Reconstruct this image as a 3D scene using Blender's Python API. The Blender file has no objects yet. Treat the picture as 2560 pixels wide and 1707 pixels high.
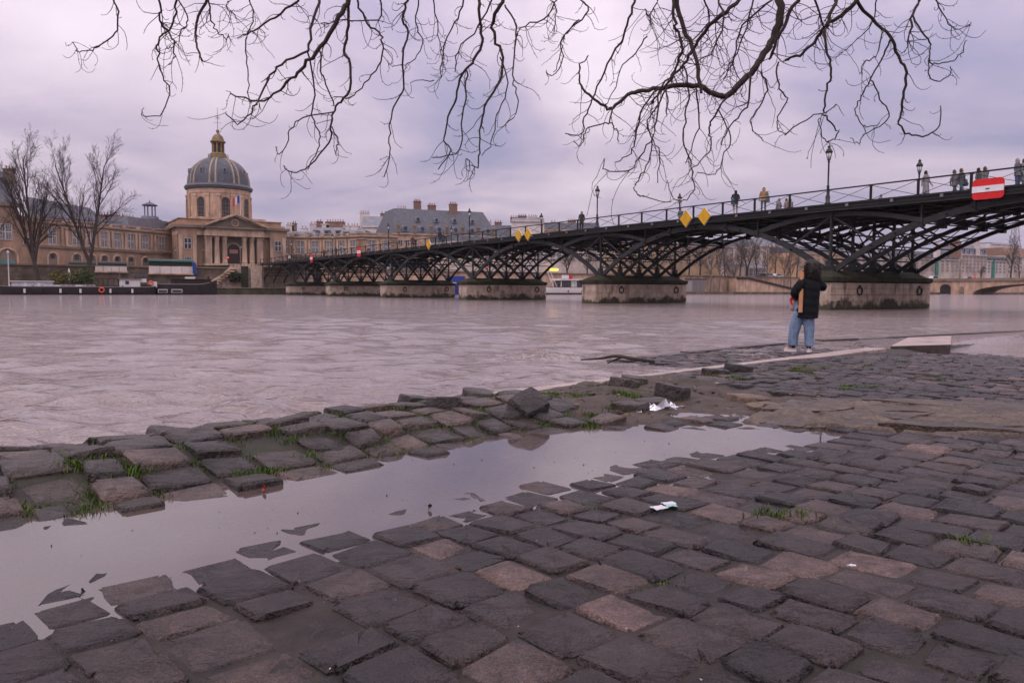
import bpy, bmesh, math, random
import numpy as np
from mathutils import Vector, Matrix
random.seed(7); RNG = np.random.default_rng(11)
SC = bpy.context.scene
COL = SC.collection

# ------------------------------------------------------------------ camera
F, CX, CY = 1961.0, 1280.0, 853.5
PITCH, ROLL, EYE = .066, .004, 1.112
_f = np.array([0, math.cos(PITCH), -math.sin(PITCH)]); _u = np.array([0, math.sin(PITCH), math.cos(PITCH)])
_x = np.array([1., 0, 0])
CAMX = math.cos(ROLL) * _x + math.sin(ROLL) * _u
CAMU = -math.sin(ROLL) * _x + math.cos(ROLL) * _u
cam_data = bpy.data.cameras.new('camera'); cam = bpy.data.objects.new('camera', cam_data); COL.objects.link(cam)
cam_data.sensor_width = 36; cam_data.lens = F / 2560 * 36; cam_data.clip_start = .05; cam_data.clip_end = 9000
M = Matrix.Identity(4)
for r in range(3):
    M[r][0] = CAMX[r]; M[r][1] = CAMU[r]; M[r][2] = -_f[r]
M[2][3] = EYE
cam.matrix_world = M
SC.camera = cam

# ------------------------------------------------------------------ sky and light
world = bpy.data.worlds.new('World'); SC.world = world; world.use_nodes = True
SUN_EL, SUN_AZ = math.radians(52), math.radians(218)      # azimuth measured clockwise from +Y
def build_world():
    nt = world.node_tree; nt.nodes.clear(); N = nt.nodes.new; L = nt.links.new
    out = N('ShaderNodeOutputWorld')
    sky = N('ShaderNodeTexSky'); sky.sky_type = 'NISHITA'; sky.sun_disc = False
    sky.sun_elevation = SUN_EL; sky.sun_rotation = SUN_AZ; sky.air_density = 1.5; sky.dust_density = 3
    b1 = N('ShaderNodeBackground'); b1.inputs[1].default_value = .07; L(sky.outputs[0], b1.inputs[0])
    tc = N('ShaderNodeTexCoord')
    sep = N('ShaderNodeSeparateXYZ'); L(tc.outputs['Generated'], sep.inputs[0])
    def math_(op, a, b=None, c=None):
        m = N('ShaderNodeMath'); m.operation = op
        for k, v in enumerate((a, b, c)):
            if v is None: continue
            if isinstance(v, (int, float)): m.inputs[k].default_value = v
            else: L(v, m.inputs[k])
        return m.outputs[0]
    el = math_('MAXIMUM', sep.outputs[2], 0.0)
    # cloud deck seen in perspective: direction projected on a flat layer
    den = math_('ADD', el, .16)
    cx = math_('DIVIDE', sep.outputs[0], den); cy = math_('DIVIDE', sep.outputs[1], den)
    comb = N('ShaderNodeCombineXYZ'); L(cx, comb.inputs[0]); L(cy, comb.inputs[1]); L(math_('MULTIPLY', el, 1.5), comb.inputs[2])
    n1 = N('ShaderNodeTexNoise'); n1.inputs['Scale'].default_value = .62; n1.inputs['Detail'].default_value = 6; n1.inputs['Roughness'].default_value = .52
    n1.inputs['Distortion'].default_value = .55
    mp = N('ShaderNodeMapping'); mp.inputs['Location'].default_value = (7.3, 2.2, 1.4); L(comb.outputs[0], mp.inputs[0]); L(mp.outputs[0], n1.inputs['Vector'])
    n2 = N('ShaderNodeTexNoise'); n2.inputs['Scale'].default_value = 2.0; n2.inputs['Detail'].default_value = 8; n2.inputs['Roughness'].default_value = .6
    L(mp.outputs[0], n2.inputs['Vector'])
    nn = math_('ADD', math_('MULTIPLY', math_('SUBTRACT', n1.outputs[0], .5), 1.65), math_('MULTIPLY_ADD', n2.outputs[0], .36, .29))
    # overcast luminance distribution: brighter overhead
    grad = math_('MULTIPLY_ADD', math_('POWER', el, .8), .62, nn)
    ramp = N('ShaderNodeValToRGB'); cr = ramp.color_ramp
    cr.elements[0].position = .38; cr.elements[0].color = (.285, .275, .425, 1)
    cr.elements[1].position = 1.0; cr.elements[1].color = (.84, .75, .83, 1)
    for p, c in ((.50, (.40, .35, .49, 1)), (.62, (.55, .46, .57, 1)), (.78, (.71, .605, .70, 1))):
        e = cr.elements.new(min(p, 1)); e.color = c
    rr = math_('MULTIPLY', grad, .9)
    L(rr, ramp.inputs[0])
    b2 = N('ShaderNodeBackground'); L(math_('MULTIPLY_ADD', el, 1.40, .82), b2.inputs[1]); L(ramp.outputs[0], b2.inputs[0])
    mix = N('ShaderNodeMixShader'); mix.inputs[0].default_value = .93
    L(b1.outputs[0], mix.inputs[1]); L(b2.outputs[0], mix.inputs[2]); L(mix.outputs[0], out.inputs[0])
build_world()
sun_d = bpy.data.lights.new('sun', 'SUN'); sun_d.energy = .75; sun_d.angle = math.radians(30); sun_d.color = (1, .89, .86)
sun = bpy.data.objects.new('sun', sun_d); COL.objects.link(sun)
_sd = Vector((math.sin(SUN_AZ) * math.cos(SUN_EL), math.cos(SUN_AZ) * math.cos(SUN_EL), math.sin(SUN_EL)))
sun.rotation_euler = _sd.to_track_quat('Z', 'Y').to_euler(); sun.location = (0, 0, 80)
vs = SC.view_settings; vs.view_transform = 'Standard'; vs.look = 'None'; vs.gamma = 1; vs.use_curve_mapping = False; vs.exposure = 0.24
SC.cycles.max_bounces = 6; SC.cycles.diffuse_bounces = 2; SC.cycles.glossy_bounces = 3; SC.cycles.transmission_bounces = 4
SC.cycles.caustics_reflective = False; SC.cycles.caustics_refractive = False

# ------------------------------------------------------------------ frames
BO = np.array([19.02, 47.13]); TH = .5541
BB = np.array([-math.sin(TH), math.cos(TH)]); BD = np.array([math.cos(TH), math.sin(TH)])
SPAN = 22.1; BANK = SPAN * 6                       # far quay wall at s = BANK
def ray(px, py): return _f + CAMX * (px - CX) / F - CAMU * (py - CY) / F
def pix(px, py, Y):                                # point seen at a photo position, Y metres ahead
    r = ray(px, py); t = Y / r[1]; return Vector((r[0] * t, Y, EYE + r[2] * t))
def pz(px, py, z):
    r = ray(px, py); t = (z - EYE) / r[2]; return Vector((r[0] * t, r[1] * t, z))
def B(s, w, z=0.0):                                # bridge frame: s along the bridge to the far bank, w downstream
    p = BO + BB * s + BD * w; return Vector((p[0], p[1], z))
def w_at(px, s, py=690):                           # w of the point on line s=const seen at px
    r = ray(px, py); k = r[0] / r[1]; p = BO + BB * s
    return (k * p[1] - p[0]) / (BD[0] - k * BD[1])
def s_at(px, w, py=560):
    r = ray(px, py); k = r[0] / r[1]; p = BO + BD * w
    return (k * p[1] - p[0]) / (BB[0] - k * BB[1])
def z_at(px, py, p):                               # height that shows at py above ground point p
    r = ray(px, py); return EYE + r[2] * p[1] / r[1]
QA = math.radians(44); QU = np.array([math.cos(QA), math.sin(QA)]); QV = np.array([-math.sin(QA), math.cos(QA)])
def Q(s, n, z=0.0):                                # quay frame: s along the kerb, n towards the river
    p = QU * s + QV * n; return Vector((p[0], p[1], z))
BFR = (Vector((BD[0], BD[1], 0)), Vector((BB[0], BB[1], 0)), Vector((0, 0, 1)))
QFR = (Vector((QU[0], QU[1], 0)), Vector((QV[0], QV[1], 0)), Vector((0, 0, 1)))
XYZ = (Vector((1, 0, 0)), Vector((0, 1, 0)), Vector((0, 0, 1)))

# ------------------------------------------------------------------ numpy noise
def _hash(ix, iy, seed):
    h = (ix.astype(np.int64) * 374761393 + iy.astype(np.int64) * 668265263 + seed * 1442695041) & 0xffffffff
    h = ((h ^ (h >> 13)) * 1274126177) & 0xffffffff
    return ((h ^ (h >> 16)) & 0xffff) / 65535.0
def vnoise(x, y, seed=0):
    x = np.asarray(x, float); y = np.asarray(y, float)
    ix = np.floor(x); iy = np.floor(y); fx = x - ix; fy = y - iy
    fx = fx * fx * (3 - 2 * fx); fy = fy * fy * (3 - 2 * fy)
    a = _hash(ix, iy, seed); b = _hash(ix + 1, iy, seed); c = _hash(ix, iy + 1, seed); d = _hash(ix + 1, iy + 1, seed)
    return (a * (1 - fx) + b * fx) * (1 - fy) + (c * (1 - fx) + d * fx) * fy * 1.0
def fbm(x, y, seed=0, o=4):
    v = 0; a = .5
    for k in range(o):
        v = v + a * (vnoise(np.asarray(x) * 2 ** k, np.asarray(y) * 2 ** k, seed + k) - .5); a *= .5
    return v
def sm(x, a, b):
    t = np.clip((np.asarray(x, float) - a) / (b - a), 0, 1); return t * t * (3 - 2 * t)

# ------------------------------------------------------------------ objects
def tag(o, label=None, cat=None, group=None, kind=None):
    if label: o['label'] = label
    if cat: o['category'] = cat
    if group: o['group'] = group
    if kind: o['kind'] = kind
    return o
def empty(name, loc=(0, 0, 0), label=None, cat=None, group=None):
    o = bpy.data.objects.new(name, None); COL.objects.link(o); o.location = loc; o.empty_display_size = .3
    return tag(o, label, cat, group)
def link(name, me, mat, parent=None, smooth=False):
    if mat is not None and len(me.materials) == 0:
        me.materials.append(mat)
    o = bpy.data.objects.new(name, me); COL.objects.link(o)
    if smooth:
        me.polygons.foreach_set('use_smooth', [True] * len(me.polygons))
    if parent is not None:
        o.parent = parent
        # children are built in world coordinates: undo the parent's placement
        o.matrix_parent_inverse = Matrix.LocRotScale(parent.location, parent.rotation_euler, parent.scale).inverted()
    return o
class MB:
    def __init__(s): s.v = []; s.f = []; s.m = []
    def add(s, vs_, fs, mi=0):
        k = len(s.v); s.v.extend([tuple(p) for p in vs_]); s.f.extend([tuple(i + k for i in f) for f in fs]); s.m.extend([mi] * len(fs)); return s
    def box(s, c, size, fr=XYZ, mi=0, taper=1.0):
        c = Vector(c); h = [x / 2 for x in size]; vs_ = []
        for z in (-1, 1):
            t = 1 if z < 0 else taper
            for x, y in ((-1, -1), (1, -1), (1, 1), (-1, 1)):
                vs_.append(c + fr[0] * (x * h[0] * t) + fr[1] * (y * h[1] * t) + fr[2] * (z * h[2]))
        return s.add(vs_, [(0, 3, 2, 1), (4, 5, 6, 7), (0, 1, 5, 4), (1, 2, 6, 5), (2, 3, 7, 6), (3, 0, 4, 7)], mi)
    def beam(s, a, b, w, h, up=(0, 0, 1), mi=0):
        a = Vector(a); b = Vector(b); t = (b - a)
        if t.length < 1e-6: return s
        t.normalize(); up = Vector(up)
        if abs(t.dot(up)) > .98: up = Vector((BD[0], BD[1], 0))
        x = t.cross(up).normalized(); y = x.cross(t).normalized()
        vs_ = [p + x * (i * w / 2) + y * (j * h / 2) for p in (a, b) for i, j in ((-1, -1), (1, -1), (1, 1), (-1, 1))]
        return s.add(vs_, [(0, 1, 2, 3), (7, 6, 5, 4), (0, 4, 5, 1), (1, 5, 6, 2), (2, 6, 7, 3), (3, 7, 4, 0)], mi)
    def tube(s, pts, rad, n=6, mi=0, cap=True):
        pts = [Vector(p) for p in pts]; m = len(pts)
        if isinstance(rad, (int, float)): rad = [rad] * m
        vs_ = []; ref = Vector((.31, .52, .79))
        for i, p in enumerate(pts):
            t = (pts[min(i + 1, m - 1)] - pts[max(i - 1, 0)])
            t = t.normalized() if t.length > 1e-9 else Vector((0, 0, 1))
            x = t.cross(ref)
            if x.length < .05: x = t.cross(Vector((1, 0, 0)))
            x.normalize(); y = t.cross(x)
            for k in range(n):
                a = 2 * math.pi * k / n; vs_.append(p + (x * math.cos(a) + y * math.sin(a)) * rad[i])
        fs = [(i * n + k, i * n + (k + 1) % n, (i + 1) * n + (k + 1) % n, (i + 1) * n + k) for i in range(m - 1) for k in range(n)]
        if cap: fs += [tuple(range(n - 1, -1, -1)), tuple((m - 1) * n + k for k in range(n))]
        return s.add(vs_, fs, mi)
    def lathe(s, prof, c=(0, 0, 0), n=24, mi=0, a0=0.0):
        c = Vector(c); vs_ = []; m = len(prof)
        for r, z in prof:
            for k in range(n):
                a = a0 + 2 * math.pi * k / n; vs_.append(c + Vector((r * math.cos(a), r * math.sin(a), z)))
        fs = [(i * n + k, i * n + (k + 1) % n, (i + 1) * n + (k + 1) % n, (i + 1) * n + k) for i in range(m - 1) for k in range(n)]
        fs += [tuple(range(n - 1, -1, -1)), tuple((m - 1) * n + k for k in range(n))]
        return s.add(vs_, fs, mi)
    def prism(s, poly, vec, mi=0):                  # extrude a closed 3-D polygon along vec
        n = len(poly); vec = Vector(vec); a = [Vector(p) for p in poly]; bq = [p + vec for p in a]
        fs = [tuple(range(n - 1, -1, -1)), tuple(range(n, 2 * n))] + [(i, (i + 1) % n, n + (i + 1) % n, n + i) for i in range(n)]
        return s.add(a + bq, fs, mi)
    def strip(s, bot, top, thick, closed=False, mi=0):   # wall along a polyline: bot/top point lists, thick vectors
        n = len(bot); vs_ = []
        for i in range(n):
            a, c = Vector(bot[i]), Vector(top[i]); t = Vector(thick[i]); vs_ += [a, c, c + t, a + t]
        fs = []
        for i in range(n - 1):
            for k in range(4):
                fs.append((i * 4 + k, (i + 1) * 4 + k, (i + 1) * 4 + (k + 1) % 4, i * 4 + (k + 1) % 4))
        fs += [(0, 1, 2, 3), tuple((n - 1) * 4 + k for k in (3, 2, 1, 0))]
        return s.add(vs_, fs, mi)
    def mesh(s, name, fix=True):
        me = bpy.data.meshes.new(name); me.from_pydata(s.v, [], s.f)
        if any(s.m): me.polygons.foreach_set('material_index', s.m)
        if fix:
            bm = bmesh.new(); bm.from_mesh(me); bmesh.ops.recalc_face_normals(bm, faces=bm.faces); bm.to_mesh(me); bm.free()
        me.update(); return me
    def build(s, name, mat, parent=None, smooth=False, fix=True):
        me = s.mesh(name, fix)
        if isinstance(mat, (list, tuple)):
            for m_ in mat: me.materials.append(m_)
            mat = None
        return link(name, me, mat, parent, smooth)
def autosmooth(o, ang=40):
    me = o.data
    me.polygons.foreach_set('use_smooth', [True] * len(me.polygons))
    try: me.set_sharp_from_angle(angle=math.radians(ang))
    except Exception: pass
    return o

# ------------------------------------------------------------------ materials
def new_mat(name):
    m = bpy.data.materials.new(name); m.use_nodes = True
    nt = m.node_tree; bs = nt.nodes['Principled BSDF']; return m, nt, bs
def mat(name, col, rough=.6, metal=0.0, var=.25, scale=4.0, bump=0.0, bscale=20.0, spec=.3, dirt=None, dscale=.6, dlo=.45, dhi=.65, coords='Object', stretch=None, bdist=.02, emit=None, estr=1.0):
    m, nt, bs = new_mat(name); N = nt.nodes.new; L = nt.links.new
    tc = N('ShaderNodeTexCoord'); vec = tc.outputs[coords]
    if stretch:
        mp = N('ShaderNodeMapping'); mp.inputs['Scale'].default_value = stretch; L(vec, mp.inputs[0]); vec = mp.outputs[0]
    n = N('ShaderNodeTexNoise'); n.inputs['Scale'].default_value = scale; n.inputs['Detail'].default_value = 5; n.inputs['Roughness'].default_value = .62; L(vec, n.inputs['Vector'])
    r = N('ShaderNodeValToRGB'); r.color_ramp.elements[0].position = .3; r.color_ramp.elements[1].position = .7
    c = np.array(col); lo = np.clip(c * (1 - var), 0, 1); hi = np.clip(c * (1 + var), 0, 1)
    r.color_ramp.elements[0].color = (*lo, 1); r.color_ramp.elements[1].color = (*hi, 1); L(n.outputs[0], r.inputs[0])
    outc = r.outputs[0]
    if dirt is not None:
        d = N('ShaderNodeTexNoise'); d.inputs['Scale'].default_value = dscale; d.inputs['Detail'].default_value = 7; d.inputs['Roughness'].default_value = .65; L(vec, d.inputs['Vector'])
        dr = N('ShaderNodeValToRGB'); dr.color_ramp.elements[0].position = dlo; dr.color_ramp.elements[1].position = dhi; L(d.outputs[0], dr.inputs[0])
        mx = N('ShaderNodeMix'); mx.data_type = 'RGBA'; L(dr.outputs[0], mx.inputs[0]); L(outc, mx.inputs[6]); mx.inputs[7].default_value = (*dirt, 1); outc = mx.outputs[2]
    L(outc, bs.inputs['Base Color'])
    bs.inputs['Roughness'].default_value = rough; bs.inputs['Metallic'].default_value = metal; bs.inputs['Specular IOR Level'].default_value = spec
    if bump:
        bn = N('ShaderNodeTexNoise'); bn.inputs['Scale'].default_value = bscale; bn.inputs['Detail'].default_value = 6; bn.inputs['Roughness'].default_value = .65; L(vec, bn.inputs['Vector'])
        bp = N('ShaderNodeBump'); bp.inputs['Strength'].default_value = bump; bp.inputs['Distance'].default_value = bdist; L(bn.outputs[0], bp.inputs['Height']); L(bp.outputs[0], bs.inputs['Normal'])
    if emit is not None:
        bs.inputs['Emission Color'].default_value = (*emit, 1); bs.inputs['Emission Strength'].default_value = estr
    return m
# ================================================================== RIVER
def river_material():
    m, nt, bs = new_mat('river_water'); N = nt.nodes.new; L = nt.links.new
    tc = N('ShaderNodeTexCoord')
    mp = N('ShaderNodeMapping'); mp.inputs['Rotation'].default_value = (0, 0, math.radians(-22)); mp.inputs['Scale'].default_value = (.36, 1.0, 1); L(tc.outputs['Object'], mp.inputs[0])
    def M3(v):
        k = N('ShaderNodeMath'); k.operation = 'POWER'; k.inputs[1].default_value = 2.6; L(v, k.inputs[0]); return k.outputs[0]
    def noise(sc, det, ro, dis=0):
        n = N('ShaderNodeTexNoise'); n.inputs['Scale'].default_value = sc; n.inputs['Detail'].default_value = det; n.inputs['Roughness'].default_value = ro; n.inputs['Distortion'].default_value = dis; L(mp.outputs[0], n.inputs['Vector']); return n.outputs[0]
    a = M3(noise(4.2, 4, .6, .8)); c = noise(17, 3, .5, .4); g = noise(.16, 3, .5)
    gm = N('ShaderNodeMapRange'); gm.inputs[1].default_value = .34; gm.inputs[2].default_value = .66; gm.inputs[3].default_value = .45; gm.inputs[4].default_value = 1.0; L(g, gm.inputs[0])
    def M2(op, p, q):
        k = N('ShaderNodeMath'); k.operation = op
        for i, v in enumerate((p, q)):
            if isinstance(v, (int, float)): k.inputs[i].default_value = v
            else: L(v, k.inputs[i])
        return k.outputs[0]
    h = M2('ADD', M2('MULTIPLY', a, .26), M2('MULTIPLY', c, .010)); 
    def groove(v, wd, dep):
        d = M2('ABSOLUTE', M2('SUBTRACT', v, .5), 0.0); k = N('ShaderNodeMapRange'); k.interpolation_type = 'SMOOTHSTEP'; k.inputs[1].default_value = 0; k.inputs[2].default_value = wd; k.inputs[3].default_value = 0; k.inputs[4].default_value = dep; L(d, k.inputs[0]); return k.outputs[0]
    h = M2('ADD', h, M2('ADD', groove(noise(2.3, 3, .5, .9), .06, .019), groove(noise(5.2, 2, .5, .8), .08, .009)))
    h = M2('MULTIPLY', h, gm.outputs[0])
    bp = N('ShaderNodeBump'); bp.inputs['Strength'].default_value = 1.0; bp.inputs['Distance'].default_value = 1.0; L(h, bp.inputs['Height']); L(bp.outputs[0], bs.inputs['Normal'])
    r = N('ShaderNodeValToRGB'); r.color_ramp.elements[0].color = (.16, .120, .114, 1); r.color_ramp.elements[1].color = (.24, .186, .178, 1); L(noise(.35, 5, .6), r.inputs[0])
    L(r.outputs[0], bs.inputs['Base Color']); bs.inputs['Roughness'].default_value = .07; bs.inputs['IOR'].default_value = 1.6
    return m
M_RIVER = river_material()
def build_river():
    na, nr = 460, 560
    ang = np.radians(np.linspace(-78, 78, na)); rr = np.geomspace(2.2, 320, nr)
    Ag, Rg = np.meshgrid(ang, rr); X = Rg * np.sin(Ag); Y = Rg * np.cos(Ag) - .5
    Z = np.zeros_like(X)
    rng = np.random.default_rng(5)
    flow = math.atan2(BD[1], BD[0])
    for k in range(46):
        lam = .26 * 1.05 ** k; th = flow + rng.normal(1.35, .6); ph = rng.uniform(0, 6.28)
        kx, ky = math.cos(th) * 6.283 / lam, math.sin(th) * 6.283 / lam
        res = np.clip((lam / 3.0 - .0100 * Rg) / (.008 * Rg + .02), 0, 1)      # only what the mesh can resolve
        amp = .0066 * min(lam / .5, 1) * max(1, lam / 1.5) ** -.2 * (.6 + .8 * rng.random())
        wob = .8 * vnoise(X * .35 / lam + 9, Y * .35 / lam, 40 + k) * 6.28
        Z += res * amp * np.sin(kx * X + ky * Y + ph + wob)
    patch = .35 + 1.2 * vnoise(X * .11 + 5, Y * .16, 3)
    calm = 1 - .85 * sm(-Y * 0 + (-.695 * X + .719 * Y), 8.2, 7.2) * sm(.719 * X + .695 * Y, 8, 10)
    Z *= patch * calm * .9
    Z = np.where((-.695 * X + .719 * Y) < 5.5, np.minimum(Z, 0) - .06, Z)
    # turbulent boil where the flow passes the quay
    bx = pz(1350, 893, 0)
    q = np.exp(-(((X - bx[0]) / .55) ** 2 + ((Y - bx[1]) / .45) ** 2))
    Z += q * (.22 * fbm(X * 6, Y * 6, 77, 4) + .05)
    me = bpy.data.meshes.new('river')
    V = np.stack([X.ravel(), Y.ravel(), Z.ravel()], 1)
    i = np.arange(nr - 1)[:, None] * na + np.arange(na - 1)[None, :]
    Fq = np.stack([i, i + 1, i + na + 1, i + na], -1).reshape(-1, 4)
    # far sheet to the horizon
    ring = np.arange(na) + (nr - 1) * na; nv = len(V)
    V2 = np.stack([2600 * np.sin(ang), 2600 * np.cos(ang), 0 * ang], 1); V = np.concatenate([V, V2])
    j = np.arange(na - 1); F2 = np.stack([ring[j], ring[j + 1], nv + j + 1, nv + j], -1)
    Fq = np.concatenate([Fq, F2])
    me.from_pydata(V.tolist(), [], Fq[:, ::-1].tolist()); me.update()
    o = link('river', me, M_RIVER, None, True); tag(o, 'wide muddy brown river in flood flowing under the footbridge', 'river', kind='structure')
build_river()

# ================================================================== QUAY
PZ = .140                                             # puddle level
def T(s, n):                                          # level of the paving (stone tops)
    s = np.asarray(s, float); n = np.asarray(n, float)
    z = .155 + .014 * np.clip(2.2 - n, 0, 9) + .020 * fbm(s * .55 + 3, n * .55, 21, 3)
    nc = 3.2 - .72 * sm(s, 3.7, 5.0); hw = .60 - .22 * sm(s, 3.7, 5.1) - .05 * sm(s, 1.6, .3)
    z = z - .050 * (1 - sm(s, 4.95, 5.45)) * np.exp(-np.abs((n - nc) / hw) ** 2.6)
    up = sm(n, 3.72, 4.35) * (1 - sm(n, 4.55, 5.2))
    z = z + up * (.105 - .065 * sm(s, 4.1, 5.2)) * (1 - sm(s, 7, 9))
    z = z - .03 * sm(s, 5.0, 5.5) * (1 - sm(s, 6.6, 7.3)) * sm(n, 2.6, 3.3) * (1 - sm(n, 4.2, 4.8))     # dug-out hollow
    z = z - .036 * np.clip(s - 10.2, 0, 30) * (1 - .4 * sm(n, 5.0, 5.4))                                # ramp going under water
    z = np.where(n > 5.28, np.minimum(z, .10), z)
    ledge = sm(s, 8.3, 9.6)
    deep = -.9 + (.9 - .018 - .004 * np.clip(s - 10, 0, 30)) * ledge * (n < 7.75 - .2 * np.clip(s - 16, 0, 40))
    z = np.where(n > 5.64, deep, z)
    return z
def in_patch(s, n):                                   # broken concrete band across the paving
    e = .10 * fbm(np.asarray(s) * 2.2, np.asarray(n) * 2.2, 61, 3) * 2
    return (s > 5.3 + .40 * (2.67 - n) + e) & (s < 6.85 + .62 * (2.93 - n) + e) & (n < 2.95 + e)
def in_dirt(s, n):
    e = .25 * fbm(np.asarray(s) * 1.8, np.asarray(n) * 1.8, 62, 3) * 2
    return (s > 4.55 + e) & (s < 7.0 + e) & (n > 3.35 + e - .5 * sm(s, 5, 6)) & (n < 5.3)
def ground_material():
    m, nt, bs = new_mat('quay_mortar'); N = nt.nodes.new; L = nt.links.new
    tc = N('ShaderNodeTexCoord'); at = N('ShaderNodeAttribute'); at.attribute_name = 'zone'
    sp = N('ShaderNodeSeparateColor'); L(at.outputs['Color'], sp.inputs[0])
    n = N('ShaderNodeTexNoise'); n.inputs['Scale'].default_value = 9; n.inputs['Detail'].default_value = 8; n.inputs['Roughness'].default_value = .7; L(tc.outputs['Object'], n.inputs['Vector'])
    def ramp(c0, c1, p0=.35, p1=.68):
        r = N('ShaderNodeValToRGB'); r.color_ramp.elements[0].position = p0; r.color_ramp.elements[1].position = p1; r.color_ramp.elements[0].color = (*c0, 1); r.color_ramp.elements[1].color = (*c1, 1); L(n.outputs[0], r.inputs[0]); return r.outputs[0]
    mort = ramp((.009, .0068, .006), (.042, .030, .025)); dirt = ramp((.022, .015, .011), (.085, .055, .038)); conc = ramp((.05, .039, .03), (.155, .12, .09))  # brown mortar darkened further: shadow of the joint gaps put into its colour
    v = N('ShaderNodeTexVoronoi'); v.inputs['Scale'].default_value = 60; L(tc.outputs['Object'], v.inputs['Vector'])
    vr = N('ShaderNodeValToRGB'); vr.color_ramp.elements[0].position = .0; vr.color_ramp.elements[1].position = 1; vr.color_ramp.elements[0].color = (.5, .45, .4, 1); vr.color_ramp.elements[1].color = (1.5, 1.4, 1.3, 1); L(v.outputs['Color'], vr.inputs[0])
    ml = N('ShaderNodeMix'); ml.data_type = 'RGBA'; ml.blend_type = 'MULTIPLY'; ml.inputs[0].default_value = 1; L(conc, ml.inputs[6]); L(vr.outputs[0], ml.inputs[7])
    def mix(f, a, b):
        k = N('ShaderNodeMix'); k.data_type = 'RGBA'; L(f, k.inputs[0]); L(a, k.inputs[6]); L(b, k.inputs[7]); return k.outputs[2]
    c = mix(sp.outputs[0], mort, ml.outputs[2]); c = mix(sp.outputs[1], c, dirt)
    gn = N('ShaderNodeTexNoise'); gn.inputs['Scale'].default_value = 1.6; gn.inputs['Detail'].default_value = 5; L(tc.outputs['Object'], gn.inputs['Vector'])
    gr = N('ShaderNodeValToRGB'); gr.color_ramp.elements[0].position = .56; gr.color_ramp.elements[1].position = .72; gr.color_ramp.elements[1].color = (.55, .55, .55, 1); L(gn.outputs[0], gr.inputs[0])
    moss = N('ShaderNodeRGB'); moss.outputs[0].default_value = (.022, .030, .009, 1); c = mix(gr.outputs[0], c, moss.outputs[0])
    c2 = mix(sp.outputs[2], c, moss.outputs[0])
    L(c2, bs.inputs['Base Color']); bs.inputs['Roughness'].default_value = .6; bs.inputs['Specular IOR Level'].default_value = .35
    b2 = N('ShaderNodeTexNoise'); b2.inputs['Scale'].default_value = 55; b2.inputs['Detail'].default_value = 5; b2.inputs['Roughness'].default_value = .7; L(tc.outputs['Object'], b2.inputs['Vector'])
    bp = N('ShaderNodeBump'); bp.inputs['Strength'].default_value = .8; bp.inputs['Distance'].default_value = .022; L(b2.outputs[0], bp.inputs['Height']); L(bp.outputs[0], bs.inputs['Normal'])
    return m
def cobble_material():
    m, nt, bs = new_mat('wet_cobblestone'); N = nt.nodes.new; L = nt.links.new
    tc = N('ShaderNodeTexCoord'); at = N('ShaderNodeAttribute'); at.attribute_name = 'tone'
    mp = N('ShaderNodeMapping'); mp.inputs['Rotation'].default_value = (0, 0, math.radians(-30)); mp.inputs['Scale'].default_value = (.6, 1.35, 1); L(tc.outputs['Object'], mp.inputs[0])
    def noise(sc, det, ro, vec=None):
        k = N('ShaderNodeTexNoise'); k.inputs['Scale'].default_value = sc; k.inputs['Detail'].default_value = det; k.inputs['Roughness'].default_value = ro; L(vec or tc.outputs['Object'], k.inputs['Vector']); return k.outputs[0]
    n = noise(16, 8, .68)
    r = N('ShaderNodeValToRGB'); r.color_ramp.elements[0].position = .3; r.color_ramp.elements[1].position = .72; r.color_ramp.elements[0].color = (.50, .48, .50, 1); r.color_ramp.elements[1].color = (1.55, 1.5, 1.5, 1); L(n, r.inputs[0])
    ml = N('ShaderNodeMix'); ml.data_type = 'RGBA'; ml.blend_type = 'MULTIPLY'; ml.inputs[0].default_value = 1; L(at.outputs['Color'], ml.inputs[6]); L(r.outputs[0], ml.inputs[7])
    sp = noise(160, 2, .5); sr = N('ShaderNodeValToRGB'); sr.color_ramp.elements[0].position = .36; sr.color_ramp.elements[1].position = .66; sr.color_ramp.elements[0].color = (.5, .5, .51, 1); sr.color_ramp.elements[1].color = (1.6, 1.55, 1.5, 1); L(sp, sr.inputs[0])
    m2 = N('ShaderNodeMix'); m2.data_type = 'RGBA'; m2.blend_type = 'MULTIPLY'; m2.inputs[0].default_value = .8; L(ml.outputs[2], m2.inputs[6]); L(sr.outputs[0], m2.inputs[7])
    pr = N('ShaderNodeValToRGB'); pr.color_ramp.elements[0].position = .36; pr.color_ramp.elements[1].position = .66; pr.color_ramp.elements[0].color = (.68, .68, .70, 1); pr.color_ramp.elements[1].color = (1.5, 1.42, 1.36, 1); L(noise(2.6, 5, .6), pr.inputs[0])
    m3 = N('ShaderNodeMix'); m3.data_type = 'RGBA'; m3.blend_type = 'MULTIPLY'; m3.inputs[0].default_value = 1; L(m2.outputs[2], m3.inputs[6]); L(pr.outputs[0], m3.inputs[7])
    L(m3.outputs[2], bs.inputs['Base Color'])
    wr = N('ShaderNodeMapRange'); wr.inputs[1].default_value = .35; wr.inputs[2].default_value = .65; wr.inputs[3].default_value = .20; wr.inputs[4].default_value = .52; bs.inputs['Specular IOR Level'].default_value = .4; L(noise(4, 4, .6), wr.inputs[0]); L(wr.outputs[0], bs.inputs['Roughness'])
    h1 = noise(13, 6, .62, mp.outputs[0]); h2 = noise(75, 4, .6)
    a = N('ShaderNodeMath'); a.operation = 'MULTIPLY_ADD'; L(h2, a.inputs[0]); a.inputs[1].default_value = .16; L(h1, a.inputs[2])
    bp = N('ShaderNodeBump'); bp.inputs['Strength'].default_value = 1.0; bp.inputs['Distance'].default_value = .075; L(a.outputs[0], bp.inputs['Height']); L(bp.outputs[0], bs.inputs['Normal'])
    return m
M_GROUND = ground_material(); M_COB = cobble_material()
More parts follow.
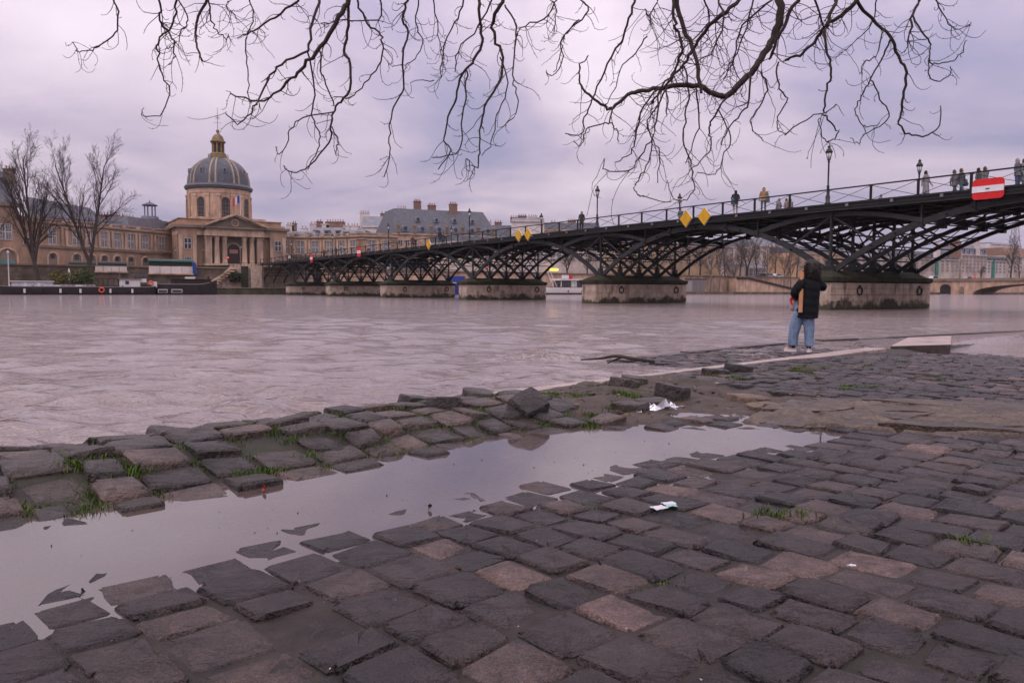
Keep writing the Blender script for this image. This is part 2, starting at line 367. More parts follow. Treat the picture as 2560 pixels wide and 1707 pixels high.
def build_ground():
    sc = np.concatenate([np.arange(-9, -1.2, .3), np.arange(-1.2, 9, .045), np.arange(9, 46, .16)])
    nc = np.concatenate([np.arange(-14, -.8, .4), np.arange(-.8, 7, .045), np.arange(7, 9, .2)])
    S, Nn = np.meshgrid(sc, nc, indexing='ij')
    z = T(S, Nn)
    pa = in_patch(S, Nn); di = in_dirt(S, Nn) & ~pa
    z = z - np.where(Nn > 5.64, .02, .012) + .012 * fbm(S * 6, Nn * 6, 31, 3)
    z = np.where(pa, z + .026 + .085 * fbm(S * 2.6, Nn * 2.6, 33, 5) - .05 * (np.abs(fbm(S * 1.1 + 7, Nn * 1.6, 34, 4)) < .012) - .03 * (np.abs(fbm(S * 2.3 + 3, Nn * 2.0, 36, 4)) < .010), z)
    z = np.where(di, z + .01 + .10 * fbm(S * 4.2, Nn * 4.2, 35, 5), z)
    me = bpy.data.meshes.new('quay_paving'); a, b = S.shape
    P = S[..., None] * QU + Nn[..., None] * QV
    V = np.concatenate([P, z[..., None]], -1).reshape(-1, 3)
    i = np.arange(a - 1)[:, None] * b + np.arange(b - 1)[None, :]
    Fq = np.stack([i, i + b, i + b + 1, i + 1], -1).reshape(-1, 4)
    me.from_pydata(V.tolist(), [], Fq.tolist())
    c = np.zeros((V.shape[0], 4), np.float32); c[:, 3] = 1; c[:, 0] = pa.ravel(); c[:, 1] = di.ravel()
    mo = sm(Nn, 3.7, 4.0) * (1 - sm(Nn, 5.2, 5.4)) * (S < 9) * np.clip(fbm(S * 3, Nn * 3, 71, 3) * 3 + .45, 0, 1)
    c[:, 2] = (mo * ~di).ravel() * .55
    ca = me.color_attributes.new('zone', 'FLOAT_COLOR', 'POINT'); ca.data.foreach_set('color', c.ravel()); me.update()
    o = link('quay_paving', me, M_GROUND, None, True)
    return tag(o, 'old uneven cobbled quay with sandy joints beside the river', 'pavement', kind='structure')
QUAY = build_ground()

def tone():
    k = random.random(); v = random.uniform(.65, 1.3)
    if k < .60: c = (.022, .0165, .0165)
    elif k < .90: c = (.040, .0285, .0265)
    else: c = (.088, .061, .054)
    return tuple(x * v for x in c)
def stone_geo(cs, zt, depth=.07, dome=.007, tilt=(0, 0), rough=.009, gap=.010, rnd=.11):
    """irregular sett from 4 corner points (s,n); zt = top level; returns verts, faces"""
    c = np.mean(cs, 0); out = []
    for k in range(4):
        p, q0, q1 = cs[k], cs[k - 1], cs[(k + 1) % 4]
        out.append(p + (q0 - p) * (rnd * random.uniform(.6, 1.2)) * .8); out.append(p + (q0 - p) * .05 + (q1 - p) * .05 + (c - p) * random.uniform(.0, .055)); out.append(p + (q1 - p) * (rnd * random.uniform(.6, 1.2)) * .8)
    out = np.array(out); n = len(out)
    r = out - c; L_ = np.linalg.norm(r, axis=1)[:, None]
    out = c + r * (1 - (gap + np.array([random.uniform(0, rough) for _ in range(n)])[:, None]) / L_)
    V = []
    def lev(p): return zt + (p[0] - c[0]) * tilt[0] + (p[1] - c[1]) * tilt[1]
    for p in out: V.append((*p, lev(p) - depth))
    for p in out: V.append((*p, lev(p) - .009 - random.uniform(0, .005)))
    for p in out:
        q = c + (p - c) * random.uniform(.86, .94); V.append((*q, lev(q) + random.uniform(-.005, .004)))
    for p in out[::2]:
        q = c + (p - c) * random.uniform(.42, .58); V.append((*q, lev(q) + dome * .6 + random.uniform(-.006, .006)))
    V.append((*(c + np.array([random.uniform(-.02, .02), random.uniform(-.02, .02)])), lev(c) + dome * random.uniform(.2, 1)))
    Fc = []
    for a in (0, n):
        Fc += [(a + k, a + (k + 1) % n, a + n + (k + 1) % n, a + n + k) for k in range(n)]
    hn_ = n // 2; i3 = 3 * n
    for k in range(hn_): Fc += [(2 * n + 2 * k, 2 * n + 2 * k + 1, i3 + k), (2 * n + 2 * k + 1, 2 * n + (2 * k + 2) % n, i3 + (k + 1) % hn_, i3 + k), (i3 + k, i3 + (k + 1) % hn_, i3 + hn_)]
    V = [tuple(Q(v[0], v[1], v[2])) for v in V]
    return V, Fc
def stone_mesh(name, items):
    """items: list of (V,F,tone) -> one mesh with the tone attribute"""
    V = []; Fc = []; C = []
    for v, f, t in items:
        k = len(V); V += v; Fc += [tuple(i + k for i in g) for g in f]; C += [(*t, 1)] * len(v)
    me = bpy.data.meshes.new(name); me.from_pydata(V, [], Fc)
    ca = me.color_attributes.new('tone', 'FLOAT_COLOR', 'POINT'); ca.data.foreach_set('color', np.array(C, np.float32).ravel())
    me.polygons.foreach_set('use_smooth', [True] * len(me.polygons)); me.update(); me.set_sharp_from_angle(angle=math.radians(42)); return me
def visible(p, m=120):
    d = np.array(p) - np.array([0, 0, EYE]); zc = d @ _f
    if zc < .3: return False
    x = CX + F * (d @ CAMX) / zc; y = CY - F * (d @ CAMU) / zc
    return -m < x < 2560 + m and y < 1707 + m * 2
GRASS_SPOTS = []
def build_cobbles():
    cand = []
    s = -2.4
    while s < 24:
        ws = random.uniform(.185, .245); n = -6.2 + random.uniform(0, .2)
        drift = random.uniform(-.02, .02)
        while n < 5.3:
            ln = random.uniform(.17, .275); sc_, nc_ = s + ws / 2, n + ln / 2
            skip = bool(in_patch(sc_, nc_)) or bool(in_dirt(sc_, nc_)) or (nc_ > 3.60 and sc_ < 6.2) or nc_ > 5.16
            if s > 17 and ws: pass
            if not skip:
                zt = float(T(sc_, nc_)) + random.gauss(0, .0055)
                j = lambda: random.uniform(-.014, .014)
                cs = np.array([(s + j(), n + j()), (s + ws + j(), n + j()), (s + ws + j(), n + ln + j()), (s + j(), n + ln + j())])
                w = Q(sc_, nc_, zt)
                if visible(w, 2600) or w.length < 6.5: cand.append((w.length + (0 if visible(w, 60) else 1000), cs, zt))
            n += ln
        s += ws
    # the submerged ledge on the river side of the kerb
    s = 8.8
    while s < 24:
        ws = random.uniform(.19, .25); n = 5.68
        while n < 7.7 - .2 * max(0, s - 16):
            ln = random.uniform(.17, .27)
            zt = float(T(s + ws / 2, n + ln / 2)) + random.gauss(.032, .008)
            j = lambda: random.uniform(-.012, .012)
            cs = np.array([(s + j(), n + j()), (s + ws + j(), n + j()), (s + ws + j(), n + ln + j()), (s + j(), n + ln + j())])
            w = Q(s + ws / 2, n + ln / 2, zt)
            if visible(w): cand.append((w.length, cs, zt))
            n += ln
        s += ws
    cand.sort(key=lambda a: a[0]); rest = []
    for k, (dist, cs, zt) in enumerate(cand):
        dist = dist % 1000
        tl = .03 if dist < 9 else .05
        V, Fc = stone_geo(cs, zt, gap=random.uniform(.001, .006), tilt=(random.gauss(0, tl), random.gauss(0, tl)))
        t = tone()
        if k < 300: link('cobblestone', stone_mesh('cobblestone', [(V, Fc, t)]), M_COB, QUAY)
        else: rest.append((V, Fc, t))
        if dist > 2.2 and random.random() < (.05 if dist < 7 else .035): GRASS_SPOTS.append((cs[0][0], cs[0][1], .5))
    o = link('far_cobblestones', stone_mesh('far_cobblestones', rest), M_COB, QUAY); o['kind'] = 'stuff'
build_cobbles()
def build_bank_stones():
    s = -.3
    while s < 6.4:
        ws = random.uniform(.22, .31); n = 3.56 + random.uniform(-.08, .06)
        while n < 5.0:
            ln = random.uniform(.19, .28); sc_, nc_ = s + ws / 2, n + ln / 2
            if not in_dirt(sc_, nc_) and random.random() < .985:
                zt = float(T(sc_, nc_)) + random.gauss(.018, .011)
                slope = float(T(sc_, nc_ + .1) - T(sc_, nc_ - .1)) / .2
                g = random.uniform(.004, .016); j = lambda: random.uniform(-.022, .022)
                cs = np.array([(s + j(), n + j()), (s + ws + j(), n + j()), (s + ws + j(), n + ln + j()), (s + j(), n + ln + j())])
                V, Fc = stone_geo(cs, zt, depth=.11, gap=g, dome=.012, tilt=(random.gauss(0, .07), slope * .75 + random.gauss(0, .07)), rough=.016)
                c = random.choice([(.034, .028, .025), (.044, .035, .030), (.028, .024, .022), (.036, .029, .026), (.078, .058, .05)])
                link('cobblestone', stone_mesh('cobblestone', [(V, Fc, c)]), M_COB, QUAY)
            if random.random() < .95: GRASS_SPOTS.extend([(s + random.uniform(-.03, .05), n + ln + random.uniform(-.03, .02), random.uniform(.5, 1.1)), (s + random.uniform(-.02, .02), n + random.uniform(0, ln), random.uniform(.3, 1.0))])
            n += ln + random.uniform(-.005, .018)
        s += ws + random.uniform(-.005, .015)
build_bank_stones()
def loose_stone(px, py, w, l, h, yaw, tilt, c, sink=.5, z0=None):
    g = pz(px, py, .17 if z0 is None else z0); s_ = g[0] * QU[0] + g[1] * QU[1]; n_ = g[0] * QV[0] + g[1] * QV[1]
    zz = float(T(s_, n_)) if z0 is None else z0
    n = 12; V = []; R = Matrix.Rotation(yaw, 3, 'Z') @ Matrix.Rotation(tilt[0], 3, 'X') @ Matrix.Rotation(tilt[1], 3, 'Y')
    for lev, k in ((-.5, .9), (-.35, 1.0), (.40, .97), (.5, .88)):
        for a in range(n):
            t = 2 * math.pi * (a + .5) / n; cx, cy = math.cos(t), math.sin(t); q = max(abs(cx), abs(cy)) ** 1.0 * (1.10 if abs(abs(cx) - abs(cy)) < .4 else 1.0)
            V.append(R @ Vector((cx / q * w / 2 * k * random.uniform(.94, 1.04), cy / q * l / 2 * k * random.uniform(.94, 1.04), h * (lev + random.uniform(-.03, .03)))))
    V.append(R @ Vector((0, 0, h * .52))); V.append(R @ Vector((0, 0, -h * .5)))
    Fc = [(r * n + a, r * n + (a + 1) % n, (r + 1) * n + (a + 1) % n, (r + 1) * n + a) for r in range(3) for a in range(n)]
    Fc += [(3 * n + a, 3 * n + (a + 1) % n, 4 * n) for a in range(n)] + [((a + 1) % n, a, 4 * n + 1) for a in range(n)]
    off = Vector((g[0], g[1], zz + h * (.5 - sink)))
    V = [tuple(v + off) for v in V]
    o = link('loose_cobblestone', stone_mesh('loose_cobblestone', [(V, Fc, c)]), M_COB, None); o.data.update()
    return o
DK = (.034, .029, .027); MD = (.05, .04, .034); BR = (.12, .088, .06)
def build_loose():
    L_ = [((1318, 1040), .27, .24, .20, .9, (.55, -.35), DK, 'dark cobblestone leaning on its side at the puddle edge'),
          ((1680, 985), .25, .27, .20, .7, (.12, .14), DK, 'large dark cobblestone standing proud beside the dirt hollow'),
          ((1560, 970), .22, .25, .15, .55, (.05, .18), MD, 'mossy cobblestone at the back of the loose stone pile'),
          ((1575, 1018), .27, .24, .10, .8, (.0, .05), MD, 'flat cobblestone lying nearest the puddle in the loose pile'),
          ((1630, 1003), .27, .22, .10, .2, (.05, -.04), MD, 'flat cobblestone between the dark block and the puddle'),
          ((1585, 958), .24, .20, .12, .3, (.1, .1), MD, 'cobblestone half buried in grass at the river edge'),
          ((1045, 1012), .34, .2, .16, .7, (.1, .2), DK, 'long rounded dark cobblestone standing above the kerb'),
          ((1195, 1012), .24, .2, .13, .5, (.2, .1), MD, 'rounded cobblestone sunk in moss behind the kerb'),
          ((430, 1075), .34, .2, .15, .75, (.15, .2), DK, 'long dark cobblestone tipped up out of the mossy bank'),
          ((1110, 1045), .24, .18, .13, .6, (-.15, .1), DK, 'dark wedge-shaped cobblestone lifted above its neighbours'),
          ((1845, 928), .42, .2, .17, .8, (.1, .1), DK, 'long dark cobblestone by the flooded kerb strip'),
          ((1790, 938), .34, .2, .12, .7, (.05, .1), MD, 'low cobblestone next to the long dark one by the kerb'),
          ((1870, 990), .36, .28, .10, .4, (.05, .06), BR, 'tan rounded slab of broken stone in the dirt hollow'),
          ((1905, 1008), .26, .2, .08, .2, (.04, -.06), BR, 'smaller tan stone fragment beside the tan slab'),
          ((1948, 1012), .3, .2, .09, .9, (-.06, .1), BR, 'tan stone fragment at the edge of the broken concrete')]
    for p, w, l, h, yaw, tl, c, lab in L_:
        tag(loose_stone(*p, w, l, h, yaw, tl, c), lab, 'cobblestone', 'loose cobblestones on the river bank')
    # broken masonry lumps and brick bits in the hollow: too small to pick apart
    it = []
    for k in range(420):
        s_ = random.uniform(4.3, 7.1); n_ = random.uniform(2.9, 5.1)
        if not in_dirt(s_, n_): continue
        z = float(T(s_, n_)) + .015; r = random.choice([.006, .008, .010, .012, .018, .030])
        V = []; n = 6
        for lev, q in ((-.5, .8), (.2, 1), (.6, .55)):
            for a in range(n): V.append(tuple(Q(s_ + math.cos(a) * r * q * random.uniform(.7, 1.3), n_ + math.sin(a) * r * q * random.uniform(.7, 1.3), z - .012 + lev * r * random.uniform(.3, .9))))
        Fc = [(q * n + a, q * n + (a + 1) % n, (q + 1) * n + (a + 1) % n, (q + 1) * n + a) for q in range(2) for a in range(n)] + [tuple(2 * n + a for a in range(n))]
        it.append((V, Fc, random.choice([(.20, .125, .10), (.16, .12, .10), (.05, .038, .03), (.06, .045, .035), (.09, .055, .04), (.24, .19, .165)])))
    o = link('rubble', stone_mesh('rubble', it), M_COB, None); tag(o, 'scattered rubble and brick bits in the dirt hollow', 'rubble', kind='stuff')
build_loose()
M_DARKSTONE = mat('dark_stone', (.06, .045, .042), .4, var=.3, scale=8, bump=.5, bscale=25)
M_KERB = mat('pale_kerb_stone', (.36, .28, .25), .38, var=.22, scale=5, bump=.4, bscale=30, dirt=(.10, .085, .07), dscale=2.5, dlo=.5, dhi=.75)
def build_kerb():
    s = -1.5; k = 0
    while s < 14.0:
        ln = random.uniform(1.0, 1.5); e = min(s + ln, 14.2)
        za = .118; zb = .118
        m = MB(); V = []
        jit = random.uniform(-.012, .012)
        for ss, zz in ((s + .008, za), (e - .008, zb)):
            for n_, dz in ((5.29, -.3), (5.29, -.012), (5.305, 0), (5.60, -.004), (5.625, -.02), (5.625, -.3)):
                V.append(Q(ss, n_ + jit, zz + dz))
        Fc = [(i, i + 1, i + 7, i + 6) for i in range(5)] + [(0, 6, 11, 5), (5, 4, 3, 2, 1, 0), (6, 7, 8, 9, 10, 11)]
        m.add(V, Fc); m.build('kerb_stone', M_KERB, QUAY); s = e
    # raised end block of the kerb
    m = MB()
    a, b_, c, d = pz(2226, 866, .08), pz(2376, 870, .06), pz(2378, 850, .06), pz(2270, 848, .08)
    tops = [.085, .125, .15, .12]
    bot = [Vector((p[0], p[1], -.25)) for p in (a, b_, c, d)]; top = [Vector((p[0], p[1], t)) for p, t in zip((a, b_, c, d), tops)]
    m.add(bot + top, [(4, 5, 6, 7)]); m.add(bot + top, [(3, 2, 1, 0), (0, 1, 5, 4), (1, 2, 6, 5), (2, 3, 7, 6), (3, 0, 4, 7)], 1)  # side faces darker than the pale top
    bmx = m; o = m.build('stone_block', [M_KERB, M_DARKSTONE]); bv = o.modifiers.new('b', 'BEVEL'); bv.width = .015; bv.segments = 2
    tag(o, 'pale wedge-shaped stone block ending the flooded kerb', 'stone block')
    # outer edging stone of the drowned ledge
    s = 10.6
    k = 0
    while s < 25:
        e = s + random.uniform(1.2, 1.9); n0 = 7.74 - .2 * max(0, s - 16); n1 = 7.74 - .2 * max(0, e - 16)
        m = MB(); zt = .028 + random.uniform(-.022, .014)
        V = [Q(s + .01, n0, -.3), Q(e - .01, n1, -.3), Q(e - .01, n1 + .22, -.3), Q(s + .01, n0 + .22, -.3)]
        V += [Vector((p[0], p[1], zt)) for p in V]
        m.add(V, [(3, 2, 1, 0), (4, 5, 6, 7), (0, 1, 5, 4), (1, 2, 6, 5), (2, 3, 7, 6), (3, 0, 4, 7)])
        m.build('edging_stone', M_DARKSTONE, QUAY); s = e
build_kerb()
def build_patch():
    rows = np.arange(5.0, 9.6, .46); s_e = rows; k = 0
    jit = {}
    def node(i, j):
        if (i, j) not in jit: jit[(i, j)] = (5.0 + i * .46 + random.uniform(-.16, .16) + .35 * (-(-1.6 + j * .52) + 2.9) * .9 - .6, -1.6 + j * .52 + random.uniform(-.17, .17))
        return np.array(jit[(i, j)])
    for i in range(-2, 9):
        for j in range(0, 9):
            cs = np.array([node(i, j), node(i + 1, j), node(i + 1, j + 1), node(i, j + 1)]); c = cs.mean(0)
            if not bool(in_patch(c[0], c[1])): continue
            # subdivide the outline so that the broken edge is jagged
            out = []
            for a in range(4):
                p, q = cs[a], cs[(a + 1) % 4]
                for t in (0, .25, .5, .75): out.append(p + (q - p) * t + np.array([random.uniform(-.02, .02), random.uniform(-.02, .02)]) * (t > 0))
            out = np.array(out); r = out - c; out = c + r * (1 - .006 / np.linalg.norm(r, axis=1)[:, None]); n = len(out)
            zt = float(T(c[0], c[1])) + .022 + random.gauss(0, .010); tx, ty = random.gauss(0, .03), random.gauss(0, .03)
            V = [tuple(Q(p[0], p[1], zt - .08)) for p in out] + [tuple(Q(p[0], p[1], zt + (p[0] - c[0]) * tx + (p[1] - c[1]) * ty - .006 + random.uniform(-.006, .006))) for p in out]
            mid = [c + (p - c) * .6 for p in out[::2]]; V += [tuple(Q(p[0], p[1], zt + (p[0] - c[0]) * tx + (p[1] - c[1]) * ty + random.uniform(-.007, .009))) for p in mid]; V.append(tuple(Q(c[0], c[1], zt + random.uniform(-.004, .008))))
            h = n // 2; Fc = [(a, (a + 1) % n, n + (a + 1) % n, n + a) for a in range(n)]
            for a in range(h): Fc += [(n + 2 * a, n + 2 * a + 1, 2 * n + a), (n + 2 * a + 1, n + (2 * a + 2) % n, 2 * n + (a + 1) % h, 2 * n + a), (2 * n + a, 2 * n + (a + 1) % h, 2 * n + h)]
            v = random.uniform(.75, 1.2); me = stone_mesh('concrete_fragment', [(V, Fc, (.074 * v, .055 * v, .038 * v))]); link('concrete_fragment', me, M_COB, QUAY)
build_patch()
def build_puddle():
    m, nt, bs = new_mat('puddle_water'); N = nt.nodes.new; L = nt.links.new
    nt.nodes.remove(bs); out = nt.nodes['Material Output']
    tc = N('ShaderNodeTexCoord'); n = N('ShaderNodeTexNoise'); n.inputs['Scale'].default_value = 2.2; n.inputs['Detail'].default_value = 2; L(tc.outputs['Object'], n.inputs['Vector'])
    bp = N('ShaderNodeBump'); bp.inputs['Strength'].default_value = .12; bp.inputs['Distance'].default_value = .003; L(n.outputs[0], bp.inputs['Height'])
    g = N('ShaderNodeBsdfGlossy'); g.inputs['Roughness'].default_value = .03; g.inputs['Color'].default_value = (1, 1, 1, 1); L(bp.outputs[0], g.inputs['Normal'])
    d = N('ShaderNodeBsdfDiffuse'); d.inputs['Color'].default_value = (.16, .12, .11, 1)
    tr = N('ShaderNodeBsdfTransparent'); tr.inputs['Color'].default_value = (.62, .54, .5, 1)
    body = N('ShaderNodeMixShader'); body.inputs[0].default_value = .45; L(tr.outputs[0], body.inputs[1]); L(d.outputs[0], body.inputs[2])
    fr = N('ShaderNodeFresnel'); fr.inputs['IOR'].default_value = 1.42; L(bp.outputs[0], fr.inputs['Normal'])
    mr = N('ShaderNodeMapRange'); mr.inputs[1].default_value = 0; mr.inputs[2].default_value = 1; mr.inputs[3].default_value = .05; mr.inputs[4].default_value = 1; L(fr.outputs[0], mr.inputs[0])
    mx = N('ShaderNodeMixShader'); L(mr.outputs[0], mx.inputs[0]); L(body.outputs[0], mx.inputs[1]); L(g.outputs[0], mx.inputs[2]); L(mx.outputs[0], out.inputs[0])
    b = MB(); pts = [(-9, 2.1), (1.5, 1.9), (3.5, 1.9), (4.6, 1.6), (5.6, 1.5), (5.7, 2.6), (5.3, 3.6), (4.6, 4.1), (-9, 4.2)]
    b.add([Q(s_, n_, PZ) for s_, n_ in pts], [tuple(range(len(pts)))])
    o = b.build('puddle', m, None, fix=False); tag(o, 'long still puddle lying in the cobbled gutter reflecting the sky', 'puddle', kind='structure')
build_puddle()
# ================================================================== FOOTBRIDGE
M_IRON = mat('dark_painted_iron', (.009, .0105, .0105), .5, var=.3, scale=3, bump=.15, bscale=30, dirt=(.022, .021, .02), dscale=1.3, dlo=.5, dhi=.75)
M_RIB = mat('lit_tone_rib', (.030, .032, .033), .5, var=.3, scale=2.5, bump=.2, bscale=25, dirt=(.018, .018, .017), dscale=.9, dlo=.48, dhi=.72)  # ribs lighter than the dark iron: light falling on them put into colour
M_DECK = mat('deck_timber', (.03, .023, .018), .6, var=.3, scale=2, bump=.3, bscale=10)
def pier_material():
    m, nt, bs = new_mat('pier_limestone'); N = nt.nodes.new; L = nt.links.new
    tc = N('ShaderNodeTexCoord'); sp = N('ShaderNodeSeparateXYZ'); L(tc.outputs['Object'], sp.inputs[0])
    def noise(sc, det=6, ro=.62, st=None):
        k = N('ShaderNodeTexNoise'); k.inputs['Scale'].default_value = sc; k.inputs['Detail'].default_value = det; k.inputs['Roughness'].default_value = ro
        if st:
            mp = N('ShaderNodeMapping'); mp.inputs['Scale'].default_value = st; L(tc.outputs['Object'], mp.inputs[0]); L(mp.outputs[0], k.inputs['Vector'])
        else: L(tc.outputs['Object'], k.inputs['Vector'])
        return k.outputs[0]
    def ramp(v, stops):
        r = N('ShaderNodeValToRGB'); e = r.color_ramp.elements
        e[0].position, e[0].color = stops[0][0], (*stops[0][1], 1); e[1].position, e[1].color = stops[-1][0], (*stops[-1][1], 1)
        for p, c in stops[1:-1]: k = e.new(p); k.color = (*c, 1)
        L(v, r.inputs[0]); return r.outputs[0]
    base = ramp(noise(1.6), [(.3, (.29, .21, .16)), (.5, (.43, .33, .26)), (.72, (.54, .43, .355))])
    # waterline weed: grows in irregular patches, denser near the water
    hn = N('ShaderNodeMath'); hn.operation = 'MULTIPLY_ADD'; L(noise(1.1, 6, .7, (1, 1, .8)), hn.inputs[0]); hn.inputs[1].default_value = 2.3; hn.inputs[2].default_value = -1.0
    sb = N('ShaderNodeMath'); sb.operation = 'SUBTRACT'; L(hn.outputs[0], sb.inputs[0]); L(sp.outputs[2], sb.inputs[1])
    f = N('ShaderNodeMapRange'); f.inputs[1].default_value = -.42; f.inputs[2].default_value = -.12; L(sb.outputs[0], f.inputs[0])
    weed = ramp(noise(5), [(.35, (.022, .020, .010)), (.7, (.06, .055, .022))])
    mx = N('ShaderNodeMix'); mx.data_type = 'RGBA'; L(f.outputs[0], mx.inputs[0]); L(base, mx.inputs[6]); L(weed, mx.inputs[7])
    st = N('ShaderNodeMapRange'); st.inputs[1].default_value = .56; st.inputs[2].default_value = .70; st.inputs[4].default_value = .85; L(noise(1.4, 5, .6, (1.3, 1.3, .35)), st.inputs[0])
    m2 = N('ShaderNodeMix'); m2.data_type = 'RGBA'; L(st.outputs[0], m2.inputs[0]); L(mx.outputs[2], m2.inputs[6]); m2.inputs[7].default_value = (.10, .07, .05, 1)
    L(m2.outputs[2], bs.inputs['Base Color']); bs.inputs['Roughness'].default_value = .75
    bp = N('ShaderNodeBump'); bp.inputs['Strength'].default_value = .4; bp.inputs['Distance'].default_value = .03; L(noise(14), bp.inputs['Height']); L(bp.outputs[0], bs.inputs['Normal'])
    return m
M_PIER = pier_material()
M_MOSS = mat('mossy_coping_stone', (.030, .030, .017), .85, var=.5, scale=2.2, bump=.6, bscale=12, dirt=(.07, .06, .045), dscale=.8, dlo=.55, dhi=.75)
M_HULLG_ = mat('pale_bracket', (.17, .16, .16), .5)
DECKZ = lambda s: 6.13 + .09 * math.exp(-((s - 40) / 45) ** 2)
RIBS = [0, 2.1, 4.2, 6.3, 8.4]; R_ARCH = 19.24; CROWN = 5.56
def arch_z(x):                                       # x from the span middle
    return CROWN - (R_ARCH - math.sqrt(R_ARCH ** 2 - x * x))
def build_bridge():
    br = empty('footbridge', B(0, 4.2, 0), 'dark iron arched footbridge on stone piers crossing the river', 'bridge')
    # ---- piers: each course of stone its own block row
    for i in range(6):
        s0 = SPAN * i
        L0, L1 = -1.3, 8.85; hw = 1.0
        def ring(off, z, ch=.55):
            a, b_ = L0 - off, L1 + off; h = hw + off
            return [B(s0 - h, a + ch, z), B(s0 - h, b_ - ch, z), B(s0 - h + ch, b_, z), B(s0 + h - ch, b_, z), B(s0 + h, b_ - ch, z), B(s0 + h, a + ch, z), B(s0 + h - ch, a, z), B(s0 - h + ch, a, z)]
        def loft(rings):
            m = MB(); n = 8; V = []; Fc = [tuple(range(n - 1, -1, -1))]
            for r in rings: V += r
            for k in range(len(rings) - 1): Fc += [(k * n + a, k * n + (a + 1) % n, (k + 1) * n + (a + 1) % n, (k + 1) * n + a) for a in range(n)]
            Fc.append(tuple((len(rings) - 1) * n + a for a in range(n))); return m.add(V, Fc)
        core = loft([ring(-.03, -1.5, .12), ring(-.03, 1.62, .12)]).build('pier', M_PIER, br)
        if i < 4:
            # facing blocks on the long near side and the nose
            zc = [-.35, .07, .47, .87, 1.25, 1.6]
            for c in range(5):
                w = L0 + (.0 if c % 2 else -.0); k = 0
                edges = [L0]; step = 1.35
                e = L0 + (.7 if c % 2 else 1.35)
                while e < L1 - .4: edges.append(e); e += step * random.uniform(.9, 1.1)
                edges.append(L1)
                for a, b_ in zip(edges[:-1], edges[1:]):
                    m = MB(); pr = random.uniform(0, .012)
                    m.box(B(s0 - hw - .0 + .02 - pr / 2, (a + b_) / 2, (zc[c] + zc[c + 1]) / 2), (b_ - a - .028, .07 + pr, zc[c + 1] - zc[c] - .028), BFR)
                    m.build('stone_block', M_PIER, core)
        coping = loft([ring(.02, 1.6, .12), ring(.16, 1.68, .14), ring(.16, 1.93, .14), ring(.05, 1.95, .14)]); coping.build('coping', M_MOSS, br)
        loft([ring(-.02, 1.95, .16), ring(-.42, 2.2, .3), ring(-.72, 2.33, .3)]).build('pier_cap', M_MOSS, br)
        for w in (1.4, 7.6):                          # mooring rings
            c = B(s0 - hw - .06, w, 1.12); pts = [c + BFR[0] * (.24 * math.cos(t)) + BFR[2] * (.24 * math.sin(t)) for t in np.linspace(0, 2 * math.pi, 17)]
            m = MB(); m.tube(pts, .045, 6, cap=False); m.box(c + Vector((0, 0, .25)) + BFR[1] * .04, (.16, .16, .16), BFR); m.build('mooring_ring', M_IRON, br)
        for w in RIBS:                                # skewback seats
            m = MB(); m.box(B(s0, w, 2.38), (.4, .9, .45), BFR, taper=.7); m.build('rib_seat', M_IRON, br)
    # abutments
    for s0, nm in ((BANK + 2.2, 'abutment'), (-SPAN - 2.2, 'abutment')):
        m = MB(); m.box(B(s0, 4.2, 2.2), (12.5, 4.4, 6.6), BFR); m.build(nm, M_PIER, br)
    # ---- arches
    xs = np.linspace(-10.65, 10.65, 25)
    for i in range(-1, 6):
        sm_ = SPAN * (i + .5)
        for w in RIBS:
            m = MB(); V = []; h = .165 if w == 0 else .105; t = .09
            for x in xs:
                dz = x / math.sqrt(R_ARCH ** 2 - x * x); nrm = Vector((0, 0, 1)) + BFR[1] * dz; nrm.normalize()
                p = B(sm_ + x, w, arch_z(x) + .09 * math.exp(-((sm_ - 40) / 45) ** 2))
                V += [p + nrm * h - BFR[0] * t, p + nrm * h + BFR[0] * t, p - nrm * h + BFR[0] * t, p - nrm * h - BFR[0] * t]
            Fc = [(k * 4 + a, k * 4 + (a + 1) % 4, (k + 1) * 4 + (a + 1) % 4, (k + 1) * 4 + a) for k in range(len(xs) - 1) for a in range(4)] + [(0, 1, 2, 3), tuple(len(xs) * 4 - 4 + a for a in (3, 2, 1, 0))]
            m.add(V, Fc); rib = m.build('arch_rib', M_RIB, br)
            # clamp collars and hangers where struts meet the rib
            for x in (-5.5, -2.75, 2.75, 5.5):
                zz = arch_z(x); c = MB(); c.box(B(sm_ + x, w, zz + .05), (.32, .26, .5), BFR); c.beam(B(sm_ + x, w, zz), B(sm_ + x, w, DECKZ(sm_ + x) - .3), .10, .10); c.build('strut', M_RIB, rib)
        # transverse tubes linking the five ribs
        for x in (-8.3, -6.9, -5.5, -4.1, -2.75, 0, 2.75, 4.1, 5.5, 6.9, 8.3):
            m = MB(); m.tube([B(sm_ + x, -.25, arch_z(x)), B(sm_ + x, 8.65, arch_z(x))], .04, 6); m.build('cross_tube', M_IRON, br)
        # wind bracing between neighbouring ribs
        for w0, w1 in zip(RIBS[:-1], RIBS[1:]):
            for x0, x1 in ((-8.3, -5.5), (-5.5, -2.75), (2.75, 5.5), (5.5, 8.3)):
                m = MB(); m.tube([B(sm_ + x0, w0, arch_z(x0)), B(sm_ + x1, w1, arch_z(x1))], .026, 5); m.tube([B(sm_ + x0, w1, arch_z(x0)), B(sm_ + x1, w0, arch_z(x1))], .026, 5)
                m.build('wind_brace', M_IRON, br)
    # ---- spandrels over the piers
    R2 = 20.8; xs2 = np.linspace(-5.5, 5.5, 15)
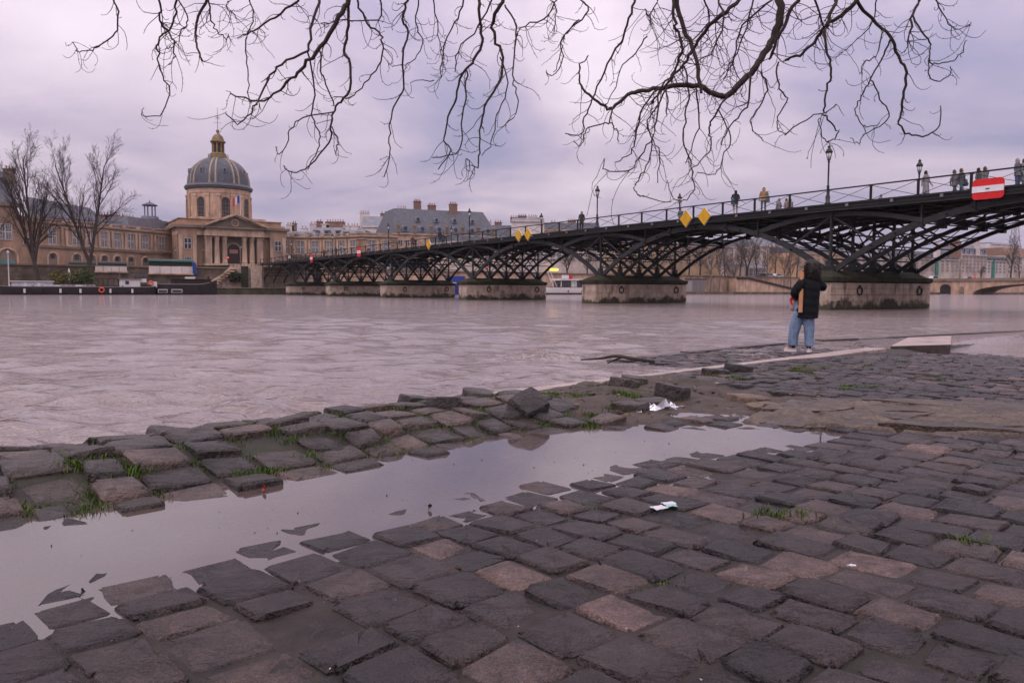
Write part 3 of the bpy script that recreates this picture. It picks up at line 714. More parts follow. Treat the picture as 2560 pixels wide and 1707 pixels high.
    for i in range(6):
        s0 = SPAN * i; top = DECKZ(s0) - .52
        for w in RIBS:
            m = MB(); V = []
            for x in xs2:
                p = B(s0 + x, w, top - (R2 - math.sqrt(R2 ** 2 - x * x))); V += [p + Vector((0, 0, .13)) - BFR[0] * .09, p + Vector((0, 0, .13)) + BFR[0] * .09, p - Vector((0, 0, .13)) + BFR[0] * .09, p - Vector((0, 0, .13)) - BFR[0] * .09]
            Fc = [(k * 4 + a, k * 4 + (a + 1) % 4, (k + 1) * 4 + (a + 1) % 4, (k + 1) * 4 + a) for k in range(len(xs2) - 1) for a in range(4)] + [(0, 1, 2, 3), tuple(len(xs2) * 4 - 4 + a for a in (3, 2, 1, 0))]
            m.add(V, Fc); m.build('spandrel_arch', M_RIB, br)
            c = MB(); c.box(B(s0, w, 4.0), (.14, .14, 3.4), BFR); c.box(B(s0, w, top + .12), (.34, .34, .45), BFR); c.box(B(s0, w, 2.75), (.30, .34, .35), BFR); c.build('column', M_RIB, br)
            dg = MB()
            for q in (-1, 1):
                e = 2.9; dg.beam(B(s0, w, top - .08), B(s0 + q * e, w, arch_z(SPAN / 2 - e) + .1), .09, .11)
            dg.build('diagonal_brace', M_RIB, br)
        for z in (3.0, 3.75, 4.5, 5.1):
            m = MB(); m.tube([B(s0, -.1, z), B(s0, 8.5, z)], .05, 6); m.build('cross_tube', M_IRON, br)
        for w0, w1 in zip(RIBS[:-1], RIBS[1:]):
            m = MB(); m.tube([B(s0, w0, 2.9), B(s0, w1, 5.1)], .04, 5); m.tube([B(s0, w1, 2.9), B(s0, w0, 5.1)], .04, 5); m.build('cross_brace', M_IRON, br)
    # ---- deck
    ss = np.arange(-SPAN, BANK + .1, SPAN / 8)
    def ribbon(nm, w0, w1, z0, z1, mt):
        m = MB(); V = []
        for s in ss:
            d = DECKZ(s); V += [B(s, w0, d + z0), B(s, w1, d + z0), B(s, w1, d + z1), B(s, w0, d + z1)]
        Fc = [(k * 4 + a, k * 4 + (a + 1) % 4, (k + 1) * 4 + (a + 1) % 4, (k + 1) * 4 + a) for k in range(len(ss) - 1) for a in range(4)] + [(0, 1, 2, 3), tuple(len(ss) * 4 - 4 + a for a in (3, 2, 1, 0))]
        return m.add(V, Fc).build(nm, mt, br)
    ribbon('deck', -.35, 8.75, -.12, 0, M_DECK)
    for w in (-.42, 8.82):
        ribbon('edge_beam', w - .07, w + .07, -.38, .04, M_IRON)
        q = -1 if w < 0 else 1
        ribbon('edge_flange', w + q * .07, w + q * .14, -.02, .035, M_RIB); ribbon('edge_flange', w + q * .07, w + q * .15, -.375, -.33, M_RIB); ribbon('edge_flange', w + q * .07, w + q * .10, -.20, -.17, M_RIB)
    bm_ = MB(); bm_.box((0, 0, 0), (.10, .16, .16), BFR); bme = bm_.mesh('edge_bracket'); bme.materials.append(M_HULLG_)
    for s in np.arange(-SPAN + 1.38, BANK, SPAN / 8):
        o = bpy.data.objects.new('edge_bracket', bme); COL.objects.link(o); o.parent = br; o.location = B(s, -.54, DECKZ(s) - .10) - br.location
    for w in RIBS: ribbon('deck_girder', w - .1, w + .1, -.40, -.12, M_IRON)
    for s in np.arange(-SPAN, BANK, SPAN / 8):
        m = MB(); m.box(B(s, 4.2, DECKZ(s) - .26), (9.0, .14, .24), BFR); m.build('cross_beam', M_IRON, br)
    # small light clips on the edge beam
    # ---- railings: posts and panels
    for w in (-.38, 8.78):
        pm = MB(); pm.box((0, 0, .45), (.085, .12, .9), BFR); pm.box((0, 0, .05), (.16, .16, .1), BFR); pme = pm.mesh('railing_post'); pme.materials.append(M_IRON)
        for k, s in enumerate(np.arange(-SPAN, BANK + .1, SPAN / 8)):
            o = bpy.data.objects.new('railing_post', pme); COL.objects.link(o); o.parent = br; o.location = B(s, w, DECKZ(s)) - br.location
            if k < len(ss) - 1:
                s1 = s + SPAN / 8; a, b_ = DECKZ(s), DECKZ(s1); m = MB()
                m.beam(B(s, w, a + .89), B(s1, w, b_ + .89), .09, .07)
                m.tube([B(s, w, a + .06), B(s1, w, b_ + .86)], .018, 4); m.tube([B(s, w, a + .86), B(s1, w, b_ + .06)], .018, 4); m.beam(B(s, w, a + .07), B(s1, w, b_ + .07), .03, .03)
                m.build('railing_panel', M_IRON, br)
    return br
BRIDGE = build_bridge()

# ================================================================== LAMPS ON THE BRIDGE
M_LAMP = mat('lamp_iron', (.028, .030, .030), .4, var=.3)
M_GLASS = mat('lamp_glass', (.62, .60, .62), .12, var=.08, spec=.6)
def lamp_meshes(h, k=1.0):
    post = MB().lathe([(.17, 0), (.17, .12), (.12, .16), (.14, .45), (.085, .62), (.075, 1.05), (.10, 1.08), (.055, 1.13), (.048, h - .95), (.09, h - .92), (.05, h - .86), (.07, h - .80)], n=10)
    cage = MB()
    for a in range(6):
        t = a * math.pi / 3; cage.beam((.085 * math.cos(t), .085 * math.sin(t), h - .80), (.175 * math.cos(t), .175 * math.sin(t), h - .40), .018, .018)
    cage.lathe([(.10, h - .82), (.10, h - .79)], n=12); cage.lathe([(.185, h - .41), (.185, h - .37)], n=12)
    glass = MB().lathe([(.075, h - .79), (.16, h - .41)], n=12)
    cap = MB().lathe([(.20, h - .38), (.21, h - .34), (.16, h - .22), (.10, h - .16), (.075, h - .10), (.075, h - .06), (.11, h - .05), (.10, h - .02), (.03, h + .02), (.045, h + .05), (.01, h + .09)], n=12)
    return [('post', post.mesh('post'), M_LAMP), ('lantern_cage', cage.mesh('lantern_cage'), M_LAMP), ('lantern_glass', glass.mesh('lantern_glass'), M_GLASS), ('lantern_cap', cap.mesh('lantern_cap'), M_LAMP)]
def put_lamp(parts, loc, label, group, name='street_lamp', scale=1.0):
    r = empty(name, loc, label, 'street lamp', group); r.scale = (scale,) * 3
    for nm, me, mt in parts:
        if not me.materials: me.materials.append(mt); me.polygons.foreach_set('use_smooth', [True] * len(me.polygons))
        o = bpy.data.objects.new(nm, me); COL.objects.link(o); o.parent = r
    return r
LP = lamp_meshes(3.42)
ORD = ('first', 'second', 'third', 'fourth', 'fifth', 'sixth')
for i in range(6):
    k = ORD[5 - i]
    put_lamp(LP, B(SPAN * i, -.42, DECKZ(SPAN * i) + .03), 'lantern post on the board-hung rail, over the %s pier counted from the palace' % k, 'lantern posts along the bridge')
    put_lamp(LP, B(SPAN * i, 8.82, DECKZ(SPAN * i) + .03), 'lantern post on the rail opposite the boards, over the %s pier from the palace' % k, 'lantern posts along the bridge')

# ================================================================== NAVIGATION BOARDS
M_RED = mat('red_board', (.62, .022, .025), .4, var=.12); M_WHITE = mat('white_paint', (.72, .70, .72), .45, var=.08); M_YEL = mat('yellow_board', (.62, .34, .012), .45, var=.15, scale=2)
def red_board(px, py, w, h, label):
    s = s_at(px, -.62, py); c = B(s, -.62, 0); c.z = z_at(px, py, c)
    r = empty('navigation_board', c, label, 'sign')
    fr = (BFR[1], BFR[0], BFR[2])                    # board spans along the bridge
    def plate(z0, z1, e, m_, nm, x0=-w / 2, x1=w / 2):
        n = 5; rad = .12 * w; poly = []
        for (cx, cz, a0) in ((x1 - rad, z1 - rad, 0), (x0 + rad, z1 - rad, 90), (x0 + rad, z0 + rad, 180), (x1 - rad, z0 + rad, 270)):
            for k in range(n):
                t = math.radians(a0 + 90 * k / (n - 1)); poly.append(c + BFR[1] * (cx + rad * math.cos(t)) + BFR[2] * (cz + rad * math.sin(t)) - BFR[0] * e)
        return MB().prism(poly, BFR[0] * .05).build(nm, m_, r)
    plate(-h / 2, h / 2, .05, M_RED, 'panel')
    m = MB(); m.box(c - BFR[0] * .065, (w, .03, h * .30), fr); m.build('white_band', M_WHITE, r)
    m = MB(); m.box(c - BFR[0] * .084, (.12 * w, .012, h * .055), fr); m.box(c - BFR[0] * .09, (.05 * w, .012, h * .03), fr); m.build('small_marking', M_IRON, r)
    m = MB()
    for q in (-.3, .3): m.beam(c + BFR[1] * (q * w), c + BFR[1] * (q * w) + BFR[0] * .3, .06, .06)
    m.build('bracket', M_IRON, r)
    if w > 1.5:
        for (x, z, sw, sh) in ((-.05, .34, .12, .10), (-.16, .40, .12, .09)):
            m = MB(); m.box(c + BFR[1] * (x * w) + BFR[2] * (z * h) - BFR[0] * .062, (sw * w * .9, .012, sh * h), fr); m.build('sticker', M_WHITE, r)
red_board(2471, 472, 1.5, 1.0, 'large red board with a white band and torn stickers hung over the bridge railing')
red_board(898, 630, 1.35, 1.35, 'small red board with white band on the bridge rail next to the single yellow diamond')
red_board(779, 646, 1.35, 1.35, 'small red board with white band on the bridge rail closest to the palace')
def yellow_board(px, py, hw, hh, label, group):
    s = s_at(px, -.6, py); c = B(s, -.6, 0); c.z = z_at(px, py, c)
    r = empty('navigation_board', c, label, 'sign', group)
    poly = [c + BFR[1] * hw, c + BFR[2] * hh, c - BFR[1] * hw, c - BFR[2] * hh]
    MB().prism(poly, -BFR[0] * .05).build('panel', M_YEL, r)
    k = 1.06; poly = [c + BFR[0] * .012 + BFR[1] * hw * k, c + BFR[0] * .012 + BFR[2] * hh * k, c + BFR[0] * .012 - BFR[1] * hw * k, c + BFR[0] * .012 - BFR[2] * hh * k]
    MB().prism(poly, BFR[0] * .03).build('rim', M_WHITE, r)
    m = MB(); m.beam(c + BFR[0] * .04, c + BFR[0] * .3, .08, .3); m.build('bracket', M_IRON, r)
yellow_board(1715, 547, .60, .60, 'larger-pair yellow diamond board on the palace side of its twin', 'yellow diamond boards')
yellow_board(1761, 541, .60, .60, 'larger-pair yellow diamond board on the big red board side of its twin', 'yellow diamond boards')
yellow_board(1297, 589, .60, .60, 'smaller-pair yellow diamond board on the palace side of its twin', 'yellow diamond boards')
yellow_board(1320, 586, .60, .60, 'smaller-pair yellow diamond board away from the palace, beside its twin', 'yellow diamond boards')
yellow_board(1072, 612, .60, .60, 'single yellow diamond board hung alone on the bridge rail', 'yellow diamond boards')
# ================================================================== FAR BANK
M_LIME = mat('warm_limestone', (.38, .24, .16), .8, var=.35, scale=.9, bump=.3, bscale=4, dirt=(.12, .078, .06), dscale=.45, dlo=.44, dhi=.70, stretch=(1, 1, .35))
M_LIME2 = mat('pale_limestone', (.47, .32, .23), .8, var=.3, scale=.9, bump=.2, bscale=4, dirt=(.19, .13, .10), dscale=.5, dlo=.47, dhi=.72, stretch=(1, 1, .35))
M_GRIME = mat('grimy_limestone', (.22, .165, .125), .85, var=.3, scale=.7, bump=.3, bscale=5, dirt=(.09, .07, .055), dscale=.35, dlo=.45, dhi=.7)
M_RIBST = mat('weathered_dome_rib', (.30, .235, .175), .75, var=.3, scale=1.5)
M_SLATE = mat('roof_slate', (.075, .078, .095), .55, var=.3, scale=1.2, bump=.3, bscale=6)
M_ZINC = mat('roof_zinc', (.20, .20, .235), .45, var=.2, scale=.6, bump=.1)
M_GOLD = mat('weathered_gilding', (.20, .135, .065), .6, metal=.15, var=.3, scale=1.5)
M_PANE = mat('window_pane', (.045, .042, .05), .12, var=.4, scale=.8)
M_FRAME = mat('window_frame', (.46, .42, .41), .6, var=.1)
M_WALLW = mat('white_render', (.60, .53, .51), .8, var=.14, scale=.4, dirt=(.38, .32, .30), dscale=.25, dlo=.5, dhi=.75)
M_CHIM = mat('chimney_brick', (.21, .125, .095), .85, var=.3, scale=1.5); M_POT = mat('chimney_pot', (.30, .13, .085), .8, var=.3)
M_QWALL = mat('quay_masonry', (.155, .115, .092), .85, var=.35, scale=.8, bump=.5, bscale=4, dirt=(.06, .052, .035), dscale=.3, dlo=.42, dhi=.66)
M_GREEN = mat('green_box_paint', (.020, .075, .055), .5, var=.25, scale=1); M_GREEN2 = mat('dark_green_paint', (.014, .03, .024), .55, var=.3)
M_BLUE = mat('blue_tarpaulin', (.02, .07, .30), .55, var=.35, scale=2, bump=.6, bscale=3)
M_HULLB = mat('black_hull', (.022, .018, .020), .4, var=.35, scale=1.5); M_HULLG = mat('grey_hull', (.17, .15, .15), .5, var=.2)
M_BWHITE = mat('boat_white', (.62, .58, .56), .45, var=.1); M_WOODD = mat('dark_wheelhouse_wood', (.035, .022, .016), .45, var=.3); M_ORANGE = mat('life_ring', (.65, .10, .045), .5, var=.1)
M_STREET = mat('street_asphalt', (.06, .055, .055), .7, var=.2)
# street behind the far wall
m = MB(); m.box(B(BANK + 125.2, 160, 2.3), (560, 248, 5.2), BFR); o = m.build('street', M_STREET); tag(o, 'raised street of the far bank', 'street', kind='structure')

def tan_frame(a, b_):
    t = Vector((b_[0] - a[0], b_[1] - a[1], 0)).normalized(); nrm = Vector((t.y, -t.x, 0))
    if nrm.y > 0: nrm = -nrm
    return (t, nrm, Vector((0, 0, 1)))
_wcache = {}
def window(parent, p, fr, w, h, style='cross', frame=None, sill=True, pane=None):
    key = (round(w, 2), round(h, 2), style, (frame or M_FRAME).name, (pane or M_PANE).name)
    if key not in _wcache:
        X = (Vector((1, 0, 0)), Vector((0, -1, 0)), Vector((0, 0, 1)))
        a = MB(); a.box((0, 0, h / 2), (w, .08, h)); pm = a.mesh('window'); pm.materials.append(pane or M_PANE)
        f = MB(); t = max(.1, w * .07)
        for x in (-w / 2, w / 2): f.box((x, -.06, h / 2), (t, .10, h + t))
        for z in (0, h): f.box((0, -.055, z), (w - t - .004, .10, t))
        if style == 'cross':
            f.box((0, -.05, h / 2), (t * 1.3, .09, h - t)); f.box((0, -.045, h * .52), (w - t, .09, t * 1.3))
        if style == 'lattice':
            f.box((0, -.05, h / 2), (t * 1.6, .09, h - t)); f.box((0, -.045, h * .5), (w - t, .09, t * 1.6))
            for q in (-.36, -.22, .22, .36): f.box((w * q, -.045, h / 2), (t * .45, .06, h))
            for q in (.1, .2, .3, .4, .6, .7, .8, .9): f.box((0, -.04, h * q), (w, .06, t * .45))
        if style == 'bars':
            for q in (-.25, 0, .25): f.box((w * q, -.05, h / 2), (t * .5, .08, h - t))
            for q in (.2, .4, .6, .8): f.box((0, -.045, h * q), (w - t, .08, t * .5))
        fm = f.mesh('frame'); fm.materials.append(frame or M_FRAME); _wcache[key] = (pm, fm)
    pm, fm = _wcache[key]
    o = bpy.data.objects.new('window', pm); COL.objects.link(o)
    # local x = along wall, local -y = outward
    mw = Matrix(((fr[0].x, -fr[1].x, 0, p[0] + fr[1].x * .03), (fr[0].y, -fr[1].y, 0, p[1] + fr[1].y * .03), (0, 0, 1, p[2]), (0, 0, 0, 1)))
    if mw.to_3x3().determinant() < 0:
        mw = Matrix(((-fr[0].x, -fr[1].x, 0, p[0] + fr[1].x * .03), (-fr[0].y, -fr[1].y, 0, p[1] + fr[1].y * .03), (0, 0, 1, p[2]), (0, 0, 0, 1)))
    o.parent = parent; o.matrix_local = Matrix.Translation(-Vector(parent.location)) @ mw
    f = bpy.data.objects.new('frame', fm); COL.objects.link(f); f.parent = o
    return o
def gp(px, Y, py=690):
    r = ray(px, py); return Vector((r[0] / r[1] * Y, Y, 0))
def up(p, z): return Vector((p[0], p[1], z))
def box_between(m, a, b_, z0, z1, depth, proud=0.0, mi=0):
    """box whose front face runs a->b, going back by depth"""
    fr = tan_frame(a, b_); L_ = (Vector(b_) - Vector(a)); L_.z = 0; c = (Vector(a) + Vector(b_)) / 2
    m.box(up(c, (z0 + z1) / 2) - fr[1] * (depth / 2 - proud / 2), (L_.length, depth + proud, z1 - z0), fr, mi); return fr

PAL = empty('domed_palace', B(BANK + 47, 5.0, 5), 'honey-coloured stone palace with a tall slate dome and curved balustraded wings', 'palace')
def P_(w, t, z): return B(BANK + t, 5.0 + w, z)          # palace frame, portico plane at t = 47
def palace_centre():
    m = MB(); m.box(P_(0, 62, 11), (27, 26, 13.2), BFR); m.build('central_block', M_LIME, PAL)
    for w, t in ((-11.2, 48.7), (11.2, 48.7)):               # side bays with pilasters
        m = MB(); m.box(P_(w, 48.6, 10.6), (4.2, 1.6, 12.4), BFR); bay = m.build('side_bay', M_LIME, PAL)
        for q in (-1.6, 1.6):
            m = MB(); m.box(P_(w + q, 47.75, 10.7), (.9, .3, 7.6), BFR); m.build('pilaster', M_LIME2, PAL)
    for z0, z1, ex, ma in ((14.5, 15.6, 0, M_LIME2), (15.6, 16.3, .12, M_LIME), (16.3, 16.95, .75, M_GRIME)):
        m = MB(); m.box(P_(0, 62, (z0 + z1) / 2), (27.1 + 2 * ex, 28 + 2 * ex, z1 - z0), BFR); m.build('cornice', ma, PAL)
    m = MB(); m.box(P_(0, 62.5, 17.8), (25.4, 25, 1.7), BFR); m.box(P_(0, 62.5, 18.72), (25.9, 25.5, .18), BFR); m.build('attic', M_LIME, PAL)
    m = MB(); m.box(P_(0, 56.5, 18.9), (18.5, 9, 1.2), BFR); m.build('attic', M_LIME2, PAL)
    # portico
    m = MB(); m.box(P_(0, 49.5, 6.2), (15.2, 6, 2.4), BFR); m.build('podium', M_LIME2, PAL)
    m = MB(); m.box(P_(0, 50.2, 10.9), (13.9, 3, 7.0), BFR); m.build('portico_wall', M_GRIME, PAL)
    for w in (-6.35, -4.35, -2.45, 2.45, 4.35, 6.35):
        if abs(w) > 6:
            m = MB(); m.box(P_(w, 47.6, 10.7), (1.5, 1.3, 7.0), BFR); m.box(P_(w, 47.6, 13.95), (1.75, 1.55, .7), BFR); m.build('pilaster', M_LIME2, PAL)
        else:
            m = MB(); m.lathe([(.78, 7.3), (.78, 7.6), (.66, 7.75), (.62, 10), (.55, 13.2), (.62, 13.3), (.62, 13.45), (.8, 14.0), (.85, 14.3)], P_(w, 47.3, 0), 14); autosmooth(m.build('column', M_LIME2, PAL))
    m = MB(); m.box(P_(0, 48, 15.0), (14.6, 3.6, 1.3), BFR); m.box(P_(0, 48, 15.95), (14.3, 3.4, .62), BFR); m.build('entablature', M_LIME2, PAL)
    m = MB(); m.box(P_(0, 48, 16.45), (15.8, 4.8, .4), BFR); m.build('cornice', M_GRIME, PAL)
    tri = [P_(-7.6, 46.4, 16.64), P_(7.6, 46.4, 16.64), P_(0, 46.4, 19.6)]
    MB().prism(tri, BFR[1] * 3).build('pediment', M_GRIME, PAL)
    for q in (-1, 1):
        m = MB(); m.beam(P_(q * 7.9, 45.9, 16.9), P_(0, 45.9, 20.0), 1.5, .45, up=(0, 0, 1)); m.build('raking_cornice', M_LIME2, PAL)
    c = P_(0, 46.3, 17.75); m = MB(); m.tube([c + BFR[0] * (.85 * math.cos(t)) + BFR[2] * (.85 * math.sin(t)) for t in np.linspace(0, 6.283, 21)], .16, 6, cap=False)
    m.build('clock_surround', M_LIME2, PAL)
    # great door with arch
    c = P_(0, 48.62, 7.4); pts = [c + BFR[0] * x + BFR[2] * z for x, z in [(-1.7, 0), (-1.7, 3.6)] + [(-1.7 * math.cos(t), 3.6 + 1.7 * math.sin(t)) for t in np.linspace(.2, 2.94, 9)] + [(1.7, 3.6), (1.7, 0)]]
    MB().prism(pts, -BFR[1] * .1).build('door', M_WOODD, PAL)
    m = MB(); m.tube(pts, .22, 6); m.build('door_arch', M_LIME2, PAL)
    m = MB(); m.box(P_(0, 48.45, 10.6), (2.1, .1, 1.0), BFR); m.build('door_panel', mat('rose_panel', (.36, .16, .15), .6), PAL)
    for w in (-11.2, 11.2):
        window(PAL, P_(w, 47.79, 11.0), (BFR[0], -BFR[1], BFR[2]), 1.6, 2.6, 'cross'); window(PAL, P_(w, 47.79, 7.2), (BFR[0], -BFR[1], BFR[2]), 1.5, 1.8, 'bars')
    # drum and dome
    c = P_(0, 65, 0)
    autosmooth(MB().lathe([(8.1, 17), (8.1, 26.4), (8.25, 26.5), (8.25, 27.6), (8.1, 27.65)], c, 64).build('drum', M_LIME2, PAL), 30)
    autosmooth(MB().lathe([(8.1, 27.55), (8.75, 27.9), (8.8, 28.3), (8.95, 28.4), (8.6, 28.9), (8.3, 29.1)], c, 64).build('drum_cornice', M_SLATE, PAL), 30)
    prof = [(8.1, 28.8), (7.98, 29.8), (7.85, 31.0), (7.5, 32.4), (6.85, 33.6), (6.0, 34.6), (5.0, 35.4), (3.9, 36.0), (2.9, 36.35), (.5, 36.5)]
    autosmooth(MB().lathe(prof, c, 64).build('dome', M_SLATE, PAL), 30)
    front = math.atan2(-BB[1], -BB[0])
    for k in range(8):
        a0 = front + (k + .5) * math.pi / 4
        for q in (-.095, .095):
            a = a0 + q; m = MB(); V = []
            er = Vector((math.cos(a), math.sin(a), 0)); et = Vector((-math.sin(a), math.cos(a), 0))
            for r, z in prof[:-1]:
                hw = .12 + .020 * r; V += [c + er * (r - .1) + et * hw + Vector((0, 0, z)), c + er * (r + .16) + et * hw * .8 + Vector((0, 0, z + .07)), c + er * (r + .16) - et * hw * .8 + Vector((0, 0, z + .07)), c + er * (r - .1) - et * hw + Vector((0, 0, z))]
            n = len(prof) - 1; m.add(V, [(i * 4 + j, (i + 1) * 4 + j, (i + 1) * 4 + (j + 1) % 4, i * 4 + (j + 1) % 4) for i in range(n - 1) for j in range(4)] + [(0, 1, 2, 3)]); m.build('dome_rib', M_RIBST, PAL)
        for q in (-.17, .17):                                # paired pilasters on the drum
            a = a0 + q; er = Vector((math.cos(a), math.sin(a), 0)); et = Vector((-math.sin(a), math.cos(a), 0)); m = MB()
            m.box(c + er * 8.18 + Vector((0, 0, 22.1)), (.95, .45, 8.4), (et, er, XYZ[2])); m.box(c + er * 8.24 + Vector((0, 0, 25.95)), (1.15, .6, .7), (et, er, XYZ[2])); m.build('pilaster', M_LIME2, PAL)
        a = front + k * math.pi / 4; er = Vector((math.cos(a), math.sin(a), 0)); et = Vector((-math.sin(a), math.cos(a), 0))
        b0 = c + er * 8.06; pts = [b0 + et * x + Vector((0, 0, z)) for x, z in [(-1.25, 19.6), (-1.25, 24.2)] + [(-1.25 * math.cos(t), 24.2 + 1.25 * math.sin(t)) for t in np.linspace(.2, 2.94, 9)] + [(1.25, 24.2), (1.25, 19.6)]]
        win = MB().prism(pts, er * .12).build('window', M_PANE, PAL)
        m = MB()
        for x in (-.7, 0, .7): m.beam(b0 + er * .16 + et * x + Vector((0, 0, 19.6)), b0 + er * .16 + et * x + Vector((0, 0, 24.4)), .09, .06)
        for z in (20.6, 21.6, 22.6, 23.6): m.beam(b0 + er * .15 - et * 1.2 + Vector((0, 0, z)), b0 + er * .15 + et * 1.2 + Vector((0, 0, z)), .06, .09)
        m.build('glazing_bars', M_GRIME, win)
        m = MB(); m.tube([p + er * .14 for p in pts], .24, 5); m.build('window_arch', M_LIME, win)
        d0 = c + er * 7.35 + Vector((0, 0, 32.6)); m = MB(); m.box(d0, (.9, .9, 1.3), (et, er, XYZ[2])); m.box(d0 + er * .46 + Vector((0, 0, -.05)), (.5, .1, .8), (et, er, XYZ[2]), 1); m.build('dome_dormer', [M_ZINC, M_PANE], PAL)
    # lantern
    autosmooth(MB().lathe([(2.7, 36.2), (2.7, 36.6), (2.35, 36.7), (2.2, 37.3), (1.9, 38.0)], c, 32).build('lantern_base', M_GOLD, PAL), 30)
    m = MB()
    for k in range(20):
        a = k * math.pi / 10; m.beam(c + Vector((2.6 * math.cos(a), 2.6 * math.sin(a), 36.6)), c + Vector((2.6 * math.cos(a), 2.6 * math.sin(a), 37.5)), .06, .06)
    m.tube([c + Vector((2.6 * math.cos(a), 2.6 * math.sin(a), 37.5)) for a in np.linspace(0, 6.283, 25)], .05, 5, cap=False); m.build('balustrade', M_IRON, PAL)
    m = MB(); m.lathe([(1.05, 38), (1.05, 40.8)], c, 16); m.build('lantern_core', M_PANE, PAL)
    for k in range(8):
        a = front + (k + .5) * math.pi / 4; q = c + Vector((1.4 * math.cos(a), 1.4 * math.sin(a), 0)); m = MB(); m.lathe([(.36, 37.9), (.30, 38.4), (.27, 40.3), (.36, 40.7)], q, 8); m.build('lantern_column', M_GOLD, PAL)
    autosmooth(MB().lathe([(1.55, 40.6), (2.0, 40.9), (2.0, 41.2), (1.65, 41.35), (1.55, 41.8), (1.3, 42.5), (.8, 43.0), (.3, 43.2), (.2, 43.5)], c, 32).build('lantern_cupola', M_GOLD, PAL), 35)
    m = MB(); m.lathe([(.08, 43.4), (.4, 43.65), (.47, 43.95), (.4, 44.25), (.08, 44.45), (.05, 50.3)], c, 10); m.build('finial', M_GOLD, PAL)
    m = MB()
    for k in range(8):
        t = k * math.pi / 4; m.beam(c + Vector((0, 0, 47.6)), c + Vector((0, 0, 47.6)) + BFR[0] * (.75 * math.cos(t)) + BFR[2] * (.75 * math.sin(t)), .06, .06)
    m.beam(c + BFR[0] * -.9 + Vector((0, 0, 46.2)), c + BFR[0] * .9 + Vector((0, 0, 46.2)), .06, .06); m.build('weather_vane', M_IRON, PAL)
palace_centre()
def wing(nodes, wins, z_top=16.1, small=()):
    nodes = sorted(nodes); pxs = [n[0] for n in nodes]
    # dense polyline
    D = []; DX = np.linspace(pxs[0], pxs[-1], 40)
    for x in DX:
        Y = np.interp(x, pxs, [n[1] for n in nodes]); D.append(gp(x, Y))
    nr = []
    for i in range(len(D)): nr.append(tan_frame(D[max(i - 1, 0)], D[min(i + 1, len(D) - 1)])[1])
    def strip(z0, z1, proud, depth, nm, mt):
        m = MB(); m.strip([up(p, z0) + n * proud for p, n in zip(D, nr)], [up(p, z1) + n * proud for p, n in zip(D, nr)], [-n * (depth + proud) for n in nr]); return m.build(nm, mt, PAL)
    strip(4.6, 14.9, 0, 9, 'wing_wall', M_LIME)
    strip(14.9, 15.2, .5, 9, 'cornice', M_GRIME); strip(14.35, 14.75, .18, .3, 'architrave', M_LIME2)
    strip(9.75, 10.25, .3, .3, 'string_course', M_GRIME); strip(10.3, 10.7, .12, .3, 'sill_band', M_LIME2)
    strip(15.2, 15.4, .15, .35, 'balustrade_base', M_LIME2); strip(15.95, 16.15, .15, .35, 'balustrade_rail', M_LIME2)
    m = MB(); acc = 0; last = D[0]
    for a, b_, n in zip(D[:-1], D[1:], nr):
        L_ = (b_ - a).length; k = max(1, int(L_ / .38)); fr = tan_frame(a, b_)
        for q in range(k): m.box(up(a + (b_ - a) * ((q + .5) / k), 15.67) , (.17, .17, .56), fr)
    o = m.build('balusters', M_LIME, PAL); o['kind'] = 'stuff'
    def at(x):
        Y = np.interp(x, pxs, [n[1] for n in nodes]); p = gp(x, Y); q = gp(x + 2, np.interp(x + 2, pxs, [n[1] for n in nodes])); return p, tan_frame(p, q)
    for x in wins:
        p, fr = at(x); wx = 1.9 if not small else 1.9
        window(PAL, up(p, 10.75) + fr[1] * .03, fr, 1.9, 3.4, 'lattice')
        m = MB(); m.box(up(p, 14.2) + fr[1] * .12, (2.5, .3, .22), fr); m.build('window_hood', M_LIME2, PAL)
        # ground-floor arch under each window
        pts_ = [up(p, 0) + fr[0] * a + Vector((0, 0, z)) for a, z in [(-1.25, 5.0), (-1.25, 7.6)] + [(-1.25 * math.cos(t), 7.6 + 1.25 * math.sin(t)) for t in np.linspace(.2, 2.94, 8)] + [(1.25, 7.6), (1.25, 5.0)]]
        ar = MB().prism(pts_, fr[1] * .06).build('arch_shade_slab', M_GRIME, PAL); m = MB(); m.tube([q + fr[1] * .08 for q in pts_], .2, 5); m.build('arch_moulding', M_LIME2, ar)  # flat slab in darker stone: recess shade put into its colour
        m = MB(); m.box(up(p, 8.0) + fr[1] * .1, (1.0, .1, .9), fr); m.build('lunette_pane', M_PANE, ar)
    ws = sorted(wins); mids = [(a + b_) / 2 for a, b_ in zip(ws[:-1], ws[1:])]
    for x in mids:
        p, fr = at(x)
        for q in (-.42, .42):
            m = MB(); m.box(up(p, 12.4) + fr[1] * .1 + fr[0] * q * 1.3, (.6, .35, 4.0), fr); m.build('pilaster', M_LIME2, PAL)
        m = MB(); m.box(up(p, 15.67) + fr[1] * .02, (1.1, .42, .6), fr); m.build('balustrade_pier', M_LIME2, PAL)
wing([(436, 205), (405, 201), (364, 196), (328, 192), (294, 188), (258, 184), (223, 181), (160, 175.5), (100, 170)], [133, 193, 229, 262, 294, 328, 364, 405])
wing([(690, 213), (720, 215.5), (760, 217), (800, 217), (840, 215.5), (880, 213), (905, 211)], [712, 752, 789, 826, 857, 884])
wing([(905, 211), (945, 212.5), (995, 214.5)], [930, 968])
def hip(name, base, z0, ridge, mt, parent, over=0):
    """base: 4 points (front-left, front-right, back-right, back-left); ridge: two points"""
    b4 = [up(p, z0) for p in base]; a, b_ = ridge
    m = MB(); m.add(b4 + [a, b_], [(0, 1, 5, 4), (1, 2, 5), (2, 3, 4, 5), (3, 0, 4), (3, 2, 1, 0)]); return m.build(name, mt, parent)
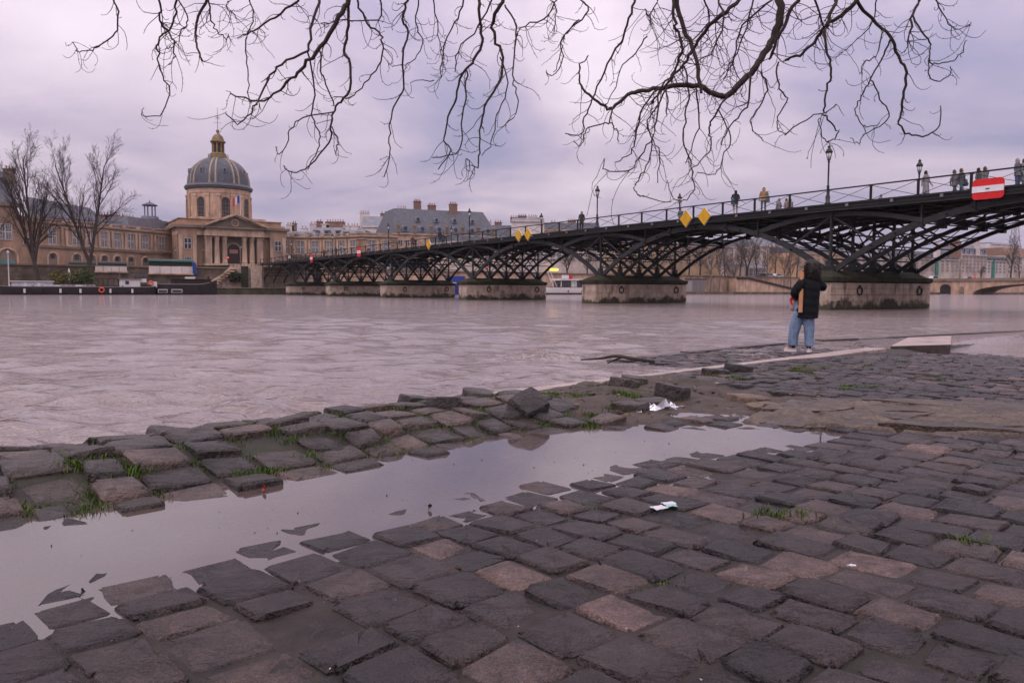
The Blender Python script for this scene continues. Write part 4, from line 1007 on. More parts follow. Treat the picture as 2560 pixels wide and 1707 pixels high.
def chimney(parent, p, z0, z1, w=1.6, d=.8, pots=3, mt=None, fr=XYZ):
    m = MB(); m.box(up(p, (z0 + z1) / 2), (w, d, z1 - z0), fr); m.box(up(p, z1 + .08), (w + .25, d + .25, .2), fr); ch = m.build('chimney', mt or M_CHIM, parent)
    for k in range(pots):
        q = up(p, z1) + fr[0] * ((k - (pots - 1) / 2) * w / max(pots, 1)); m = MB(); m.lathe([(.13, 0), (.16, .1), (.12, .6), (.16, .68)], q + Vector((0, 0, .15)), 6); m.build('chimney_pot', M_POT, ch)
# left pavilion with its steep roof, and the long slate roof behind the wing
def pavilions():
    a, b_ = gp(-95, 160), gp(50, 168); fr = tan_frame(a, b_)
    m = MB(); box_between(m, a, b_, 4.6, 18.2, 16); m.build('pavilion', M_LIME, PAL)
    m = MB(); box_between(m, a - fr[0] * .5, b_ + fr[0] * .5, 18.2, 18.9, 16.6, .6); m.build('cornice', M_GRIME, PAL)
    m = MB(); box_between(m, b_, gp(102, 171), 4.6, 16.4, 10); m.build('pavilion', M_LIME, PAL)
    bk = -fr[1] * 16
    ra = pix(-70, 428, 172); rb = pix(28, 430, 174)
    hip('mansard_roof', [a, b_, b_ + bk, a + bk], 18.9, (ra, rb), M_SLATE, PAL)
    chimney(PAL, pix(24, 440, 172), 22, pix(22, 424, 172).z, 1.8, 1.2, 3, M_GRIME)
    window(PAL, up(gp(17, 166.1), 11.2), fr, 2.4, 3.2, 'lattice'); window(PAL, up(gp(-40, 163), 11.2), fr, 2.4, 3.2, 'lattice'); window(PAL, up(gp(69, 168.9), 10.3), fr, 1.2, 1.5, 'cross')
    p = gp(20, 166.1); pts_ = [up(p, 0) + fr[1] * .05 + fr[0] * x + Vector((0, 0, z)) for x, z in [(-1.9, 5), (-1.9, 7.4)] + [(-1.9 * math.cos(t), 7.4 + 1.9 * math.sin(t)) for t in np.linspace(.2, 2.94, 8)] + [(1.9, 7.4), (1.9, 5)]]
    ar = MB().prism(pts_, fr[1] * .08).build('arch_shade_slab', M_GRIME, PAL); m = MB(); m.tube([q + fr[1] * .1 for q in pts_], .25, 5); m.build('arch_moulding', M_LIME2, ar)  # pavilion arch likewise a darker slab, the hollow's shade in its colour
    m = MB(); m.box(up(gp(20, 165.6), 6.2), (2.5, .1, 1.2), fr); m.build('teal_banner', mat('teal_banner', (.06, .22, .26), .6), PAL)
    # long roof
    c1, c2 = gp(80, 180), gp(262, 192); bk = Vector((-.3, 1, 0)) * 14
    hip('slate_roof', [c1, c2, c2 + bk, c1 + bk], 16.0, (pix(66, 492, 186), pix(225, 520, 197)), M_SLATE, PAL)
    m = MB(); m.box(pix(200, 548, 186) + Vector((0, 1, 0)), (18, 2, .4), tan_frame(c1, c2)); m.build('roof_gutter', M_ZINC, PAL)
    for x, y in ((262, 545), (285, 545), (300, 548), (325, 552)): chimney(PAL, gp(x, 203), 15, pix(x, y - 6, 203).z, 3.0, 1.2, 4, M_CHIM)
    # belvedere turret
    c = gp(379, 222); zb = z_at(379, 553, c); zt = z_at(379, 515, c)
    m = MB(); m.box(up(c, zb - 2), (6.2, 6.2, 5), XYZ, taper=.75); m.build('turret_base', M_SLATE, PAL)
    m = MB(); m.box(up(c, zb + .6), (3.4, 3.4, 1.4)); m.build('turret_plinth', M_ZINC, PAL)
    for k in range(8):
        t = k * math.pi / 4; m = MB(); m.beam(up(c, zb + 1.2) + Vector((1.45 * math.cos(t), 1.45 * math.sin(t), 0)), up(c, zt) + Vector((1.45 * math.cos(t), 1.45 * math.sin(t), 0)), .28, .28); m.build('turret_post', M_ZINC, PAL)
    m = MB(); m.lathe([(2.1, zt), (2.15, zt + .2), (1.1, zt + .7), (.15, zt + 1.1), (.08, zt + 1.6)], up(c, 0), 8); m.build('turret_roof', M_SLATE, PAL)
    m = MB(); m.box(pix(360, 566, 210), (20, 6, 3.4), tan_frame(gp(330, 200), gp(420, 214))); m.build('slate_roof', M_ZINC, PAL)
    # flag in front of the drum
    p = P_(2.2, 50, 19.4); m = MB(); m.tube([p, p + Vector((0, 0, 6.2))], .06, 6); m.build('flag_pole', M_WHITE, PAL)
    for k, c_ in enumerate(((.03, .05, .22), (.6, .58, .6), (.5, .03, .04))):
        q = p + Vector((0, 0, 5.0)) - BFR[0] * (.1 + k * .62); V = []
        for i in range(4):
            x = i / 3; V += [q - BFR[0] * (.62 * x) + BFR[1] * (.1 * math.sin(x * 3 + k)) + Vector((0, 0, .9 - .35 * (k + x))), q - BFR[0] * (.62 * x) + BFR[1] * (.1 * math.sin(x * 3 + k)) + Vector((0, 0, -1.0 - .4 * (k + x)))]
        m = MB().add(V, [(i * 2, i * 2 + 1, i * 2 + 3, i * 2 + 2) for i in range(3)]); m.build('flag_stripe', mat('flag_%d' % k, c_, .7), PAL)
pavilions()
# ------------------------------------------------------------------ houses behind
def house(name, label, px0, px1, y_eave, y_top, Y, wall, roof, depth=12, floors=0, bays=0, wh=1.5, chim=(), z0=4.6, Y1=None, cat='house', group=None, dormers=0, wf=None, ww=1.3, style='cross', mans=None, wy0=None):
    a, b_ = gp(px0, Y), gp(px1, Y1 or Y); fr = tan_frame(a, b_); ze = (z_at(px0, y_eave, a) + z_at(px1, y_eave, b_)) / 2; zt = (z_at(px0, y_top, a) + z_at(px1, y_top, b_)) / 2
    r = empty(name, up((a + b_) / 2, z0), label, cat, group)
    m = MB(); box_between(m, a, b_, z0, ze, depth); m.build('wall', wall, r)
    m = MB(); box_between(m, a, b_, ze - .35, ze, .3, .35); m.build('cornice', wall, r)
    bk = -fr[1]; ins = mans if mans is not None else min(depth * .3, (zt - ze) * .6)
    b4 = [a, b_, b_ + bk * depth, a + bk * depth]; sh = min(ins, (b_ - a).length * .3)
    t4 = [a + fr[0] * sh * .3 + bk * ins, b_ - fr[0] * sh * .3 + bk * ins, b_ - fr[0] * sh * .3 + bk * (depth - ins), a + fr[0] * sh * .3 + bk * (depth - ins)]
    if (b_ - a).dot(fr[0]) < 0: t4 = [a - fr[0] * sh * .3 + bk * ins, b_ + fr[0] * sh * .3 + bk * ins, b_ + fr[0] * sh * .3 + bk * (depth - ins), a - fr[0] * sh * .3 + bk * (depth - ins)]
    m = MB(); m.add([up(p, ze) for p in b4] + [up(p, zt) for p in t4], [(0, 1, 5, 4), (1, 2, 6, 5), (2, 3, 7, 6), (3, 0, 4, 7), (4, 5, 6, 7)]); rf = m.build('roof', roof, r)
    L_ = (b_ - a).length; t = (b_ - a).normalized()
    if floors:
        zb = z0 + 4.2 if wy0 is None else wy0; fh = (ze - zb - .3) / floors
        for f in range(floors):
            for k in range(bays): window(r, up(a + t * (L_ * (k + .5) / bays), zb + f * fh + .25 * fh) + fr[1] * .02, fr, ww, min(wh, fh * .62), style, wf)
    for k in range(dormers):
        p = up(a + t * (L_ * (k + .5) / dormers), 0) + bk * (ins * .45); zz = ze + (zt - ze) * .36
        m = MB(); m.box(up(p, zz) + fr[1] * .3, (1.5, 1.6, (zt - ze) * .46), fr); m.box(up(p, zz) + fr[1] * 1.12, (.95, .08, (zt - ze) * .32), fr, 1); m.box(up(p, zz + (zt - ze) * .25) + fr[1] * .3, (1.8, 1.9, .2), fr, 0); m.build('dormer', [M_ZINC, M_PANE], rf)
    for (cx, cy, w_) in chim:
        Yc = Y + depth * .5; p = gp(cx, Yc); chimney(r, p, ze, z_at(cx, cy, p), w_, 1.0, max(2, int(w_ / .7)), M_WALLW if random.random() < .55 else M_CHIM, fr)
    return r
house('town_house', 'low zinc-roofed house peeping over the balustrade next to the dome', 692, 790, 592, 578, 232, M_WALLW, M_ZINC, chim=((728, 563, 2.2), (738, 560, 1.2), (700, 574, 2), (762, 572, 2)), dormers=3)
house('town_house', 'cream house with a row of chimneys above the curved wing', 778, 860, 590, 568, 236, M_WALLW, M_ZINC, chim=((785, 561, 2), (800, 555, 1.6), (840, 556, 5.5), (815, 562, 2.4)), dormers=3)
house('town_house', 'zinc-roofed house with brick chimneys left of the white gable', 850, 915, 590, 574, 234, M_WALLW, M_ZINC, chim=((868, 565, 2), (888, 566, 2.4), (903, 572, 1.5)), dormers=2)
house('town_house', 'white house with a tall chimney gable and zinc roof', 903, 1000, 566, 540, 250, M_WALLW, M_ZINC, chim=((913, 533, 3.0), (960, 535, 2), (972, 541, 3.0)), depth=14)
house('town_house', 'tall blank white gable rising beside the mansard roof', 987, 1034, 530, 522, 262, M_WALLW, M_ZINC, depth=10, chim=((1000, 521, 2.0), (1012, 521, 1.0)))
MANS = house('mansard_mansion', 'large mansion with steep slate mansard roof and round dormers', 982, 1246, 587, 520, 222, M_LIME2, M_SLATE, depth=26, Y1=234, mans=7.5, floors=0, cat='mansion')
def mansion_details():
    a, b_ = gp(982, 222), gp(1246, 234); fr = tan_frame(a, b_); t = (b_ - a).normalized(); L_ = (b_ - a).length; bk = -fr[1]
    ze = (z_at(982, 587, a) + z_at(1246, 587, b_)) / 2; zt = (z_at(982, 520, a) + z_at(1246, 520, b_)) / 2
    for row, n, q0, q1, sc in ((.16, 6, .12, .9, 1.0), (.55, 4, .26, .78, .8)):
        for k in range(n):
            u = q0 + (q1 - q0) * k / (n - 1); p = a + t * (L_ * u) + bk * (7.5 * row) ; zz = ze + (zt - ze) * row
            m = MB(); poly = [up(p, zz) + fr[1] * .9 + fr[0] * x * sc + Vector((0, 0, z * sc)) for x, z in [(-.9, -.6), (.9, -.6), (.9, .5)] + [(.9 * math.cos(q), .5 + .8 * math.sin(q)) for q in np.linspace(.3, 2.84, 6)] + [(-.9, .5)]]
            m.prism(poly, bk * 2.2 * sc); d_ = m.build('dormer', M_ZINC, MANS)
            m = MB(); m.prism([up(p, zz + .2 * sc) + fr[1] * .92 + fr[0] * (.55 * sc * math.cos(q)) + Vector((0, 0, .6 * sc * math.sin(q))) for q in np.linspace(0, 5.8, 10)], fr[1] * .06); m.build('dormer_pane', M_PANE, d_)
    for k in range(7):
        p = up(a + t * (L_ * (.05 + .9 * k / 6)), ze + .1) + fr[1] * .1; m = MB(); m.lathe([(.5, 0), (.5, .8), (.3, .9), (.45, 1.5), (.55, 2.2), (.2, 2.6), (.22, 3.0), (.05, 3.3)], p, 8); m.build('roof_statue', M_GRIME, MANS)
    for x in (1000, 1017, 1036, 1160, 1200):
        p = a + t * (L_ * (x - 982) / 264); window(MANS, up(p, ze - 3.2), fr, 1.2, 1.4, 'cross')
    for cx, y, w_ in ((1044, 505, 2.0), (1080, 515, 2.2), (1133, 512, 2.2)):
        p = gp(cx, 236); chimney(MANS, p, ze + 1, z_at(cx, y, p), w_, 1.4, 4, M_CHIM, fr)
mansion_details()
house('town_house', 'slate-roofed house with skylights right of the mansard mansion', 1180, 1290, 600, 562, 262, M_WALLW, M_SLATE, chim=((1190, 540, 2), (1203, 537, 1.4), (1222, 556, 2), (1245, 557, 2.4)), depth=14)
house('town_house', 'white apartment block with grey attic windows behind the bridge lamps', 1278, 1360, 552, 545, 262, M_WALLW, M_ZINC, depth=16, chim=((1290, 545, 4), (1305, 541, 3), (1330, 543, 3), (1345, 545, 2)))
house('town_house', 'low brown-roofed house past the white apartment block', 1355, 1500, 575, 556, 285, M_LIME2, M_SLATE, depth=16, chim=((1428, 553, 3), (1382, 556, 2)))
# far office tower
m = MB(); c = gp(584, 1500); z1 = z_at(584, 524, c); m.lathe([(17, 0), (17, z1 - 8), (14, z1)], c, 20); o = autosmooth(m.build('office_tower', mat('blue_tower_glass', (.055, .085, .15), .3, var=.2, scale=.05)), 30); tag(o, 'far blue-grey office tower just beside the dome', 'tower')

# ------------------------------------------------------------------ quay wall, landing, stair
def far_quay():
    W0 = -75
    m = MB(); m.box(B(BANK - .4, (W0 - 2) / 2, 2.0), (-2 - W0, 1.0, 6.0), BFR); o = m.build('quay_wall', M_QWALL); tag(o, 'dark weathered masonry quay wall behind the moored barges', 'wall')
    m = MB(); m.box(B(BANK - .5, (W0 - 2) / 2, 5.12), (-2 - W0, 1.4, .26), BFR); m.build('coping', M_GRIME, o)
    # big masonry courses that show
    for c in range(5):
        w = W0 + random.uniform(0, 1)
        while w < -22:
            L_ = random.uniform(1.2, 2.2); q = MB(); q.box(B(BANK - .93 + random.uniform(-.02, .02), w + L_ / 2, 1.25 + c * .75), (L_ - .05, .10, .70), BFR); q.build('stone_block', M_QWALL, o); w += L_
    m = MB(); m.box(B(BANK - 7, -20, -.1), (110, 12, 2.5), BFR); o2 = m.build('landing', mat('weedy_landing', (.05, .048, .025), .8, var=.5, scale=1, dirt=(.10, .085, .06), dscale=.5)); tag(o2, 'low weed-covered stone landing at the foot of the quay wall', 'landing')
    m = MB(); m.box(B(BANK - 7, -20, 1.2), (110, 12.3, .14), BFR); m.build('coping', M_GRIME, o2)
    # downstream wall, lower and longer
    m = MB(); m.box(B(BANK + .2, 165, 2.0), (305, 1.0, 6.2), BFR); o = m.build('quay_wall', M_LIME2); tag(o, 'pale masonry quay wall running on beyond the bridge', 'wall')
    m = MB(); m.box(B(BANK + .1, 165, 5.2), (305, 1.5, .3), BFR); m.build('coping', M_GRIME, o)
    m = MB(); m.box(B(BANK - 3, 165, .05), (300, 5.4, 1.3), BFR); m.build('towpath', M_QWALL, o)
    # stair block by the bridge
    s0 = BANK - 1.6; st = empty('quay_stair', B(s0, -12, 1), 'pale stone stair flight descending from the bridge end to the landing', 'stair')
    def poly(pl, s, th, nm, mt, par=st):
        P3 = []
        for x, y in pl:
            w = w_at(x, s, y); p = B(s, w, 0); p.z = z_at(x, y, p); P3.append(p)
        return MB().prism(P3, BFR[1] * th).build(nm, mt, par)
    poly([(528, 702), (556, 686), (575, 668), (606, 665), (660, 665), (660, 742), (528, 742)], s0, 1.4, 'stair_wall', M_PIER)
    poly([(494, 664), (576, 663), (552, 682), (505, 690)], s0 + 1.5, .4, 'stair_parapet', M_IRON)
    for k in range(7):
        x = 536 + k * 8; y = 708 - k * 6; w = w_at(x, s0 - .5, y); m = MB(); m.box(up(B(s0 - .6, w, 0), z_at(x, y, B(s0 - .6, w, 0))), (1.3, 1.1, .28), BFR); m.build('step', M_LIME2, st)
    for x, w_ in ((612, 1.2), (640, 2.2)):
        w = w_at(x, s0 - .3); m = MB(); m.box(B(s0 - .35, w, 3.3), (w_, .7, 4.4), BFR); m.build('buttress', M_PIER if x > 620 else M_MOSS, st)
    m = MB()
    for x in np.arange(575, 660, 9):
        w = w_at(x, s0); m.beam(B(s0, w, 5.3), B(s0, w, 6.25), .06, .06)
    m.beam(B(s0, w_at(560, s0), 6.1), B(s0, w_at(660, s0), 6.25), .07, .07); m.build('handrail', M_IRON, st)
far_quay()
def bookstall(px0, px1, y0, y1, label, mt, big):
    s = BANK - .5; w0, w1 = w_at(px0, s), w_at(px1, s); c = B(s, (w0 + w1) / 2, 0); zt, zb = z_at((px0 + px1) / 2, y0, c), z_at((px0 + px1) / 2, y1, c)
    zb = max(zb, 5.26)
    r = empty('book_stall', up(c, zb), label, 'book stall')
    n = max(2, int((w1 - w0) / 2.1))
    for k in range(n):
        wc = w0 + (w1 - w0) * (k + .5) / n; m = MB(); m.box(B(s, wc, (zb + zt) / 2 - .02), ((w1 - w0) / n - .06, .8, zt - zb - .12), BFR); m.build('box', mt, r)
    m = MB(); V = [B(s - .75, w0, zt - .35), B(s - .75, w1, zt - .35), B(s + .5, w1, zt + .06), B(s + .5, w0, zt + .06)]; V += [v + Vector((0, 0, .08)) for v in V]
    m.add(V, [(3, 2, 1, 0), (4, 5, 6, 7), (0, 1, 5, 4), (1, 2, 6, 5), (2, 3, 7, 6), (3, 0, 4, 7)]); m.build('lid', M_GREEN if big else mt, r)
    return r
bookstall(372, 484, 650, 665, 'long green book stall with a sloping lid on the pale parapet', M_GREEN2, True)
bookstall(172, 240, 656, 665, 'dark green book stall on the quay wall behind the bushes', M_GREEN2, False)
bookstall(245, 318, 656, 665, 'dark green book stall on the quay wall between tree and pale parapet', M_GREEN2, False)
def pale_parapets():
    for a, b_, y0, y1, lab in ((372, 482, 666, 685, 'pale stone parapet under the long green book stall'), (238, 318, 666, 680, 'pale stone parapet under the dark book stall')):
        s = BANK - 1.15; w0, w1 = w_at(a, s), w_at(b_, s); c = B(s, (w0 + w1) / 2, 0); z1, z0 = z_at((a + b_) / 2, y0, c), z_at((a + b_) / 2, y1, c)
        r = empty('parapet', up(c, z0), lab, 'parapet'); n = 4
        for k in range(n):
            m = MB(); m.box(B(s, w0 + (w1 - w0) * (k + .5) / n, (z0 + z1) / 2), ((w1 - w0) / n - .07, .35, z1 - z0 - .04), BFR); m.build('panel', M_WALLW, r)
        m = MB(); m.box(B(s - .1, (w0 + w1) / 2, z0), (w1 - w0 + .3, .6, .25), BFR); m.build('moulding', M_LIME2, r)
pale_parapets()
def tarp():
    s = BANK - 1.8; m = MB(); V = []; n = 7
    for k in range(n):
        y = 655 + k * 5.8; x0 = 480 + k * .9; x1 = 488 + k * 1.0 + random.uniform(-1.5, 1.5)
        for q in range(4):
            x = x0 + (x1 - x0) * q / 3; ss = s + random.uniform(-.22, .22); w = w_at(x, ss, y); p = B(ss, w, 0); p.z = z_at(x, y, p); V.append(p)
    m.add(V, [(k * 4 + q, k * 4 + q + 1, k * 4 + q + 5, k * 4 + q + 4) for k in range(n - 1) for q in range(3)])
    o = m.build('tarpaulin', M_BLUE, None, True, fix=False); sd = o.modifiers.new('s', 'SOLIDIFY'); sd.thickness = .06
    tag(o, 'crumpled blue tarpaulin hanging off the end of the long green book stall', 'tarpaulin')
tarp()
# ------------------------------------------------------------------ boats
def hull(r, w0, w1, s, hw, zd, bow, mt=M_HULLB, sheer=.5, bowlen=4.0, nm='hull', stripe=None):
    n = 26; V = []
    for k in range(n + 1):
        u = k / n; w = w0 + (w1 - w0) * u; e = min((w - w0) / 2.0, 1) if bow > 0 else min((w1 - w) / 2.0, 1); fb = min(((w1 - w) if bow > 0 else (w - w0)) / bowlen, 1)
        h = hw * (1 - (1 - fb) ** 2 * .97) * (1 - (1 - max(e, 0)) ** 2 * .45); z = zd + sheer * (1 - fb) ** 2 + .12 * (1 - e) ** 2
        V += [B(s - h * .86, w, -.5), B(s - h * .97, w, .35), B(s - h, w, z - .25), B(s - h, w, z), B(s + h, w, z), B(s + h, w, z - .25), B(s + h * .97, w, .35), B(s + h * .86, w, -.5)]
    Fc = [(k * 8 + a, k * 8 + (a + 1) % 8, (k + 1) * 8 + (a + 1) % 8, (k + 1) * 8 + a) for k in range(n) for a in range(8)] + [tuple(range(8)), tuple(n * 8 + a for a in range(7, -1, -1))]
    m = MB(); m.add(V, Fc); o = autosmooth(m.build(nm, mt, r), 50)
    rail = [Vector(V[k * 8 + 3]) + Vector((0, 0, .03)) for k in range(n + 1)]; q = MB(); q.tube(rail, .06, 5); q.build('rubbing_strake', stripe or M_HULLG, r)
    return o
def bpart(r, nm, mt, s, px0, px1, y0, y1, depth=2.0, s_off=0.0, roof=None):
    ss = s + s_off; w0, w1 = w_at(px0, ss - depth / 2), w_at(px1, ss - depth / 2); c = B(ss - depth / 2, (w0 + w1) / 2, 0); zt, zb = z_at((px0 + px1) / 2, y0, c), z_at((px0 + px1) / 2, y1, c)
    m = MB(); m.box(B(ss, (w0 + w1) / 2, (zb + zt) / 2), (w1 - w0, depth, zt - zb), BFR); o = m.build(nm, mt, r)
    if roof is not None:
        m = MB(); m.box(B(ss, (w0 + w1) / 2, zt + .05), (w1 - w0 + .4, depth + .4, .12), BFR); m.build('roof', roof, r)
    return o
def ring(r, px, y, s, rad=.36):
    w = w_at(px, s, y); c = B(s, w, 0); c.z = z_at(px, y, c); m = MB(); m.tube([c + BFR[0] * (rad * math.cos(t)) + BFR[2] * (rad * math.sin(t)) for t in np.linspace(0, 6.283, 17)], .11, 6, cap=False); m.build('life_ring', M_ORANGE, r)
def barges():
    s = BANK - 16.5; w0, w1 = w_at(-45, s - 2.4), w_at(392, s - 2.4)
    r = empty('moored_barge', B(s, (w0 + w1) / 2, 0), 'long black-hulled houseboat barge with white deckhouse and open wheelhouse', 'barge')
    hull(r, w0, w1, s, 2.5, 1.25, -1, sheer=.5)
    bpart(r, 'deckhouse', mat('lilac_deckhouse', (.44, .42, .50), .6), s, 28, 132, 704, 722, 3.4, roof=M_BWHITE)
    for x in (58, 92): bpart(r, 'door', M_BWHITE, s, x, x + 9, 707, 720, .1, -1.76)
    for a, b_ in ((124, 150), (188, 214)): bpart(r, 'locker', M_BWHITE, s, a, b_, 713, 718, 1.2, -1.0)
    bpart(r, 'wheelhouse_base', M_WOODD, s, 243, 298, 714, 726, 2.8)
    for x in (244, 256, 268, 283, 296):
        for q in (-1.3, 1.3): bpart(r, 'wheelhouse_post', M_WOODD, s, x, x + 2.2, 698, 714, .15, q)
    bpart(r, 'wheelhouse_roof', M_WOODD, s, 240, 300, 695.5, 698, 3.1)
    bpart(r, 'cabin', M_BWHITE, s, 298, 350, 698, 719, 3.0, roof=M_HULLG); bpart(r, 'cabin_window', M_PANE, s, 313, 322, 702, 710, .1, -1.55)
    bpart(r, 'cockpit', M_BWHITE, s, 336, 366, 697, 706, 2.6); bpart(r, 'windscreen', M_PANE, s, 341, 360, 693, 697, 2.2); bpart(r, 'solar_panel', M_SLATE, s, 335, 366, 685, 690, 2.4)
    for x in (338, 360): bpart(r, 'panel_post', M_HULLG, s, x, x + 1.5, 690, 697, .15)
    bpart(r, 'stern_box', M_BWHITE, s, 373, 392, 704, 719, 2.6); ring(r, 377, 708, s - 1.45); ring(r, 254, 725, s - 2.62)
    for x, y0 in ((119, 695), (299, 680)): bpart(r, 'mast', M_HULLG, s, x, x + 1.4, y0, 712, .12)
    for x in (215, 236):
        w = w_at(x, s - 2); c = B(s - 1.9, w, 1.5); m = MB(); m.tube([c + BFR[0] * (.35 * math.cos(t)) + BFR[2] * (.35 * math.sin(t)) for t in np.linspace(0, 6.283, 13)], .09, 5, cap=False); m.build('tyre_fender', M_HULLB, r)
    bpart(r, 'deck_clutter', M_GREEN2, s, 30, 52, 715, 721, 1.2, -1.4); bpart(r, 'deck_clutter', M_HULLB, s, 355, 378, 712, 722, 1.4, -1.2)
    random.seed(8)
    for k in range(16):
        x = random.uniform(35, 330); hgt = random.uniform(2, 6); bpart(r, 'deck_clutter', random.choice([M_BWHITE, M_HULLG, M_GREEN2, M_WOODD, M_ORANGE, M_BLUE, M_HULLB]), s, x, x + random.uniform(2, 7), 718 - hgt, 718, random.uniform(.4, 1.2), random.uniform(-1.9, -.4))
    for x in np.arange(20, 240, 12): bpart(r, 'stanchion', M_BWHITE, s, x, x + .7, 712, 719, .06, -2.3)
    for y in (712, 715.5): a = B(s - 2.3, w_at(20, s - 2.3), 0); a.z = z_at(20, y, a); b_ = B(s - 2.3, w_at(236, s - 2.3), 0); b_.z = z_at(236, y, b_); m = MB(); m.tube([a, b_], .025, 4); m.build('guard_wire', M_BWHITE, r)
    for x in (60, 100, 150, 200, 275, 330):
        w = w_at(x, s - 2.6); m = MB(); m.tube([B(s - 2.62, w, .3), B(s - 2.66, w, .95)], [.16, .16], 7); m.build('fender', random.choice([M_BWHITE, M_HULLB]), r)
    s = BANK - 15.8; w0, w1 = w_at(388, s - 2.2), w_at(548, s - 2.2)
    r = empty('moored_barge', B(s, (w0 + w1) / 2, 0), 'black barge with low dark cabin and framed hull windows below the blue tarpaulin', 'barge')
    hull(r, w0, w1, s, 2.3, 1.75, 1, sheer=.9)
    bpart(r, 'cabin', M_WOODD, s, 432, 528, 699, 717, 2.8, roof=M_HULLB); bpart(r, 'hatch', M_BWHITE, s, 466, 488, 692, 697, 1.6)
    for a, b_ in ((394, 418), (428, 455)):
        bpart(r, 'porthole_frame', M_BWHITE, s, a, b_, 723, 732, .1, -2.28); bpart(r, 'porthole', M_PANE, s, a + 1.6, b_ - 1.6, 724.6, 730.6, .1, -2.36)
    bpart(r, 'deck_edge', M_BWHITE, s, 392, 436, 712, 714, 2.6); bpart(r, 'chimney', M_HULLB, s, 519, 523, 690, 700, .4)
    a = B(s - 1.2, w_at(540, s - 1.2), 2.0); b_ = B(BANK - 6, w_at(640, BANK - 6), 1.4); m = MB(); m.tube([a + (b_ - a) * u + Vector((0, 0, -1.1 * math.sin(u * math.pi))) for u in np.linspace(0, 1, 12)], .04, 4); m.build('mooring_rope', M_HULLG, r)
    # white boat beyond the bridge
    s = BANK - 8; w0, w1 = w_at(1345, s - 2), w_at(1490, s - 2)
    r = empty('moored_boat', B(s, (w0 + w1) / 2, 0), 'white passenger boat with open upper deck moored between two bridge piers', 'boat')
    hull(r, w0, w1, s, 2.6, 1.7, -1, mt=M_BWHITE, sheer=.5, stripe=M_WOODD)
    m = MB(); m.box(B(s, (w0 + w1) / 2, .12), (w1 - w0 - 3, 5.12, .5), BFR); m.build('boot_stripe', M_HULLB, r)
    bpart(r, 'cabin', M_PANE, s, 1406, 1468, 702, 722, 3.6); bpart(r, 'cabin', M_BWHITE, s, 1428, 1442, 702, 722, 3.8)
    bpart(r, 'canopy', M_BWHITE, s, 1402, 1474, 697, 701, 4.6); bpart(r, 'signboard', M_WHITE, s, 1406, 1422, 688, 698, .2, -2.2); bpart(r, 'signboard', M_RED, s, 1422, 1430, 688, 698, .2, -2.2)
    for x in (1403, 1440, 1472): bpart(r, 'canopy_post', M_BWHITE, s, x, x + 1.3, 699, 722, .12, -2)
    for x in (1420, 1455, 1466): bpart(r, 'porthole', M_PANE, s, x, x + 3, 726, 730, .1, -2.6)
    m = MB()
    for x in (1373, 1381): a = B(s, w_at(x, s), 1.7); m.beam(a, a + BFR[0] * 1.6 + Vector((0, 0, 0)), .1, .1); m.beam(a + BFR[0] * 1.4, a + BFR[0] * -.4 + Vector((0, 0, 3.4)), .12, .12)
    m.build('gangway', M_BWHITE, r)
    m = MB()
    for x in np.arange(1380, 1470, 7): w = w_at(x, s - 2.5); m.beam(B(s - 2.5, w, 1.7), B(s - 2.5, w, 2.7), .05, .05)
    m.beam(B(s - 2.5, w_at(1378, s - 2.5), 2.7), B(s - 2.5, w_at(1468, s - 2.5), 2.7), .05, .05); m.build('railing', M_HULLG, r)
barges()
# lamps and poles on the far quay
LQ = lamp_meshes(6.0)
for px, Y, lab in ((226, 172, 'street lamp half hidden behind the forked riverside tree'), (441, 190, 'street lamp in front of the palace side bay, above the long book stall'), (509, 190, 'street lamp before the left columns of the palace portico'), (24, 158, None), (735, 196, 'street lamp before the curved palace wing beside the portico'), (775, 196, 'street lamp before the curved palace wing among bridge visitors'), (604, 178, 'short street lamp before the palace door at the bridge end')):
    if lab: put_lamp(LQ, up(gp(px, Y), 4.9), lab, None)
p = B(BANK - 3, w_at(22, BANK - 3), 1.2); m = MB(); m.lathe([(.14, 0), (.10, .3), (.08, 5.6), (.2, 5.7), (.25, 6.0), (.05, 6.2)], p, 8); o = m.build('white_pole', M_BWHITE); tag(o, 'slim white lamp pole on the landing behind the barge bow', 'lamp pole')
# ================================================================== DOWNSTREAM BACKGROUND
M_OCHRE = mat('ochre_render', (.42, .285, .17), .8, var=.2, scale=.3, dirt=(.30, .20, .12), dscale=.2); M_PINK = mat('rose_stone', (.50, .38, .34), .8, var=.2, scale=.3, dirt=(.33, .25, .22), dscale=.2)
M_BEIGE = mat('beige_stone', (.54, .44, .38), .8, var=.18, scale=.3, dirt=(.30, .23, .19), dscale=.2); M_ORNG = mat('orange_render', (.46, .28, .17), .8, var=.2, scale=.3); M_BRICKT = mat('red_brick_trim', (.30, .10, .075), .8, var=.2, scale=2)
M_GREENC = mat('green_netting', (.035, .20, .15), .7, var=.3, scale=.6)
def Yb(px, back=16):
    s = BANK + back; return B(s, w_at(px, s)).y
def rhouse(label, px0, px1, ye, yt, wall, roof, floors, bays, back=16, chim=(), dorm=0, depth=14, name='apartment_house', **k):
    return house(name, label, px0, px1, ye, yt, Yb(px0, back), wall, roof, depth=depth, floors=floors, bays=bays, chim=chim, Y1=Yb(px1, back), dormers=dorm, cat='house', **k)
rhouse('cream house seen through the bridge ironwork nearest the mansion', 1130, 1312, 606, 592, M_BEIGE, M_SLATE, 4, 9, wh=1.9)
rhouse('pale house with tall paired windows behind the moored white boat', 1312, 1404, 618, 602, M_WALLW, M_ZINC, 4, 6, wh=2.0, chim=((1345, 598, 2),))
bh = rhouse('house with red brick window bands behind the bridge columns', 1404, 1512, 616, 598, M_BEIGE, M_SLATE, 3, 6, wh=2.2, dorm=4)
